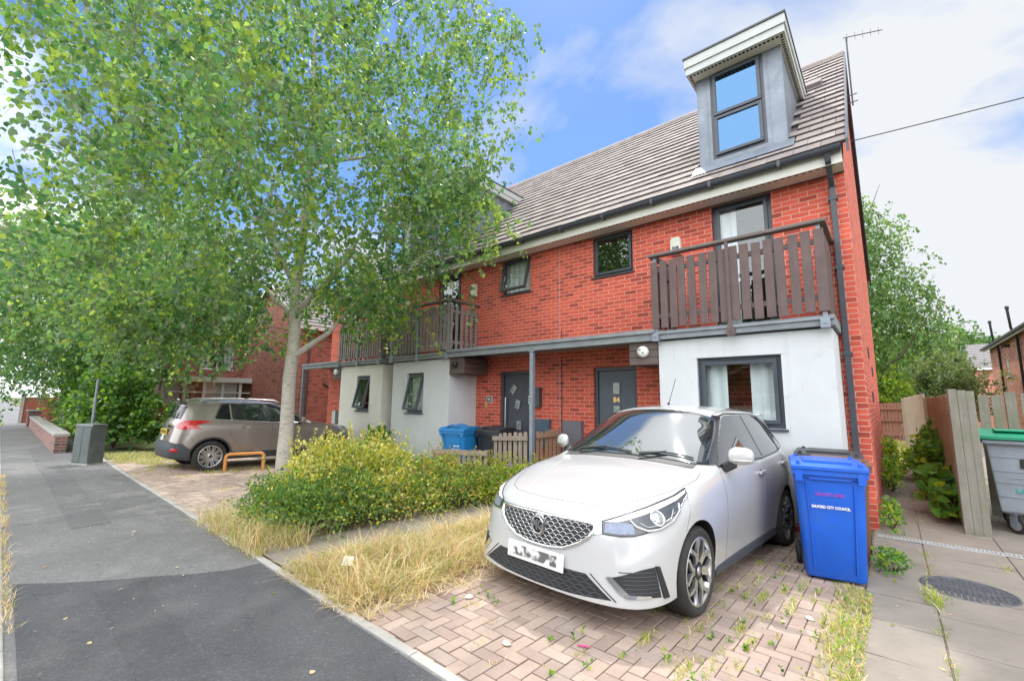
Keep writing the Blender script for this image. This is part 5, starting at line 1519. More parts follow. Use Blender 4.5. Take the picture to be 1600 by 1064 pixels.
# picket fences
M['picket'] = wood_mat('weathered_picket', (0.30, 0.235, 0.19), (0.46, 0.385, 0.325), .85, 11)
M['picket_new'] = wood_mat('orange_brown_picket', (0.34, 0.20, 0.13), (0.46, 0.30, 0.21), .85, 11)
def picket(a, c, n, h0, h1, rails, label, w=.075, group='low picket fences by the doors', m='picket', lean=.02, base=.0):
    a = Vector(a); c = Vector(c); d = (c - a); L = d.length
    t = empty('picket_fence', a, math.atan2(d.y, d.x), label, 'fence', group)
    rg = random.Random(int(L * 100))
    for i in range(n):
        x = L * (i + .5) / n; h = h0 + (h1 - h0) * i / max(1, n - 1) + rg.uniform(-.012, .012)
        b = MB(); b.x = Matrix.Translation((x, 0, base)) @ Matrix.Rotation(rg.uniform(-lean, lean), 4, 'Y')
        b.prism([(-w/2, 0), (w/2, 0), (w/2, h - .015), (w/2 - .015, h), (-w/2 + .015, h), (-w/2, h - .015)], 'y', -.010, .010)
        b.build('picket', M[m], t, .002)
    for z in rails:
        b = MB(); b.bar((0, -.03, z + base), (L, -.03, z + (h1 - h0) * .9 + base), .035, .085, up=(0, 0, 1)); b.build('rail', M[m], t, .003)
    return t
picket((-6.62, -1.78, 0), (-5.28, -1.62, 0), 11, .60, .66, (.56, .2), 'lower picket fence with a top rail in front of the lighter blue bin')
picket((-5.72, -1.02, 0), (-4.93, -.92, 0), 7, .92, .97, (.82, .3), 'taller weathered picket fence left of the canopy post')
picket((-4.86, -.80, 0), (-4.80, -.06, 0), 6, .98, 1.0, (.90, .35), 'short orange-brown picket fence between canopy post and brick wall', m='picket_new')

# orange hoop barrier
M['orange_paint'] = pm('orange_paint', (0.75, 0.32, 0.09), .45, var=.1, dirt=(.35, .25, .18), dirt_amt=.5)
ho = empty('hoop_barrier', (-9.93, -3.98, .07), R(72), 'low orange hoop barrier on the drive beside the birch trunk', 'barrier')
b = MB(); hw, hh, r = .335, .34, .07
pts = [(-hw, 0, -.05), (-hw, 0, hh - r)] + [(-hw + r - r * math.cos(R(a)), 0, hh - r + r * math.sin(R(a))) for a in (22, 45, 67, 90)] + [(hw - r + r * math.sin(R(a)), 0, hh - r + r * math.cos(R(a))) for a in (0, 22, 45, 67, 90)] + [(hw, 0, -.05)]
b.tube(pts, .033, 12); b.build('hoop', M['orange_paint'], ho)

# utility cabinet on the pavement
M['cab'] = pm('cabinet_green_grey', (0.105, 0.125, 0.122), .5, var=.12, vs=5, dirt=(.28, .28, .25), dirt_amt=.4)
cb = empty('utility_cabinet', (-12.75, -6.05, PZ), R(24), 'grey-green steel utility cabinet standing on the pavement edge', 'cabinet')
b = MB(); b.box(-.34, .34, -.17, .17, 0, .93); b.build('casing', M['cab'], cb, .008)
b = MB(); b.prism([(-.19, .93), (.19, .93), (.16, .985), (-.16, .985)], 'x', -.36, .36); b.build('top', M['cab'], cb, .006)
for x0 in (-.165, .165):
    b = MB(); b.box(x0 - .158, x0 + .158, -.183, -.171, .07, .90); b.tube([(x0 + .12, -.188, .5), (x0 + .12, -.183, .5)], .014, 8); b.build('door', M['cab'], cb, .003)
b = MB(); b.box(-.36, .36, -.19, .19, -.02, .035); b.build('plinth', M['kerb'], cb); cb.scale = (.74, .80, .85)

# manhole cover and drain channel
M['iron'] = pm('cast_iron', (0.11, 0.115, 0.13), .6, metal=.3, var=.2, vs=12, bump=.3)
mh = empty('manhole_cover', (.60, -1.93, gz(-1.93) + .004), 0, 'round dark iron manhole cover set in the path flags', 'manhole')
b = MB(); b.lathe([(.30, -.02), (.30, .006), (.285, .008), (.282, .002), (.0001, .002)], n=48); 
b.build('cover', M['iron'], mh)
b = MB()
for i in range(-7, 8):
    for j in range(-7, 8):
        x, y = i * .036, j * .036
        if math.hypot(x, y) < .262 and abs(j) > 0:
            b.box(x - .013, x + .013, y - .013, y + .013, .002, .0075)
b.box(-.2, .2, -.02, .02, .002, .006)
b.build('tread_studs', M['iron'], mh)
dc = empty('drain_channel', (1.2, -.335, .012), R(2.5), 'narrow galvanised drain channel crossing the path in line with the house', 'drain')
b = MB(); b.box(-1.22, 1.6, -.045, -.035, -.01, .006); b.box(-1.22, 1.6, .035, .045, -.01, .006); b.box(-1.22, 1.6, -.035, .035, -.02, -.008, 1)
x = -1.2
while x < 1.6: b.box(x, x + .014, -.035, .035, -.006, .004); x += .032
b.build('grating', [pm('drain_steel', (.50, .50, .50), .5, metal=.2, var=.2), M['black']], dc)

# ---- right boundary fence
M['fence_grey'] = wood_mat('grey_fence_board', (0.20, 0.185, 0.155), (0.33, 0.31, 0.265), .88, 10, green=(.17, .18, .085))
M['fence_brown'] = wood_mat('brown_fence_board', (0.23, 0.185, 0.105), (0.35, 0.29, 0.18), .88, 10, green=(.20, .17, .09))
M['fence_sunlit'] = wood_mat('sunlit_fence_board', (0.46, 0.36, 0.25), (0.58, 0.48, 0.36), .85, 10)  # sunlight on the far panel put into a paler board colour
M['fence_red'] = wood_mat('red_brown_gate_board', (0.22, 0.085, 0.06), (0.30, 0.125, 0.085), .8, 9)
def board_fence(name, a, c, h0, h1, w, m, label, group=None, rails=True, gap=.004, th=.018, seed=1, base=0, rag=.012, overlap=True):
    a = Vector(a); c = Vector(c); d = c - a; L = d.length
    t = empty(name, a, math.atan2(d.y, d.x), label, 'fence' if 'gate' not in name else 'gate', group)
    rg = random.Random(seed); n = max(1, int(L / w))
    b = MB()
    for i in range(n):
        x = L * (i + .5) / n; h = h0 + (h1 - h0) * i / max(1, n - 1) + rg.uniform(-rag, rag)
        b.x = Matrix.Translation((x, (.008 if i % 2 and overlap else 0), base)) @ Matrix.Rotation(rg.uniform(-.006, .006), 4, 'Y')
        hw = L / n / 2 - gap
        b.box(-hw, hw, -th / 2, th / 2, 0, h)
    b.x = None
    b.build('boards', M[m], t, .002)
    if rails:
        for z in (.3, (h0 + h1) / 2 * .55, (h0 + h1) / 2 - .25):
            b = MB(); b.bar((0, -.05, z + base), (L, -.05, z + (h1 - h0) * .5 + base), .05, .07); b.build('rail', M[m], t, .003)
    return t
GF = 'timber fences along the side path'
fp = empty('fence_post', (.85, .50, 0), R(3), 'broad weathered grey gate post at the corner of the timber fence', 'post', None)
b = MB(); b.box(-.06, .02, -.05, .05, -.05, 1.76); b.build('post', M['fence_grey'], fp, .006)
b = MB(); b.box(.022, .10, -.045, .0, -.02, 1.745); b.box(.102, .175, -.03, .012, -.02, 1.735); b.build('board', M['fence_grey'], fp, .004)
board_fence('timber_fence', (.83, .62, 0), (.86, 4.2, 0), 1.70, 1.70, .125, 'fence_brown', 'brown board fence panel running back from the grey gate post', GF, seed=3)
board_fence('timber_fence', (.86, 4.25, 0), (.90, 8.6, 0), 1.72, 1.75, .125, 'fence_brown', 'darker brown board fence panel in the middle of the side path', GF, seed=4)
board_fence('timber_fence', (.92, 8.65, 0), (.55, 15.0, 0), 1.86, 1.80, .125, 'fence_sunlit', 'pale sunlit fence panel at the far end of the side path', GF, seed=5)
board_fence('timber_gate', (-.35, 17.2, 0), (.75, 17.2, 0), 1.62, 1.66, .11, 'fence_red', 'red-brown board gate closing the far end of the side path', None, seed=6, gap=.008)
board_fence('timber_fence', (1.05, 2.05, 0), (3.6, 2.0, 0), 1.74, 1.70, .135, 'fence_grey', 'ragged green-stained picket fence behind the large grey bin', GF, seed=9, gap=.017, rag=.03, overlap=False, rails=False)

# ---- four-wheeled container
M['bin_grey'] = plastic('container_grey', (0.27, 0.30, 0.345))
M['bin_green'] = plastic('container_green_lid', (0.015, 0.27, 0.14))
M['teal'] = pm('teal_lettering', (0.02, 0.30, 0.29), .5)
ct = empty('waste_container', (1.80, 1.22, 0), R(-4), 'large grey four-wheeled waste container with a green lid by the fence', 'bin')
b = MB()
rings = []
for z, hw, y0, y1 in ((.24, .585, -.36, .36), (.27, .605, -.38, .38), (1.06, .665, -.47, .47), (1.08, .69, -.50, .50), (1.17, .69, -.50, .50)):
    rings.append([(-hw, y0, z), (hw, y0, z), (hw, y1, z), (-hw, y1, z)])
vs = [p for r_ in rings for p in r_]
b.add(vs, [(i*4+k, i*4+(k+1)%4, (i+1)*4+(k+1)%4, (i+1)*4+k) for i in range(4) for k in range(4)] + [(3, 2, 1, 0)])
cbody = b.build('body', M['bin_grey'], ct, .012)
b = MB()
def cy(z): return -.38 - (z - .27) * (.09 / .79)
def cxw(z): return .605 + (z - .27) * (.06 / .79)
for z in (.45, .62, .76, .93):
    b.bar((-cxw(z) + .02, cy(z) - .003, z), (cxw(z) - .02, cy(z) - .003, z), .012, .014)
for x0 in (-.42, .42):
    b.bar((x0 - .07, cy(.66) - .004, .68), (x0 + .05, cy(.66) - .004, .68), .01, .012); b.bar((x0 + .05, cy(.62) - .004, .68), (x0 + .05, cy(.62) - .004, .58), .012, .01, up=(0, 1, 0))
b.build('pressed_rib', M['bin_grey'], cbody)
b = MB(); b.box(-.70, .70, -.53, -.50, 1.09, 1.13); b.box(-.72, -.69, -.50, .50, 1.09, 1.13); b.box(.69, .72, -.50, .50, 1.09, 1.13)
b.build('lift_rail', M['galv'], ct, .006)
b = MB(); n = 12
pr_ = [(-.54 + 1.08 * k / n, 1.17 + .015 + .07 * math.sin(math.pi * k / n)) for k in range(n + 1)]
b.prism([(y, z) for y, z in pr_] + [(.54, 1.165), (-.54, 1.165)], 'x', -.73, .73)
for x0 in (-.42, .42): b.box(x0 - .16, x0 + .16, -.40, -.05, 1.235, 1.262)
b.box(-.73, .73, -.56, -.535, 1.14, 1.19)
b.build('lid', M['bin_green'], ct, .01)
b = MB(); b.box(-.40, .10, cy(.86) - .006, cy(.86) - .003, .80, .93); sg_ = b.build('sign_panel', M['black'], cbody)
sg_.location = (0, 0, 0)
text('bin_lettering', 'Salford', .12, M['white'], cbody, (-.15, cy(.86) - .008, .868), (R(90) - .11, 0, 0), .0008, .001)
text('bin_lettering', '0161', .155, M['teal'], cbody, (-.31, cy(.53) - .004, .545), (R(90) - .11, 0, 0), .0008, .001)
for sx in (-1, 1):
    for sy in (-1, 1):
        w = MB(); w.lathe([(.0001, -.02), (.06, -.022), (.088, -.022), (.1, -.012), (.1, .012), (.088, .022), (.06, .022), (.0001, .02)], axis='x', n=28, mi=0)
        w.lathe([(.06, -.024), (.03, -.03), (.0001, -.03)], axis='x', n=20, mi=1)
        w.lathe([(.0001, .03), (.03, .03), (.06, .024)], axis='x', n=20, mi=1)
        wo = w.build('castor', [M['tyre'], M['alloy']], ct); wo.location = (sx * .48, sy * .30, .1); wo.rotation_euler = (0, 0, R(50))
        f = MB(); f.x = Matrix.Translation((0, 0, 0)); f.box(-.035, -.029, -.03, .05, -.02, .13); f.box(.029, .035, -.03, .05, -.02, .13); f.box(-.055, .055, -.03, .09, .125, .14)
        f.build('fork', M['galv'], wo)

# small litter and stones
b = MB(); b.x = Matrix.Translation((-3.33, -5.35, .21)) @ Matrix.Rotation(R(40), 4, 'Z') @ Matrix.Rotation(R(58), 4, 'X'); b.box(-.045, .045, -.03, .03, 0, .002); b.quad((-.045, -.03, .002), (.045, -.03, .002), (.045, -.045, .02), (-.045, -.045, .02))
tag(b.build('paper_scrap', M['white']), 'small white paper scrap caught in the dry grass', 'litter')
b = MB(); b.x = Matrix.Translation((-1.27, -4.98, gz(-4.98) + .006)) @ Matrix.Rotation(R(25), 4, 'Z'); b.box(-.035, .035, -.006, .006, 0, .004)
tag(b.build('plastic_strip', pm('pink_plastic', (.75, .08, .28), .4)), 'tiny pink plastic strip lying on the paving before the white car', 'litter')
rg = random.Random(3)
def pebble(x, y, r, m, label):
    b = MB(); n = 10
    b.lathe([(.0001, 0), (r * .8, 0), (r, r * .25), (r * .7, r * .5), (.0001, r * .58)], n=n)
    b.v = [(vx * (1 + .25 * math.sin(3 * math.atan2(vy, vx + 1e-9) + x * 9)) * 1.2, vy * (1 + .2 * math.cos(2 * math.atan2(vy, vx + 1e-9) + y * 7)), vz) for vx, vy, vz in b.v]
    o = b.build('stone', m); o.location = (x, y, gz(y) + .002); o.rotation_euler = (0, 0, rg.uniform(0, 6)); tag(o, label, 'stone')
M['pale_stone'] = pm('pale_stone', (.62, .58, .48), .9, var=.1)
pebble(-2.25, -4.98, .03, M['pale_stone'], 'flat pale stone on the paving left of the car nose')
pebble(-1.62, -5.28, .026, M['pale_stone'], 'pale chip of stone on the paving near the pavement edge')
pebble(-.32, -3.55, .03, M['pale_stone'], 'pale stone on the paving between front wheel and grassy joint')
b = MB(); c0 = Vector((.02, 4.0, 7.2)); pts = []
for k in range(33):
    t = k / 32; p = c0.lerp(Vector((26, 7, 9.3)), t); p.z -= 1.2 * 4 * t * (1 - t) * .5; pts.append(p)
b.tube(pts, .011, 5); tag(b.build('overhead_cable', M['black']), 'thin black telephone cable strung from the gable to the right', 'cable')
# ---------------------------------------------------------------- vegetation
LEAF6 = np.array([(0, 0, 0), (.28, .40, .05), (.62, .34, .04), (1, 0, -.05), (.62, -.34, .04), (.28, -.40, .05)])
LEAF4 = np.array([(0, 0, 0), (.5, .36, .06), (1, 0, -.03), (.5, -.36, .06)])
def leaves(name, P, A, size, mats, mi, parent=None, shape=LEAF6, nr=None, width=1.0):
    """one mesh of single leaves: P bases, A axis directions, size lengths, mi material per leaf"""
    nr = nr or np.random.default_rng(1)
    n = len(P); A = A / np.linalg.norm(A, axis=1, keepdims=True)
    rv = nr.normal(size=(n, 3)); N = np.cross(A, rv); N /= np.linalg.norm(N, axis=1, keepdims=True) + 1e-9
    B = np.cross(N, A); k = len(shape)
    S = np.asarray(size)[:, None, None]
    V = P[:, None, :] + S * (shape[None, :, 0, None] * A[:, None, :] + width * shape[None, :, 1, None] * B[:, None, :] + shape[None, :, 2, None] * N[:, None, :])
    me = bpy.data.meshes.new(name)
    me.vertices.add(n * k); me.vertices.foreach_set('co', V.reshape(-1).astype(np.float32))
    me.loops.add(n * k); me.loops.foreach_set('vertex_index', np.arange(n * k, dtype=np.int32))
    me.polygons.add(n); me.polygons.foreach_set('loop_start', np.arange(0, n * k, k, dtype=np.int32))
    me.polygons.foreach_set('loop_total', np.full(n, k, dtype=np.int32))
    me.polygons.foreach_set('material_index', np.asarray(mi, dtype=np.int32))
    me.polygons.foreach_set('use_smooth', np.ones(n, dtype=bool))
    for m in mats: me.materials.append(m)
    me.update(calc_edges=True); me.validate()
    o = bpy.data.objects.new(name, me); COL.objects.link(o)
    if parent is not None: o.parent = parent
    return o

M['leafB'] = [leaf_mat('birch_leaf', (0.098, 0.22, 0.066), .44, (.40, .68, .17)), leaf_mat('birch_leaf_dark', (0.056, 0.145, 0.060), .35, (.20, .48, .15)),
              leaf_mat('birch_leaf_light', (0.16, 0.27, 0.05), .50, (.62, .80, .13)), leaf_mat('birch_leaf_grey', (0.20, 0.27, 0.18), .30, (.30, .45, .20))]
def bark_mat(name, c, dark, lines=True, sc=5):
    g = NG(name); v = g.coords(); mp = g.n('ShaderNodeMapping'); mp.inputs['Scale'].default_value = (1, 1, 6.0); g.l(v, mp.inputs['Vector'])
    base = g.mix(g.ramp(g.noise(v, 2.5, 6), [(.35, 0), (.7, 1)]), c, [q * .74 for q in c])
    if lines: base = g.mix(g.ramp(g.noise(mp.outputs[0], sc, 6, .7), [(.55, 0), (.64, .85)]), base, dark)
    g.l(base, g.b.inputs['Base Color']); g.set(Roughness=.8); g.bump(g.noise(mp.outputs[0], 9, 6), .35, .01)
    return g.m
M['bark_birch'] = bark_mat('white_birch_bark', (0.66, 0.61, 0.54), (0.13, 0.11, 0.10), sc=7)
M['bark_twig'] = bark_mat('reddish_twig_bark', (0.30, 0.19, 0.14), (0.1, .06, .05))
M['bark_dark'] = bark_mat('dark_bark', (0.16, 0.13, 0.10), (.05, .04, .03))

def tree(root, seed, th, r0, cc, cr, nclus, per, lsize, mats, mprob, bark, limbs=9, fork=.28, droop=.75, twig_len=.6, lowcut=-1.0, spread=.35, twig=True, noise_gap=.35, shape=LEAF6, lean=(0, 0), clip=None, limb_list=None, extra=()):
    """trunk, limbs and twigs grown towards leaf clusters scattered through an uneven crown"""
    nr = np.random.default_rng(seed); b = MB(); tb = MB()
    top = Vector((lean[0], lean[1], th)); pts = []; n = 12
    wob = [Vector((nr.normal() * .03, nr.normal() * .03, 0)) * th / 8 for _ in range(n + 1)]
    for i in range(n + 1):
        t = i / n; pts.append(Vector((top.x * t * t, top.y * t * t, th * t)) + (wob[i] if i else Vector((0, 0, -.1))))
    rad = [r0 * (1.08 if i == 0 else 1) * (1 - .86 * (i / n) ** .9) for i in range(n + 1)]
    b.tube(pts, rad, 12, 0)
    nodes = [(p, r) for p, r in zip(pts, rad) if p.z > th * fork]
    c = np.array(cc); R3 = np.array(cr)
    for k in range(limbs):
        t = fork + (.92 - fork) * (k + nr.uniform(0, .6)) / limbs
        i = min(int(t * n), n - 1); s = pts[i].lerp(pts[i + 1], t * n - i); a = k * 2.4 + nr.uniform(-.4, .4)
        if limb_list and k < len(limb_list):
            zf, a, out_, up = limb_list[k]; i = min(int(zf / th * n), n - 1); s = pts[i].lerp(pts[i + 1], zf / th * n - i)
            e = s + Vector((math.cos(a) * out_, math.sin(a) * out_, up)); t = zf / th
        else:
            out_ = R3[0] * nr.uniform(.55, .85) * (1 - .5 * t); up = R3[2] * nr.uniform(.25, .6)
            e = s + Vector((math.cos(a) * out_, math.sin(a) * out_, up))
        m = s.lerp(e, .5) + Vector((math.cos(a), math.sin(a), -.4)) * out_ * .10
        lp = [s, s.lerp(m, .5), m, m.lerp(e, .5), e]; r1 = r0 * .52 * (1 - .6 * t)
        b.tube(lp, [r1, r1 * .85, r1 * .65, r1 * .42, r1 * .2], 8, 0)
        nodes += [(lp[j].lerp(lp[j + 1], f), r1 * (1 - .2 * j)) for j in range(4) for f in (0, .5)][1:]
    # clusters
    C = []; ph = nr.uniform(0, 6, 6)
    while len(C) < nclus:
        q = nr.uniform(-1, 1, 3); d = np.linalg.norm(q)
        if d > 1 or d < .25 * nr.random() or q[2] < lowcut: continue
        lump = math.sin(q[0] * 4.3 + ph[0]) + math.sin(q[1] * 4.1 + ph[1]) + math.sin(q[2] * 5.2 + ph[2]) + math.sin((q[0] + q[2]) * 7 + ph[3]) * .7
        if d > .78 and lump < 0.2: continue
        if lump < -1.4 and nr.random() < noise_gap * 2: continue
        p_ = c + q * R3
        if clip and clip(p_): continue
        C.append(p_)
    for (ex, ey, ez, ra, rb_, rc, k) in extra:
        for _ in range(k):
            q = nr.normal(size=3) * .45; C.append(np.array([ex + q[0] * ra, ey + q[1] * rb_, ez + q[2] * rc]))
    C = np.array(C); order = np.argsort(np.linalg.norm((C - np.array([0, 0, 1.0]) * C[:, 2:3]) [:, :2], axis=1)); C = C[order]
    NP = np.array([p[0] for p in nodes]); NR = [p[1] for p in nodes]
    LP = []; LA = []; LS = []; LM = []
    for p in C:
        dv = NP - p; cost = np.linalg.norm(dv, axis=1) + .8 * np.maximum(0, dv[:, 2] + .1)
        j = int(np.argmin(cost)); s = Vector(NP[j]); e = Vector(p); L = (e - s).length
        if L > .15:
            m = s.lerp(e, .55) + Vector((0, 0, .14 * L)); r1 = min(max(.006, .010 * L + .004), NR[j] * .8)
            ok = L < 3.5
            if ok:
                tb.tube([s, s.lerp(m, .55), m, m.lerp(e, .6), e], [r1, r1 * .85, r1 * .65, r1 * .5, r1 * .3], 4, 0, False)
                NP = np.vstack([NP, np.array(s.lerp(m, .6)), np.array(m), np.array(e)]); NR += [r1 * .8, r1 * .65, .006]
        ns = int(max(2, per / 14)); base_m = nr.choice(len(mats), p=mprob)
        for q in range(ns):
            d = nr.normal(size=3); d[2] = -abs(d[2]) * droop - droop * .6 + nr.normal() * .25; d /= np.linalg.norm(d)
            o0 = p + nr.normal(size=3) * spread * .5; ln = twig_len * nr.uniform(.5, 1.2); k = int(per / ns)
            t = np.sort(nr.uniform(0.02, 1, k))[:, None]
            sag = np.array([0, 0, -1.0])[None] * (t ** 2) * ln * .35 * droop
            pp = o0 + d * ln * t + sag + nr.normal(size=(k, 3)) * .035 * lsize / .08
            if twig and q < 2: tb.tube([o0, o0 + d * ln * .5 + sag[k // 2], o0 + d * ln + sag[-1]], [.004, .003, .0015], 3, 0, False)
            aa = nr.normal(size=(k, 3)) * .75; aa[:, 2] -= droop; aa += d * .4
            LP.append(pp); LA.append(aa); LS.append(lsize * nr.uniform(.6, 1.25, k))
            mm = np.full(k, base_m); sw = nr.random(k) < .45; mm[sw] = nr.choice(len(mats), size=int(sw.sum()), p=mprob); LM.append(mm)
    if tb.v: b.add(tb.v, tb.f, 1)
    b.build('trunk', [bark, M['bark_twig']], root, fix=False)
    o = leaves('crown', np.vstack(LP), np.vstack(LA), np.concatenate(LS), mats, np.concatenate(LM), root, shape, nr)
    return o
GB = 'silver birches along the street'
t1 = empty('birch_tree', (-9.30, -3.46, .05), 0, 'tall white-trunked birch filling the left of the view in front of the terrace', 'tree', GB)
def clip1(p):
    if p[1] > (2.75 if p[2] > 4.4 else 2.3): return True
    if p[2] < (2.55 if p[0] * .757 + p[1] * .653 < -.5 else 3.25) + .25 * max(0, p[0]): return True
    return False
tree(t1, 11, 11.6, .150, (.25, -.15, 6.9), (5.45, 5.0, 5.3), 1220, 60, .087, M['leafB'], [.40, .25, .22, .13], M['bark_birch'], limbs=12, fork=.22, lowcut=-.86, spread=.42, twig_len=.62,
     limb_list=[(2.35, R(25), 1.5, 1.15), (3.2, R(200), 1.9, 1.9), (3.3, R(15), 2.2, 2.0), (3.9, R(300), 2.0, 2.2)], clip=clip1, noise_gap=.5,
     extra=[(-2.2, -1.7, 3.5, 2.2, 1.8, .9, 150), (1.5, .9, 3.9, 1.2, 1.0, .9, 34), (3.5, 1.3, 5.7, 1.5, .9, 1.2, 48)])
t2 = empty('birch_tree', (-20.0, -3.8, .05), 0, 'second white-trunked birch further left behind the utility cabinet', 'tree', GB)
tree(t2, 23, 8.2, .19, (-.8, -1.5, 5.4), (5.4, 4.9, 4.0), 860, 60, .11, M['leafB'], [.38, .36, .14, .12], M['bark_birch'], limbs=9, fork=.26, lowcut=-.74, spread=.5, twig_len=.7)

# ---- shrubs: leaves round short stems
def shrub(name, loc, lobes, n, size, mats, prob, label, cat='shrub', group=None, seed=1, up=.5, shape=LEAF4, stems=14, sprig=0, bark='bark_dark', tipmat=None, width=1.0):
    nr = np.random.default_rng(seed); t = empty(name, loc, 0, label, cat, group)
    P = []; A = []; MI = []; S = []
    vol = np.array([l[3] * l[4] * l[5] for l in lobes]) ** .7; cnt = (n * vol / vol.sum()).astype(int)
    for (x, y, z, a, b_, c), k in zip(lobes, cnt):
        d = nr.normal(size=(k, 3)); d /= np.linalg.norm(d, axis=1, keepdims=True)
        d[:, 2] = np.where(d[:, 2] < -.55, -d[:, 2], d[:, 2])
        lump = 1 + .24 * np.sin(d[:, 0] * 7 + x * 5) * np.sin(d[:, 1] * 6 + 1) + .15 * np.sin(d[:, 2] * 11 + y * 3)
        r = (nr.random(k) ** .33) * lump * nr.uniform(.92, 1.06, k)
        p = np.array([x, y, z]) + d * r[:, None] * np.array([a, b_, c])
        aa = d + nr.normal(size=(k, 3)) * .7; aa[:, 2] += up
        m = nr.choice(len(mats), size=k, p=prob)
        if tipmat is not None:
            hi = (r > .80) & (d[:, 2] > -.1) & (np.sin(p[:, 0] * 9 + seed) + np.sin(p[:, 1] * 8) + np.sin(p[:, 2] * 10) > tipmat[1]) & (nr.random(k) < .85)
            m[hi] = nr.choice(tipmat[0], size=int(hi.sum()))
        P.append(p); A.append(aa); MI.append(m); S.append(size * nr.uniform(.55, 1.3, k))
    b = MB()
    for q in range(stems):
        x, y, z, a, b_, c = lobes[q % len(lobes)]
        e = Vector((x + nr.uniform(-.8, .8) * a, y + nr.uniform(-.8, .8) * b_, z + nr.uniform(.1, .8) * c)); s = Vector((nr.normal() * .004, nr.normal() * .004, -.02))
        b.tube([s, s.lerp(e, .5) + Vector((nr.normal() * .04, nr.normal() * .04, .03)), e], [.010, .007, .003], 5, 0, False)
    for q in range(sprig):
        x, y, z, a, b_, c = lobes[nr.integers(len(lobes))]
        s = np.array([x + nr.uniform(-.7, .7) * a, y + nr.uniform(-.7, .7) * b_, z + .75 * c]); ln = nr.uniform(.10, .34)
        dd = np.array([nr.normal() * .25, nr.normal() * .25, 1.0]); k = int(ln / .012)
        e = s + dd * ln
        b.tube([Vector(s), Vector(e)], [.003, .0015], 3, 0, False)
        tt = np.linspace(.1, 1, k)[:, None]; P.append(s + dd * ln * tt); aa = nr.normal(size=(k, 3)); aa[:, 2] = abs(aa[:, 2]) * .6; A.append(aa)
        MI.append(nr.choice(tipmat[0] if tipmat else [0], size=k)); S.append(size * nr.uniform(.5, 1.0, k))
    P = np.vstack(P); keep = P[:, 2] > .0
    leaves('foliage', P[keep], np.vstack(A)[keep], np.concatenate(S)[keep], mats, np.concatenate(MI)[keep], t, shape, nr, width)
    b.build('stem', M[bark], t, fix=False)
    return t
M['vari'] = [leaf_mat('variegated_cream_leaf', (0.62, 0.62, 0.24), .3, (.8, .8, .25)), leaf_mat('variegated_yellow_leaf', (0.54, 0.52, 0.05), .35, (.8, .72, .07)),
             leaf_mat('shrub_green_leaf', (0.17, 0.31, 0.075), .38), leaf_mat('shrub_dark_leaf', (0.085, 0.18, 0.068), .28), leaf_mat('shrub_brown_leaf', (0.36, 0.22, 0.11), .25), leaf_mat('privet_lime_leaf', (0.27, 0.40, 0.05), .4)]
GS = 'overgrown shrubs between the two drives'
shrub('variegated_shrub', (-5.05, -4.35, .08), [(0, 0, .50, .55, .62, .50), (-.2, .55, .42, .48, .5, .46), (.18, -.45, .36, .45, .5, .40), (-.35, -.3, .45, .4, .45, .42), (.28, -.1, .26, .5, .6, .32), (.1, .5, .24, .55, .5, .3), (-.3, .2, .25, .5, .6, .3)], 19000, .043, M['vari'], [.30, .24, .30, .14, .02, 0], 'tallest cream and yellow variegated shrub beside the birch trunk', group=GS, seed=3, sprig=90, tipmat=([0, 1], -.2))
shrub('evergreen_shrub', (-5.0, -5.22, .1), [(0, 0, .25, .55, .42, .34), (-.35, .1, .2, .4, .4, .28), (.4, .15, .24, .42, .4, .34), (.35, .5, .33, .4, .35, .36), (.3, .7, .2, .45, .5, .3)], 15000, .033, M['vari'], [.03, .05, .38, .54, 0, 0], 'low dark green shrub at the pavement end of the planting', group=GS, seed=5, sprig=34, tipmat=([2, 1], 1.2))
shrub('mottled_shrub', (-4.85, -3.15, .05), [(0, 0, .32, .5, .5, .33), (.1, .5, .27, .45, .5, .28), (-.2, .1, .34, .4, .45, .34), (.2, 0, .2, .5, .6, .3), (.15, .6, .2, .5, .5, .28), (.15, -.6, .22, .5, .5, .3)], 18000, .038, M['vari'], [.08, .10, .40, .26, .13, .03], 'green shrub with rusty brown dead sprays in the middle of the planting', group=GS, seed=7, sprig=44, tipmat=([1, 2, 4], .9))
shrub('lime_shrub', (-4.85, -2.05, .02), [(0, 0, .20, .48, .55, .24), (.05, .55, .17, .45, .5, .22), (0, 1.0, .15, .4, .4, .20), (.15, -.5, .18, .5, .5, .24), (.15, .3, .14, .5, .6, .2)], 16000, .042, M['vari'], [.06, .16, .26, .10, .02, .40], 'bright lime green shrub nearest the doors', group=GS, seed=9, sprig=60, tipmat=([5, 1], .2))
M['weed'] = [leaf_mat('weed_leaf', (0.10, 0.26, 0.05), .45), leaf_mat('weed_leaf_dark', (0.065, 0.17, 0.05), .35), leaf_mat('weed_leaf_lime', (0.28, 0.43, 0.055), .5)]
M['laurel'] = [leaf_mat('laurel_leaf', (0.075, 0.18, 0.045), .3, rough=.3), leaf_mat('laurel_leaf_dark', (0.05, 0.125, 0.04), .25, rough=.3), leaf_mat('laurel_leaf_light', (0.17, 0.31, 0.055), .4, rough=.35)]
GB2 = 'dark bushes beyond the crossover'
shrub('laurel_bush', (-16.6, -5.15, .1), [(-.3, 0, 1.1, 1.3, .95, 1.15), (-1.7, .1, 1.2, 1.4, .9, 1.2), (.5, .2, .5, .7, .7, .55)], 11000, .12, M['laurel'], [.42, .33, .25], 'big leafy bush spilling over the pavement behind the utility cabinet', group=GB2, seed=12, up=-.2, shape=LEAF6)
shrub('laurel_bush', (-14.9, -3.7, .1), [(0, 0, .6, .9, .8, .65), (-.9, .2, .65, .8, .8, .7), (.3, .7, .5, .7, .7, .6)], 7000, .10, M['laurel'], [.4, .45, .15], 'dark bush beside the rear of the grey-brown crossover', group=GB2, seed=13, up=-.1, shape=LEAF6)
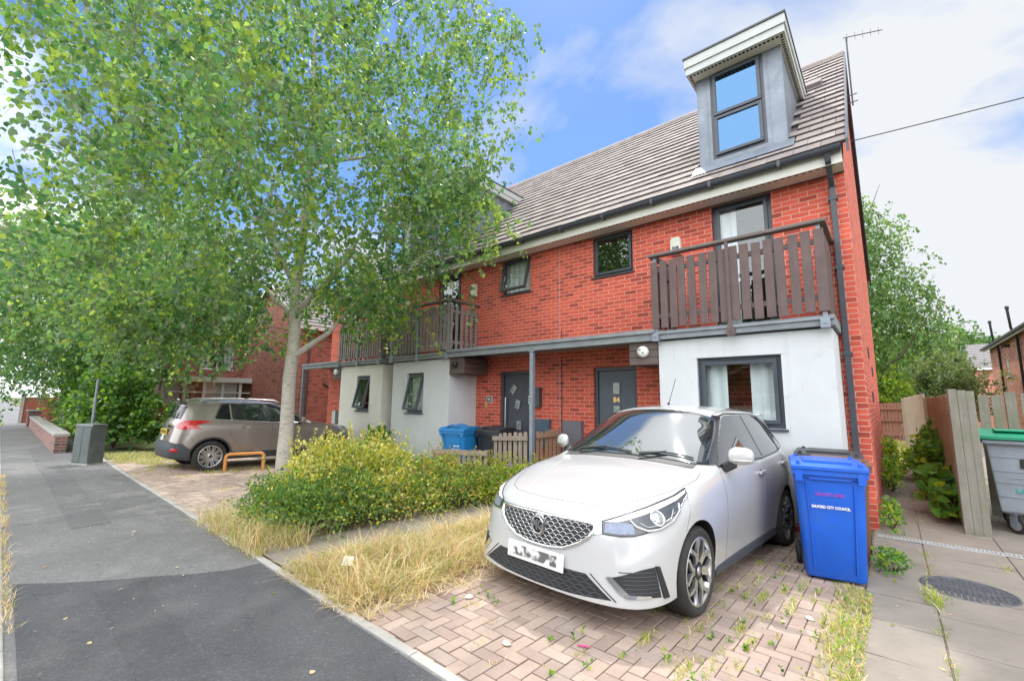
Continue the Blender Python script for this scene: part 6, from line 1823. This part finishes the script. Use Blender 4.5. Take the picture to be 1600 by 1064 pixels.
shrub('laurel_bush', (-22.5, -5.2, .1), [(0, 0, 1.6, 1.7, .9, 1.6), (1.4, .1, 1.0, 1.3, .9, 1.0), (-1.6, .1, 1.0, 1.2, .9, 1.1)], 8000, .13, M['laurel'], [.42, .33, .25], 'tall bush above the low brick garden wall', group=GB2, seed=14, up=-.2, shape=LEAF6)
GW = 'leafy weeds along the side path'
shrub('leafy_weed', (-9.45, -1.25, .0), [(0, 0, .42, .32, .25, .42), (.3, -.1, .2, .3, .25, .2)], 420, .11, M['weed'], [.55, .35, .1], 'tall leafy weed at the foot of the bays', 'weed', None, 21, .1, LEAF6, 10, width=1.1)
shrub('leafy_weed', (-8.55, -1.30, .0), [(0, 0, .18, .45, .25, .2)], 330, .09, M['weed'], [.5, .4, .1], 'low sprawling weed along the foot of the white bay', 'weed', None, 22, .1, LEAF6, 8)
shrub('leafy_weed', (.74, 1.25, .0), [(0, 0, .25, .16, .42, .26), (-.08, .3, .4, .18, .3, .3)], 340, .125, M['weed'], [.55, .35, .1], 'broad-leaved weed at the foot of the grey gate post', 'weed', GW, 23, .0, LEAF6, 12, width=1.35)
shrub('leafy_weed', (.66, 3.1, .0), [(0, 0, .5, .22, .6, .52), (.05, .7, .7, .18, .5, .5)], 1300, .085, M['weed'], [.4, .5, .1], 'tall dark weed leaning over the side path from the brown fence', 'weed', GW, 24, .1, LEAF6, 16)
shrub('leafy_weed', (.55, 5.3, .0), [(0, 0, .3, .25, .5, .32)], 700, .07, M['weed'], [.3, .2, .5], 'yellow-green weed clump further along the brown fence', 'weed', GW, 25, .1, LEAF6, 10)
shrub('leafy_weed', (.14, 3.4, .0), [(0, 0, .28, .13, .9, .30), (0, 1.8, .4, .13, .9, .42)], 1500, .06, M['weed'], [.35, .15, .5], 'feathery weeds along the foot of the gable wall', 'weed', GW, 26, .4, LEAF4, 22)
shrub('leafy_weed', (.12, .2, .0), [(0, 0, .16, .10, .6, .17)], 420, .05, M['weed'], [.45, .25, .3], 'small weeds at the near corner of the gable wall', 'weed', GW, 27, .4, LEAF4, 10)
shrub('leafy_weed', (.12, -1.75, .0), [(0, 0, .08, .13, .35, .09)], 260, .045, M['weed'], [.55, .25, .2], 'low weeds beside the wheels of the bins', 'weed', GW, 28, .4, LEAF4, 6)

# ---- grass and weeds as ground cover
def blades(name, P, H, lean, w, mats, prob, seed, curl=.6):
    nr = np.random.default_rng(seed); n = len(P)
    a = nr.uniform(0, 2 * np.pi, n); D = np.stack([np.cos(a), np.sin(a), np.zeros(n)], 1); Sd = np.stack([-np.sin(a), np.cos(a), np.zeros(n)], 1)
    ln = (lean * nr.uniform(.2, 1.4, n))[:, None] * H[:, None]; Hh = H[:, None]; up = np.array([0, 0, 1.0])
    W_ = (w * nr.uniform(.6, 1.3, n))[:, None]
    p1 = P + D * ln * .35 + up * Hh * .55; p2 = P + D * ln * 1.0 + up * Hh * (.95 - curl * .25 * nr.random(n)[:, None]); 
    V = np.stack([P - Sd * W_, P + Sd * W_, p1 + Sd * W_ * .8, p1 - Sd * W_ * .8, p2], 1)
    me = bpy.data.meshes.new(name)
    me.vertices.add(n * 5); me.vertices.foreach_set('co', V.reshape(-1).astype(np.float32))
    idx = (np.arange(n) * 5)[:, None]; L = np.concatenate([idx + np.array([[0, 1, 2, 3]]), idx + np.array([[3, 2, 4]])], 1).reshape(-1)
    me.loops.add(n * 7); me.loops.foreach_set('vertex_index', L.astype(np.int32))
    ls = np.stack([np.arange(n) * 7, np.arange(n) * 7 + 4], 1).reshape(-1); lt = np.tile([4, 3], n)
    me.polygons.add(2 * n); me.polygons.foreach_set('loop_start', ls.astype(np.int32)); me.polygons.foreach_set('loop_total', lt.astype(np.int32))
    mi = np.repeat(nr.choice(len(mats), size=n, p=prob), 2); me.polygons.foreach_set('material_index', mi.astype(np.int32))
    for m in mats: me.materials.append(m)
    me.update(calc_edges=True); me.validate()
    o = bpy.data.objects.new(name, me); COL.objects.link(o); tag(o, kind='stuff'); return o
M['straw'] = [leaf_mat('straw', (0.68, 0.55, 0.33), .4, (.76, .62, .36), .7, .2), leaf_mat('straw_pale', (0.78, 0.69, 0.48), .4, (.84, .73, .5), .7, .2), leaf_mat('straw_rust', (0.58, 0.37, 0.19), .35, (.65, .42, .2), .7, .2), leaf_mat('grass_green', (0.23, 0.34, 0.07), .4, (.42, .56, .08), .6, .3), leaf_mat('grass_lime', (0.44, 0.48, 0.08), .4, (.66, .66, .1), .6, .3)]
nr = np.random.default_rng(77)
gzv = np.vectorize(gz)
def scatter(n, x0, x1, y0, y1, dens=None):
    x = nr.uniform(x0, x1, n); y = nr.uniform(y0, y1, n)
    if dens is not None:
        k = nr.random(n) < dens(x, y); x, y = x[k], y[k]
    return np.stack([x, y, gzv(y) - .005], 1)
def clump(x, y): return .5 + .5 * np.sin(x * 11 + 2 * np.sin(y * 5)) * np.sin(y * 9 + x * 3)
P = np.vstack([scatter(15000, -3.72, -2.58, -5.72, -1.6, lambda x, y: .25 + .75 * clump(x, y)), scatter(2600, -3.85, -2.45, -5.78, -4.6, lambda x, y: clump(x, y))])
edge = np.minimum(np.clip((P[:, 0] + 3.85) / .35, .25, 1), np.clip((-2.45 - P[:, 0]) / .35, .25, 1)) * np.clip((P[:, 1] + 5.85) / .3, .4, 1)
blades('dry_grass', P, nr.uniform(.08, .30, len(P)) * edge * (.55 + .75 * clump(P[:, 0] * .45, P[:, 1] * .4)), 1.7, .0034, M['straw'], [.36, .26, .12, .15, .11], 1)
P = scatter(3200, -5.9, -4.2, -5.80, -5.25, lambda x, y: clump(x * .8, y)); blades('dry_grass', P, nr.uniform(.10, .32, len(P)), 1.4, .0028, M['straw'], [.38, .25, .10, .17, .10], 2)
P = scatter(1500, -4.45, -3.65, -5.5, -2.2, lambda x, y: clump(x, y) ** 3 * np.where((x < -4.25) | (x > -3.85), 1, .12)); blades('dry_grass', P, nr.uniform(.06, .26, len(P)), 1.3, .0026, M['straw'], [.4, .3, .1, .12, .08], 3)
# thatch of fallen straw on the verge and the kerb line
P = scatter(5200, -3.8, -2.35, -5.75, -1.6); P[:, 2] += nr.uniform(.01, .05, len(P)); blades('dry_grass', P, nr.uniform(.02, .06, len(P)), 4.5, .0026, M['straw'], [.45, .33, .14, .05, .03], 4)
x = nr.uniform(-12, -3.9, 2600); y = -7.222 + nr.normal(size=2600) * .018 - .0; k = nr.random(2600) < .25 + .75 * np.sin(x * 3.1) ** 2
P = np.stack([x[k], y[k], np.full(k.sum(), PZ)], 1); blades('kerb_grass', P, nr.uniform(.015, .06, len(P)), 1.6, .002, M['straw'], [.45, .3, .15, .05, .05], 5)
# green and ochre strip in the joint between blocks and flags
P = scatter(5200, -.24, .0, -5.7, -2.6, lambda x, y: np.clip((x + .24) / .1, 0, 1) * (.25 + .75 * clump(x * 2, y)) * np.clip((-2.3 - y) / .5, 0, 1)); P[:, 2] += .003
blades('joint_grass', P, nr.uniform(.015, .055, len(P)), 1.3, .0035, M['straw'], [.08, .05, .12, .48, .27], 6)
def tufts(C, k, sp, h, name, prob, seed, w=.003, lean=1.4):
    P = np.repeat(np.array(C), k, 0) + nr.normal(size=(len(C) * k, 2)) * np.array(sp); P = np.column_stack([P, gzv(P[:, 1]) - .004])
    blades(name, P, nr.uniform(.4, 1.2, len(P)) * h, lean, w, M['straw'], prob, seed)
C = [(rng.uniform(-2.5, -.15), rng.uniform(-5.6, -1.2)) for _ in range(60)]
def snapx(v): return round(v / .1) * .1
C = [(snapx(a) - .04, b_) for a, b_ in C if not (a < -.95 and b_ > -4.6)]
tufts(C, 9, (.012, .04), .030, 'joint_grass', [.15, .1, .2, .3, .25], 7)
C = [(rng.uniform(-1.1, -.1), rng.uniform(-4.9, -2.4)) for _ in range(75)]
tufts([(snapx(a) - .04, b_) for a, b_ in C], 20, (.016, .07), .042, 'joint_grass', [.08, .06, .08, .42, .36], 8)
C = [(.375, -3.1), (.38, -2.55), (.372, -3.7), (.38, -1.35), (.37, -.9), (.39, -4.6), (.38, .9), (.4, 1.6), (.375, 2.6), (.95, -.9), (.36, -1.75)]
tufts(C, 34, (.02, .10), .035, 'joint_grass', [.12, .08, .1, .45, .25], 9)
tufts([(.36, -2.35), (.37, -2.5), (.98, -2.75), (1.02, -2.85), (.95, -2.9)], 90, (.03, .08), .075, 'grass_tuft', [.05, .02, .03, .55, .35], 10, .003, .9)
C = [(rng.uniform(-9, -5.6), rng.uniform(-5.5, -2.2)) for _ in range(26)] + [(rng.uniform(-12.8, -9.4), rng.uniform(-5.6, -3.9)) for _ in range(34)]
tufts(C, 26, (.09, .05), .045, 'drive_weeds', [.36, .26, .12, .16, .10], 11)
C = [(-10.25 + rng.uniform(-.3, .5), -4.2 + rng.uniform(-.5, .6)) for _ in range(10)] + [(-11.5 + rng.uniform(-.7, .5), -5.0 + rng.uniform(-.3, .3)) for _ in range(14)] + [(-12.9, -5.5), (-12.6, -5.6), (-13.0, -5.3)]
tufts(C, 60, (.08, .05), .07, 'drive_weeds', [.18, .12, .05, .40, .25], 12)
P = scatter(7000, -9.0, -5.25, -2.0, -.87, lambda x, y: .3 + .7 * clump(x, y)); blades('bed_weeds', P, nr.uniform(.04, .22, len(P)), .9, .004, M['straw'], [.12, .08, .05, .45, .30], 13)
P = scatter(4000, .0, .75, 8, 17, lambda x, y: .4 + .6 * clump(x, y)); P[:, 2] += .01; blades('path_grass', P, nr.uniform(.05, .22, len(P)), .8, .006, M['straw'], [.12, .1, .03, .35, .40], 14)
P = scatter(2600, -14.5, -12.3, -5.6, -4.6, lambda x, y: .3 + .7 * clump(x, y)); blades('drive_weeds', P, nr.uniform(.03, .12, len(P)), 1, .004, M['straw'], [.2, .14, .06, .35, .25], 15)
# small upright weeds rooted in the paving, each with a few leaves
P = []; A = []; S = []; MI = []
for q in range(46):
    x, y = (rng.uniform(-2.3, -.2), rng.uniform(-5.5, -4.75)) if q < 20 else ((rng.uniform(-.85, -.1), rng.uniform(-4.7, -2.4)))
    x = snapx(x) - .045; k = rng.randint(5, 12); h = rng.uniform(.02, .06) * (1.9 if q in (2, 7, 11) else 1)
    for i in range(k):
        t = (i + .5) / k; P.append((x + rng.gauss(0, .007), y + rng.gauss(0, .007), gz(y) + t * h)); A.append((rng.gauss(0, 1), rng.gauss(0, 1), .5)); S.append(rng.uniform(.014, .03)); MI.append(rng.choice((0, 0, 1, 2)))
tag(leaves('paving_weeds', np.array(P), np.array(A), np.array(S), M['weed'], MI, None, LEAF4, nr), kind='stuff')

# fallen birch leaves, husks and grit on the pavement and drives
n = 620; x = nr.uniform(-14, 2.6, n); y = nr.uniform(-7.2, -1.5, n); keep = (nr.random(n) < np.where(y < -5.75, .55, .5)) & ~((x > -5.2) & (x < -2.62) & (y > -5.7))
x, y = x[keep], y[keep]; n = len(x)
P = np.stack([x, y, np.where(y < -5.75, PZ + .010, gzv(y) + .010)], 1); A = nr.normal(size=(n, 3)); A[:, 2] *= .06
ll = leaves('fallen_leaves', P, A, nr.uniform(.010, .040, n), [M['straw'][0], M['straw'][2], M['leafB'][2], M['straw'][1]], nr.choice(4, size=n, p=[.35, .3, .15, .2]), None, LEAF6, nr)
# lay the leaves nearly flat
me = ll.data; co_ = np.empty(len(me.vertices) * 3, dtype=np.float32); me.vertices.foreach_get('co', co_); co_ = co_.reshape(-1, 3)
base = np.repeat(P[:, 2], 6); co_[:, 2] = base + np.clip((co_[:, 2] - base) * .22, -.006, .012); me.vertices.foreach_set('co', co_.reshape(-1)); me.update(); tag(ll, kind='stuff')
# ---------------------------------------------------------------- neighbours and background
M['roof_grey'] = pm('grey_roof_tile', (0.20, 0.185, 0.185), .85, var=.15, vs=4, bump=.3)
M['pvc'] = pm('white_pvc', (0.75, 0.76, 0.76), .4, var=.03)
def course_roof(b, A, B_, C, D, n, mi):
    """roof slope A-B eaves, D-C ridge, laid as n lapped courses"""
    A, B_, C, D = map(Vector, (A, B_, C, D)); nn = (B_ - A).cross(D - A).normalized()
    if nn.z < 0: nn = -nn
    for j in range(n):
        t0, t1 = j / n, (j + 1.12) / n
        a, c, e, g_ = A.lerp(D, t0), B_.lerp(C, t0), B_.lerp(C, t1), A.lerp(D, t1)
        b.add([a + nn * .05, c + nn * .05, e + nn * .01, g_ + nn * .01, a + nn * .005, c + nn * .005], [(0, 1, 2, 3), (0, 4, 5, 1)], mi)
def gable_house(name, loc, rz, w, d, he, hr, brick, label, wins, doors=(), ridge='x', roofm='roof_grey', over=.25, n=14, group=None, extras=None):
    """local x along the front, front face at y=0 looking to -y"""
    t = empty(name, loc, rz, label, 'house', group)
    holes = [(a, c, e, g_) for a, c, e, g_ in wins] + [(a, c, 0, g_) for a, c, g_ in doors]
    b = MB(); wall_holes(b, 0, w, -.2, he, 0, holes, .12)
    b.add([(0, 0, -.2), (0, d, -.2), (0, d, he), (0, 0, he)], [(0, 1, 2, 3)]); b.add([(w, 0, -.2), (w, d, -.2), (w, d, he), (w, 0, he)], [(3, 2, 1, 0)]); b.quad((0, d, -.2), (w, d, -.2), (w, d, he), (0, d, he))
    if ridge == 'x':
        for xe in (0, w): b.add([(xe, 0, he), (xe, d, he), (xe, d / 2, hr)], [(0, 1, 2)])
    else:
        for ye in (0, d): b.add([(0, ye, he), (w, ye, he), (w / 2, ye, hr)], [(0, 1, 2)])
    b.build('wall', M[brick], t, fix=False)
    r = MB(); o = over
    if ridge == 'x':
        s = (hr - he) / (d / 2)
        course_roof(r, (-o, -o, he - o * s), (w + o, -o, he - o * s), (w + o, d / 2, hr), (-o, d / 2, hr), n, 0); course_roof(r, (w + o, d + o, he - o * s), (-o, d + o, he - o * s), (-o, d / 2, hr), (w + o, d / 2, hr), n, 0)
        for xe in (-o, w + o): r.add([(xe, -o, he - o * s - .02), (xe, d / 2, hr - .02), (xe, d + o, he - o * s - .02), (xe, d + o, he - o * s - .16), (xe, d / 2, hr - .16), (xe, -o, he - o * s - .16)], [(0, 1, 4, 5), (1, 2, 3, 4)], 1)
        r.box(-o, w + o, -o - .02, -o + .01, he - o * s - .16, he - o * s + .0, 1)
    else:
        s = (hr - he) / (w / 2)
        course_roof(r, (-o, d + o, he - o * s), (-o, -o, he - o * s), (w / 2, -o, hr), (w / 2, d + o, hr), n, 0); course_roof(r, (w + o, -o, he - o * s), (w + o, d + o, he - o * s), (w / 2, d + o, hr), (w / 2, -o, hr), n, 0)
        for ye in (-o,): r.add([(-o, ye, he - o * s - .02), (w / 2, ye, hr - .02), (w + o, ye, he - o * s - .02), (w + o, ye, he - o * s - .2), (w / 2, ye, hr - .2), (-o, ye, he - o * s - .2)], [(0, 1, 4, 5), (1, 2, 3, 4)], 1)
    r.build('roof', [M[roofm], M['pvc']], t, fix=False)
    b = MB(); b.quad((0.1, 1.2, 0), (w - .1, 1.2, 0), (w - .1, 1.2, he), (.1, 1.2, he)); b.build('room_wall', M['room'], t, fix=False)
    for a, c, e, g_ in wins:
        f = frame_mb(a, c, e, g_, .04, .11, .06)
        nx = max(1, int((c - a) / .65))
        for k in range(1, nx): x = a + (c - a) * k / nx; f.box(x - .03, x + .03, .041, .109, e + .06, g_ - .06)
        f.box(a - .05, c + .05, -.05, .04, e - .05, e - .001)
        fo = f.build('window', M['pvc'], t); p = MB(); p.box(a + .06, c - .06, .07, .08, e + .06, g_ - .06); p.build('pane', M['glass'], fo)
        q = MB(); q.box(a + .06, a + (c - a) * .28, .16, .17, e + .06, g_ - .06); q.box(c - (c - a) * .28, c - .06, .16, .17, e + .06, g_ - .06); q.build('curtain', M['curtain'], fo)
    for a, c, g_ in doors:
        q = MB(); q.box(a, c, .06, .11, 0, g_); dd = q.build('door', M['pvc'], t); q = MB(); q.box(a + .15, c - .15, .05, .059, 1.1, g_ - .2); q.build('door_glass', M['frost'], dd)
    if extras: extras(t)
    return t
# older brick houses standing side-on at the left, facing +x
def porch(t):
    b = MB(); b.box(-.0, 5.3, -1.5, -.02, 2.32, 2.46); b.box(-.06, 5.36, -1.56, -1.5, 2.26, 2.5); pr_ = b.build('porch_roof', M['pvc'], t)
    b = MB(); b.box(0, 5.3, -1.45, -1.33, 0, .85); b.build('porch_wall', M['brick_far'], t)
    b = MB()
    for x in (0, .75, 1.5, 2.3, 3.05, 3.8, 4.55, 5.22): b.box(x - .02, x + .10, -1.45, -1.36, .85, 2.30)
    b.box(0, 5.3, -1.44, -1.36, .85, .93); b.box(0, 5.3, -1.44, -1.36, 1.75, 1.81); f = b.build('porch_window', M['pvc'], t)
    b = MB(); b.box(.05, 5.25, -1.41, -1.40, .93, 2.3); b.build('pane', M['glass'], f)
    b = MB(); b.box(.8, 1.5, -1.43, -1.39, .02, 2.1); b.build('porch_door', pm('blue_door', (.30, .42, .55), .5), t)
    b = MB(); b.box(.05, 2.2, -1.25, -1.24, .9, 2.28); b.box(3.1, 4.5, -1.25, -1.24, .9, 2.28); b.build('blind', M['curtain'], f)
    b = MB(); b.tube([(7.6, -.05, .1), (7.6, -.05, 4.9)], .04, 8); b.tube([(-.3, -.05, .1), (-.3, -.05, 4.9)], .035, 8); b.build('drainpipe', M['gutter'], t)
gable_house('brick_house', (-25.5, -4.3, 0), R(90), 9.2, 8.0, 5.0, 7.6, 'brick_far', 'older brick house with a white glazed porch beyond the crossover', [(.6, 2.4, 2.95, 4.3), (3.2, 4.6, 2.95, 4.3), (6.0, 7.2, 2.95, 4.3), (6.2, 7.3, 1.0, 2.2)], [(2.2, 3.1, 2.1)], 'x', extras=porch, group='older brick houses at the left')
def pipes2(t):
    b = MB(); b.tube([(1.6, -.06, 0), (1.6, -.06, 4.6)], .05, 8); b.tube([(1.0, -.06, 2.2), (1.6, -.06, 1.9)], .04, 8); b.tube([(.3, -.05, 0), (.3, -.05, 4.7)], .04, 8); b.build('soil_pipe', M['gutter'], t)
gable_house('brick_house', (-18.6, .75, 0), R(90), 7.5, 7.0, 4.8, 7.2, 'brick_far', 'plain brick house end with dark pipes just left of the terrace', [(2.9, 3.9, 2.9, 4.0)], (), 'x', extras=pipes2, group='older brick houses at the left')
gable_house('brick_house', (-62, -3.5, 0), R(80), 8, 8, 5.0, 7.5, 'render_cream', 'pale rendered house at the far left end of the street', [(1, 2.6, 1, 2.3), (5, 6.6, 1, 2.3), (1, 2.6, 3.1, 4.3), (5, 6.6, 3.1, 4.3)], (), 'x', group='older brick houses at the left')
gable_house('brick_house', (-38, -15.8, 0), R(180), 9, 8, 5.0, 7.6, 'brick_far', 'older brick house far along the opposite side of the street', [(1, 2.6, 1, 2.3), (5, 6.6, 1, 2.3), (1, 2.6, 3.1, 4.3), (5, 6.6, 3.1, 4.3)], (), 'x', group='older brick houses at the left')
def soil(t):
    for x in (3.6, 8.6, 13.2):
        b = MB(); b.tube([(x, -.09, -.1), (x, -.09, 4.9), (x + .35, -.30, 5.35), (x + .35, -.34, 6.3)], .055, 8); b.tube([(x + .35, -.34, 6.3), (x + .35, -.34, 6.45)], .075, 8); b.build('soil_pipe', M['black'], t)
    b = MB(); b.bar((-.2, -.36, 5.12), (20, -.36, 5.12), .12, .11); b.build('gutter', M['black'], t)
    b = MB(); b.box(5.9, 6.05, -.2, 0, 4.7, 4.85); b.tube([(5.97, -.2, 4.75), (5.97, -.34, 4.68)], .06, 8); b.build('security_lamp', M['black'], t)
gable_house('brick_house', (5.3, 33.5, 0), R(-90), 20, 8, 5.3, 7.9, 'brick_orange', 'orange brick house side with black soil pipes above the right fence', [(4.4, 5.3, 3.2, 4.2), (10.5, 11.6, 3.2, 4.2), (16, 17.2, 3.2, 4.2)], (), 'x', extras=soil, group='houses behind the side path')
gable_house('brick_house', (5.2, 42, 0), R(-8), 7, 8, 4.6, 6.7, 'brick_orange', 'small brick house with grey tiled roof far behind the side path', [(1.3, 2.3, 2.9, 3.8), (4, 5, 2.9, 3.8)], (), 'x', group='houses behind the side path')
# across the road, seen mirrored in the glass
gable_house('brick_house', (3.5, -19.5, 0), R(180), 13, 8, 4.9, 7.4, 'brick_far', 'long brick house with white windows on the opposite side of the road', [(1, 3, 1, 2.3), (5, 6.6, 1, 2.3), (9.5, 11.5, 1, 2.3), (1, 3, 3.1, 4.3), (5, 6.6, 3.1, 4.3), (9.5, 11.5, 3.1, 4.3)], [(7.4, 8.4, 2.1)], 'x', group='houses across the road')
# garden wall, red panel fences, slim pole
gw = empty('garden_wall', (-15.6, -6.28, PZ - .05), R(180), 'low weathered brick garden wall along the pavement', 'wall')
b = MB(); b.box(0, 14, -.11, .11, 0, .46); b.box(14.0, 14.6, -.2, .2, 0, .74); b.build('wall', M['brick_grey'], gw)
b = MB()
for k in range(30):
    x = .0 + k * .455
    b.box(x + .005, x + .45, -.15, .15, .46 + .006 * (k % 3), .53 + .006 * (k % 3))
b.box(13.94, 14.66, -.25, .25, .74, .81); b.build('coping', M['kerb'], gw, .008)
M['red_panel'] = wood_mat('red_stained_panel', (0.30, 0.085, 0.055), (0.42, 0.13, 0.085), .8, 8, axis='y')
def panel_fence(a, c, h, label):
    a = Vector(a); c = Vector(c); d = c - a; L = d.length; t = empty('panel_fence', a, math.atan2(d.y, d.x), label, 'fence', 'red panel fences with concrete posts'); n = max(1, round(L / 1.9))
    for i in range(n + 1):
        b = MB(); b.box(L * i / n - .06, L * i / n + .06, -.06, .06, 0, h + .08); b.build('post', M['kerb'], t)
    for i in range(n):
        b = MB(); x0, x1 = L * i / n + .065, L * (i + 1) / n - .065; z = .05
        while z < h: b.box(x0, x1, -.02 + .006 * (int(z * 20) % 2), .02, z, min(z + .145, h)); z += .15
        b.build('panel', M['red_panel'], t)
panel_fence((-23.4, -5.8, 0), (-23.4, 3.2, 0), 1.25, 'red panel fence with white posts in front of the porch')
panel_fence((-34, -6.6, 0), (-34, 2, 0), 1.45, 'red panel fence at the far left beyond the garden wall')
b = MB(); b.tube([(0, 0, 0), (0, 0, 1.85)], .028, 10); b.lathe([(.06, 0), (.06, .25), (.038, .3)], n=12); po = b.build('sign_post', M['galv']); po.location = (-14.7, -5.85, PZ - .01); tag(po, 'slim grey metal post rising through the bush behind the cabinet', 'post')

t = empty('birch_tree', (-27.5, -5.4, .05), 0, 'leafy tree at the far left edge above the garden wall', 'tree', GB)
tree(t, 61, 8.6, .15, (0, -.3, 5.2), (4.6, 4.0, 3.9), 520, 56, .13, M['leafB'], [.36, .40, .12, .12], M['bark_birch'], limbs=8, fork=.24, lowcut=-.9, spread=.55, twig_len=.7, shape=LEAF4)
# ---- trees behind
M['leafF'] = [leaf_mat('far_leaf', (0.095, 0.20, 0.07), .4), leaf_mat('far_leaf_dark', (0.06, 0.14, 0.055), .35), leaf_mat('far_leaf_light', (0.17, 0.29, 0.08), .45)]
M['leafW'] = [leaf_mat('willow_leaf', (0.125, 0.195, 0.095), .35), leaf_mat('willow_leaf_dark', (0.075, 0.135, 0.065), .3), leaf_mat('willow_leaf_pale', (0.18, 0.25, 0.13), .4)]
M['leafL'] = [leaf_mat('lime_leaf', (0.21, 0.33, 0.035), .45), leaf_mat('lime_leaf_mid', (0.13, 0.24, 0.035), .4), leaf_mat('lime_leaf_dark', (0.07, 0.15, 0.035), .35)]
GT = 'trees behind the terrace'
def cone(p):
    return math.hypot(p[0], p[1]) > 3.9 * (1 - (p[2] - 2) / 13.5) ** .8 + .2
t = empty('birch_tree', (-.9, 20, 0), 0, 'tall slender birch rising behind the gable at the right', 'tree', GT)
tree(t, 31, 13.5, .17, (0, 0, 7.4), (4.0, 4.0, 6.4), 620, 60, .15, M['leafF'], [.5, .25, .25], M['bark_dark'], limbs=12, fork=.15, lowcut=-.9, spread=.55, twig_len=.8, clip=cone, shape=LEAF4)
t = empty('willow_tree', (2.6, 27, 0), 0, 'pale grey-green bushy tree left of the far brick house', 'tree', GT)
tree(t, 33, 4.6, .12, (0, 0, 2.9), (2.1, 2.1, 2.1), 230, 60, .15, M['leafW'], [.4, .2, .4], M['bark_dark'], limbs=7, fork=.2, spread=.5, twig_len=.6, shape=LEAF4)
t = empty('dense_tree', (4.2, 50, 0), 0, 'dark rounded tree far behind the small brick house', 'tree', GT)
tree(t, 35, 8.8, .25, (0, 0, 5.6), (4.6, 4.2, 3.9), 330, 60, .30, M['leafF'], [.4, .45, .15], M['bark_dark'], limbs=7, fork=.2, spread=.8, twig_len=1.0, shape=LEAF4)
t = empty('dense_tree', (14.5, 52, 0), 0, 'green tree crown showing above the orange brick house', 'tree', GT)
tree(t, 37, 10.8, .25, (0, 0, 7.0), (4.6, 4.2, 4.2), 260, 60, .30, M['leafF'], [.4, .25, .35], M['bark_dark'], limbs=7, fork=.2, spread=.8, twig_len=1.0, shape=LEAF4)
t = empty('dense_tree', (-.2, 31, 0), 0, 'mid green leafy tree between the slender birch and the pale tree', 'tree', GT)
tree(t, 39, 7.0, .18, (0, 0, 4.0), (3.3, 3.0, 3.2), 330, 60, .2, M['leafF'], [.45, .4, .15], M['bark_dark'], limbs=7, fork=.2, spread=.7, twig_len=.8, shape=LEAF4)
t = empty('hazel_bush', (-.3, 18.6, 0), 0, 'bright lime green bush behind the red-brown gate', 'shrub', GT)
tree(t, 41, 3.0, .06, (0, 0, 1.9), (1.6, 1.0, 1.35), 150, 56, .12, M['leafL'], [.55, .3, .15], M['bark_dark'], limbs=6, fork=.1, spread=.4, twig_len=.45, shape=LEAF6)
for (x, y, s, sd, lb) in ((-48, 2, 8, 51, 'leafy tree beyond the porch house at the left'), (-46, -16, 7, 52, 'leafy tree on the far side of the street at the left'), (-75, 4, 9, 53, 'hazy distant tree at the left end of the street')):
    t = empty('dense_tree', (x, y, 0), 0, lb, 'tree', 'distant trees at the left')
    tree(t, sd, s, .22, (0, 0, s * .6), (s * .45, s * .45, s * .42), 240, 56, .32, M['leafF'], [.45, .3, .25], M['bark_dark'], limbs=7, fork=.2, spread=.8, twig_len=1.0, shape=LEAF4)
t = copy_tree(t2); t.location = (-6.5, -16.5, 0); t['label'] = 'birch on the opposite pavement across the road'
t = copy_tree(t2); t.location = (4.0, -16.0, 0); t.rotation_euler = (0, 0, 2.0); t.scale = (.8, .8, .85); t['label'] = 'smaller birch across the road in front of the long brick house'
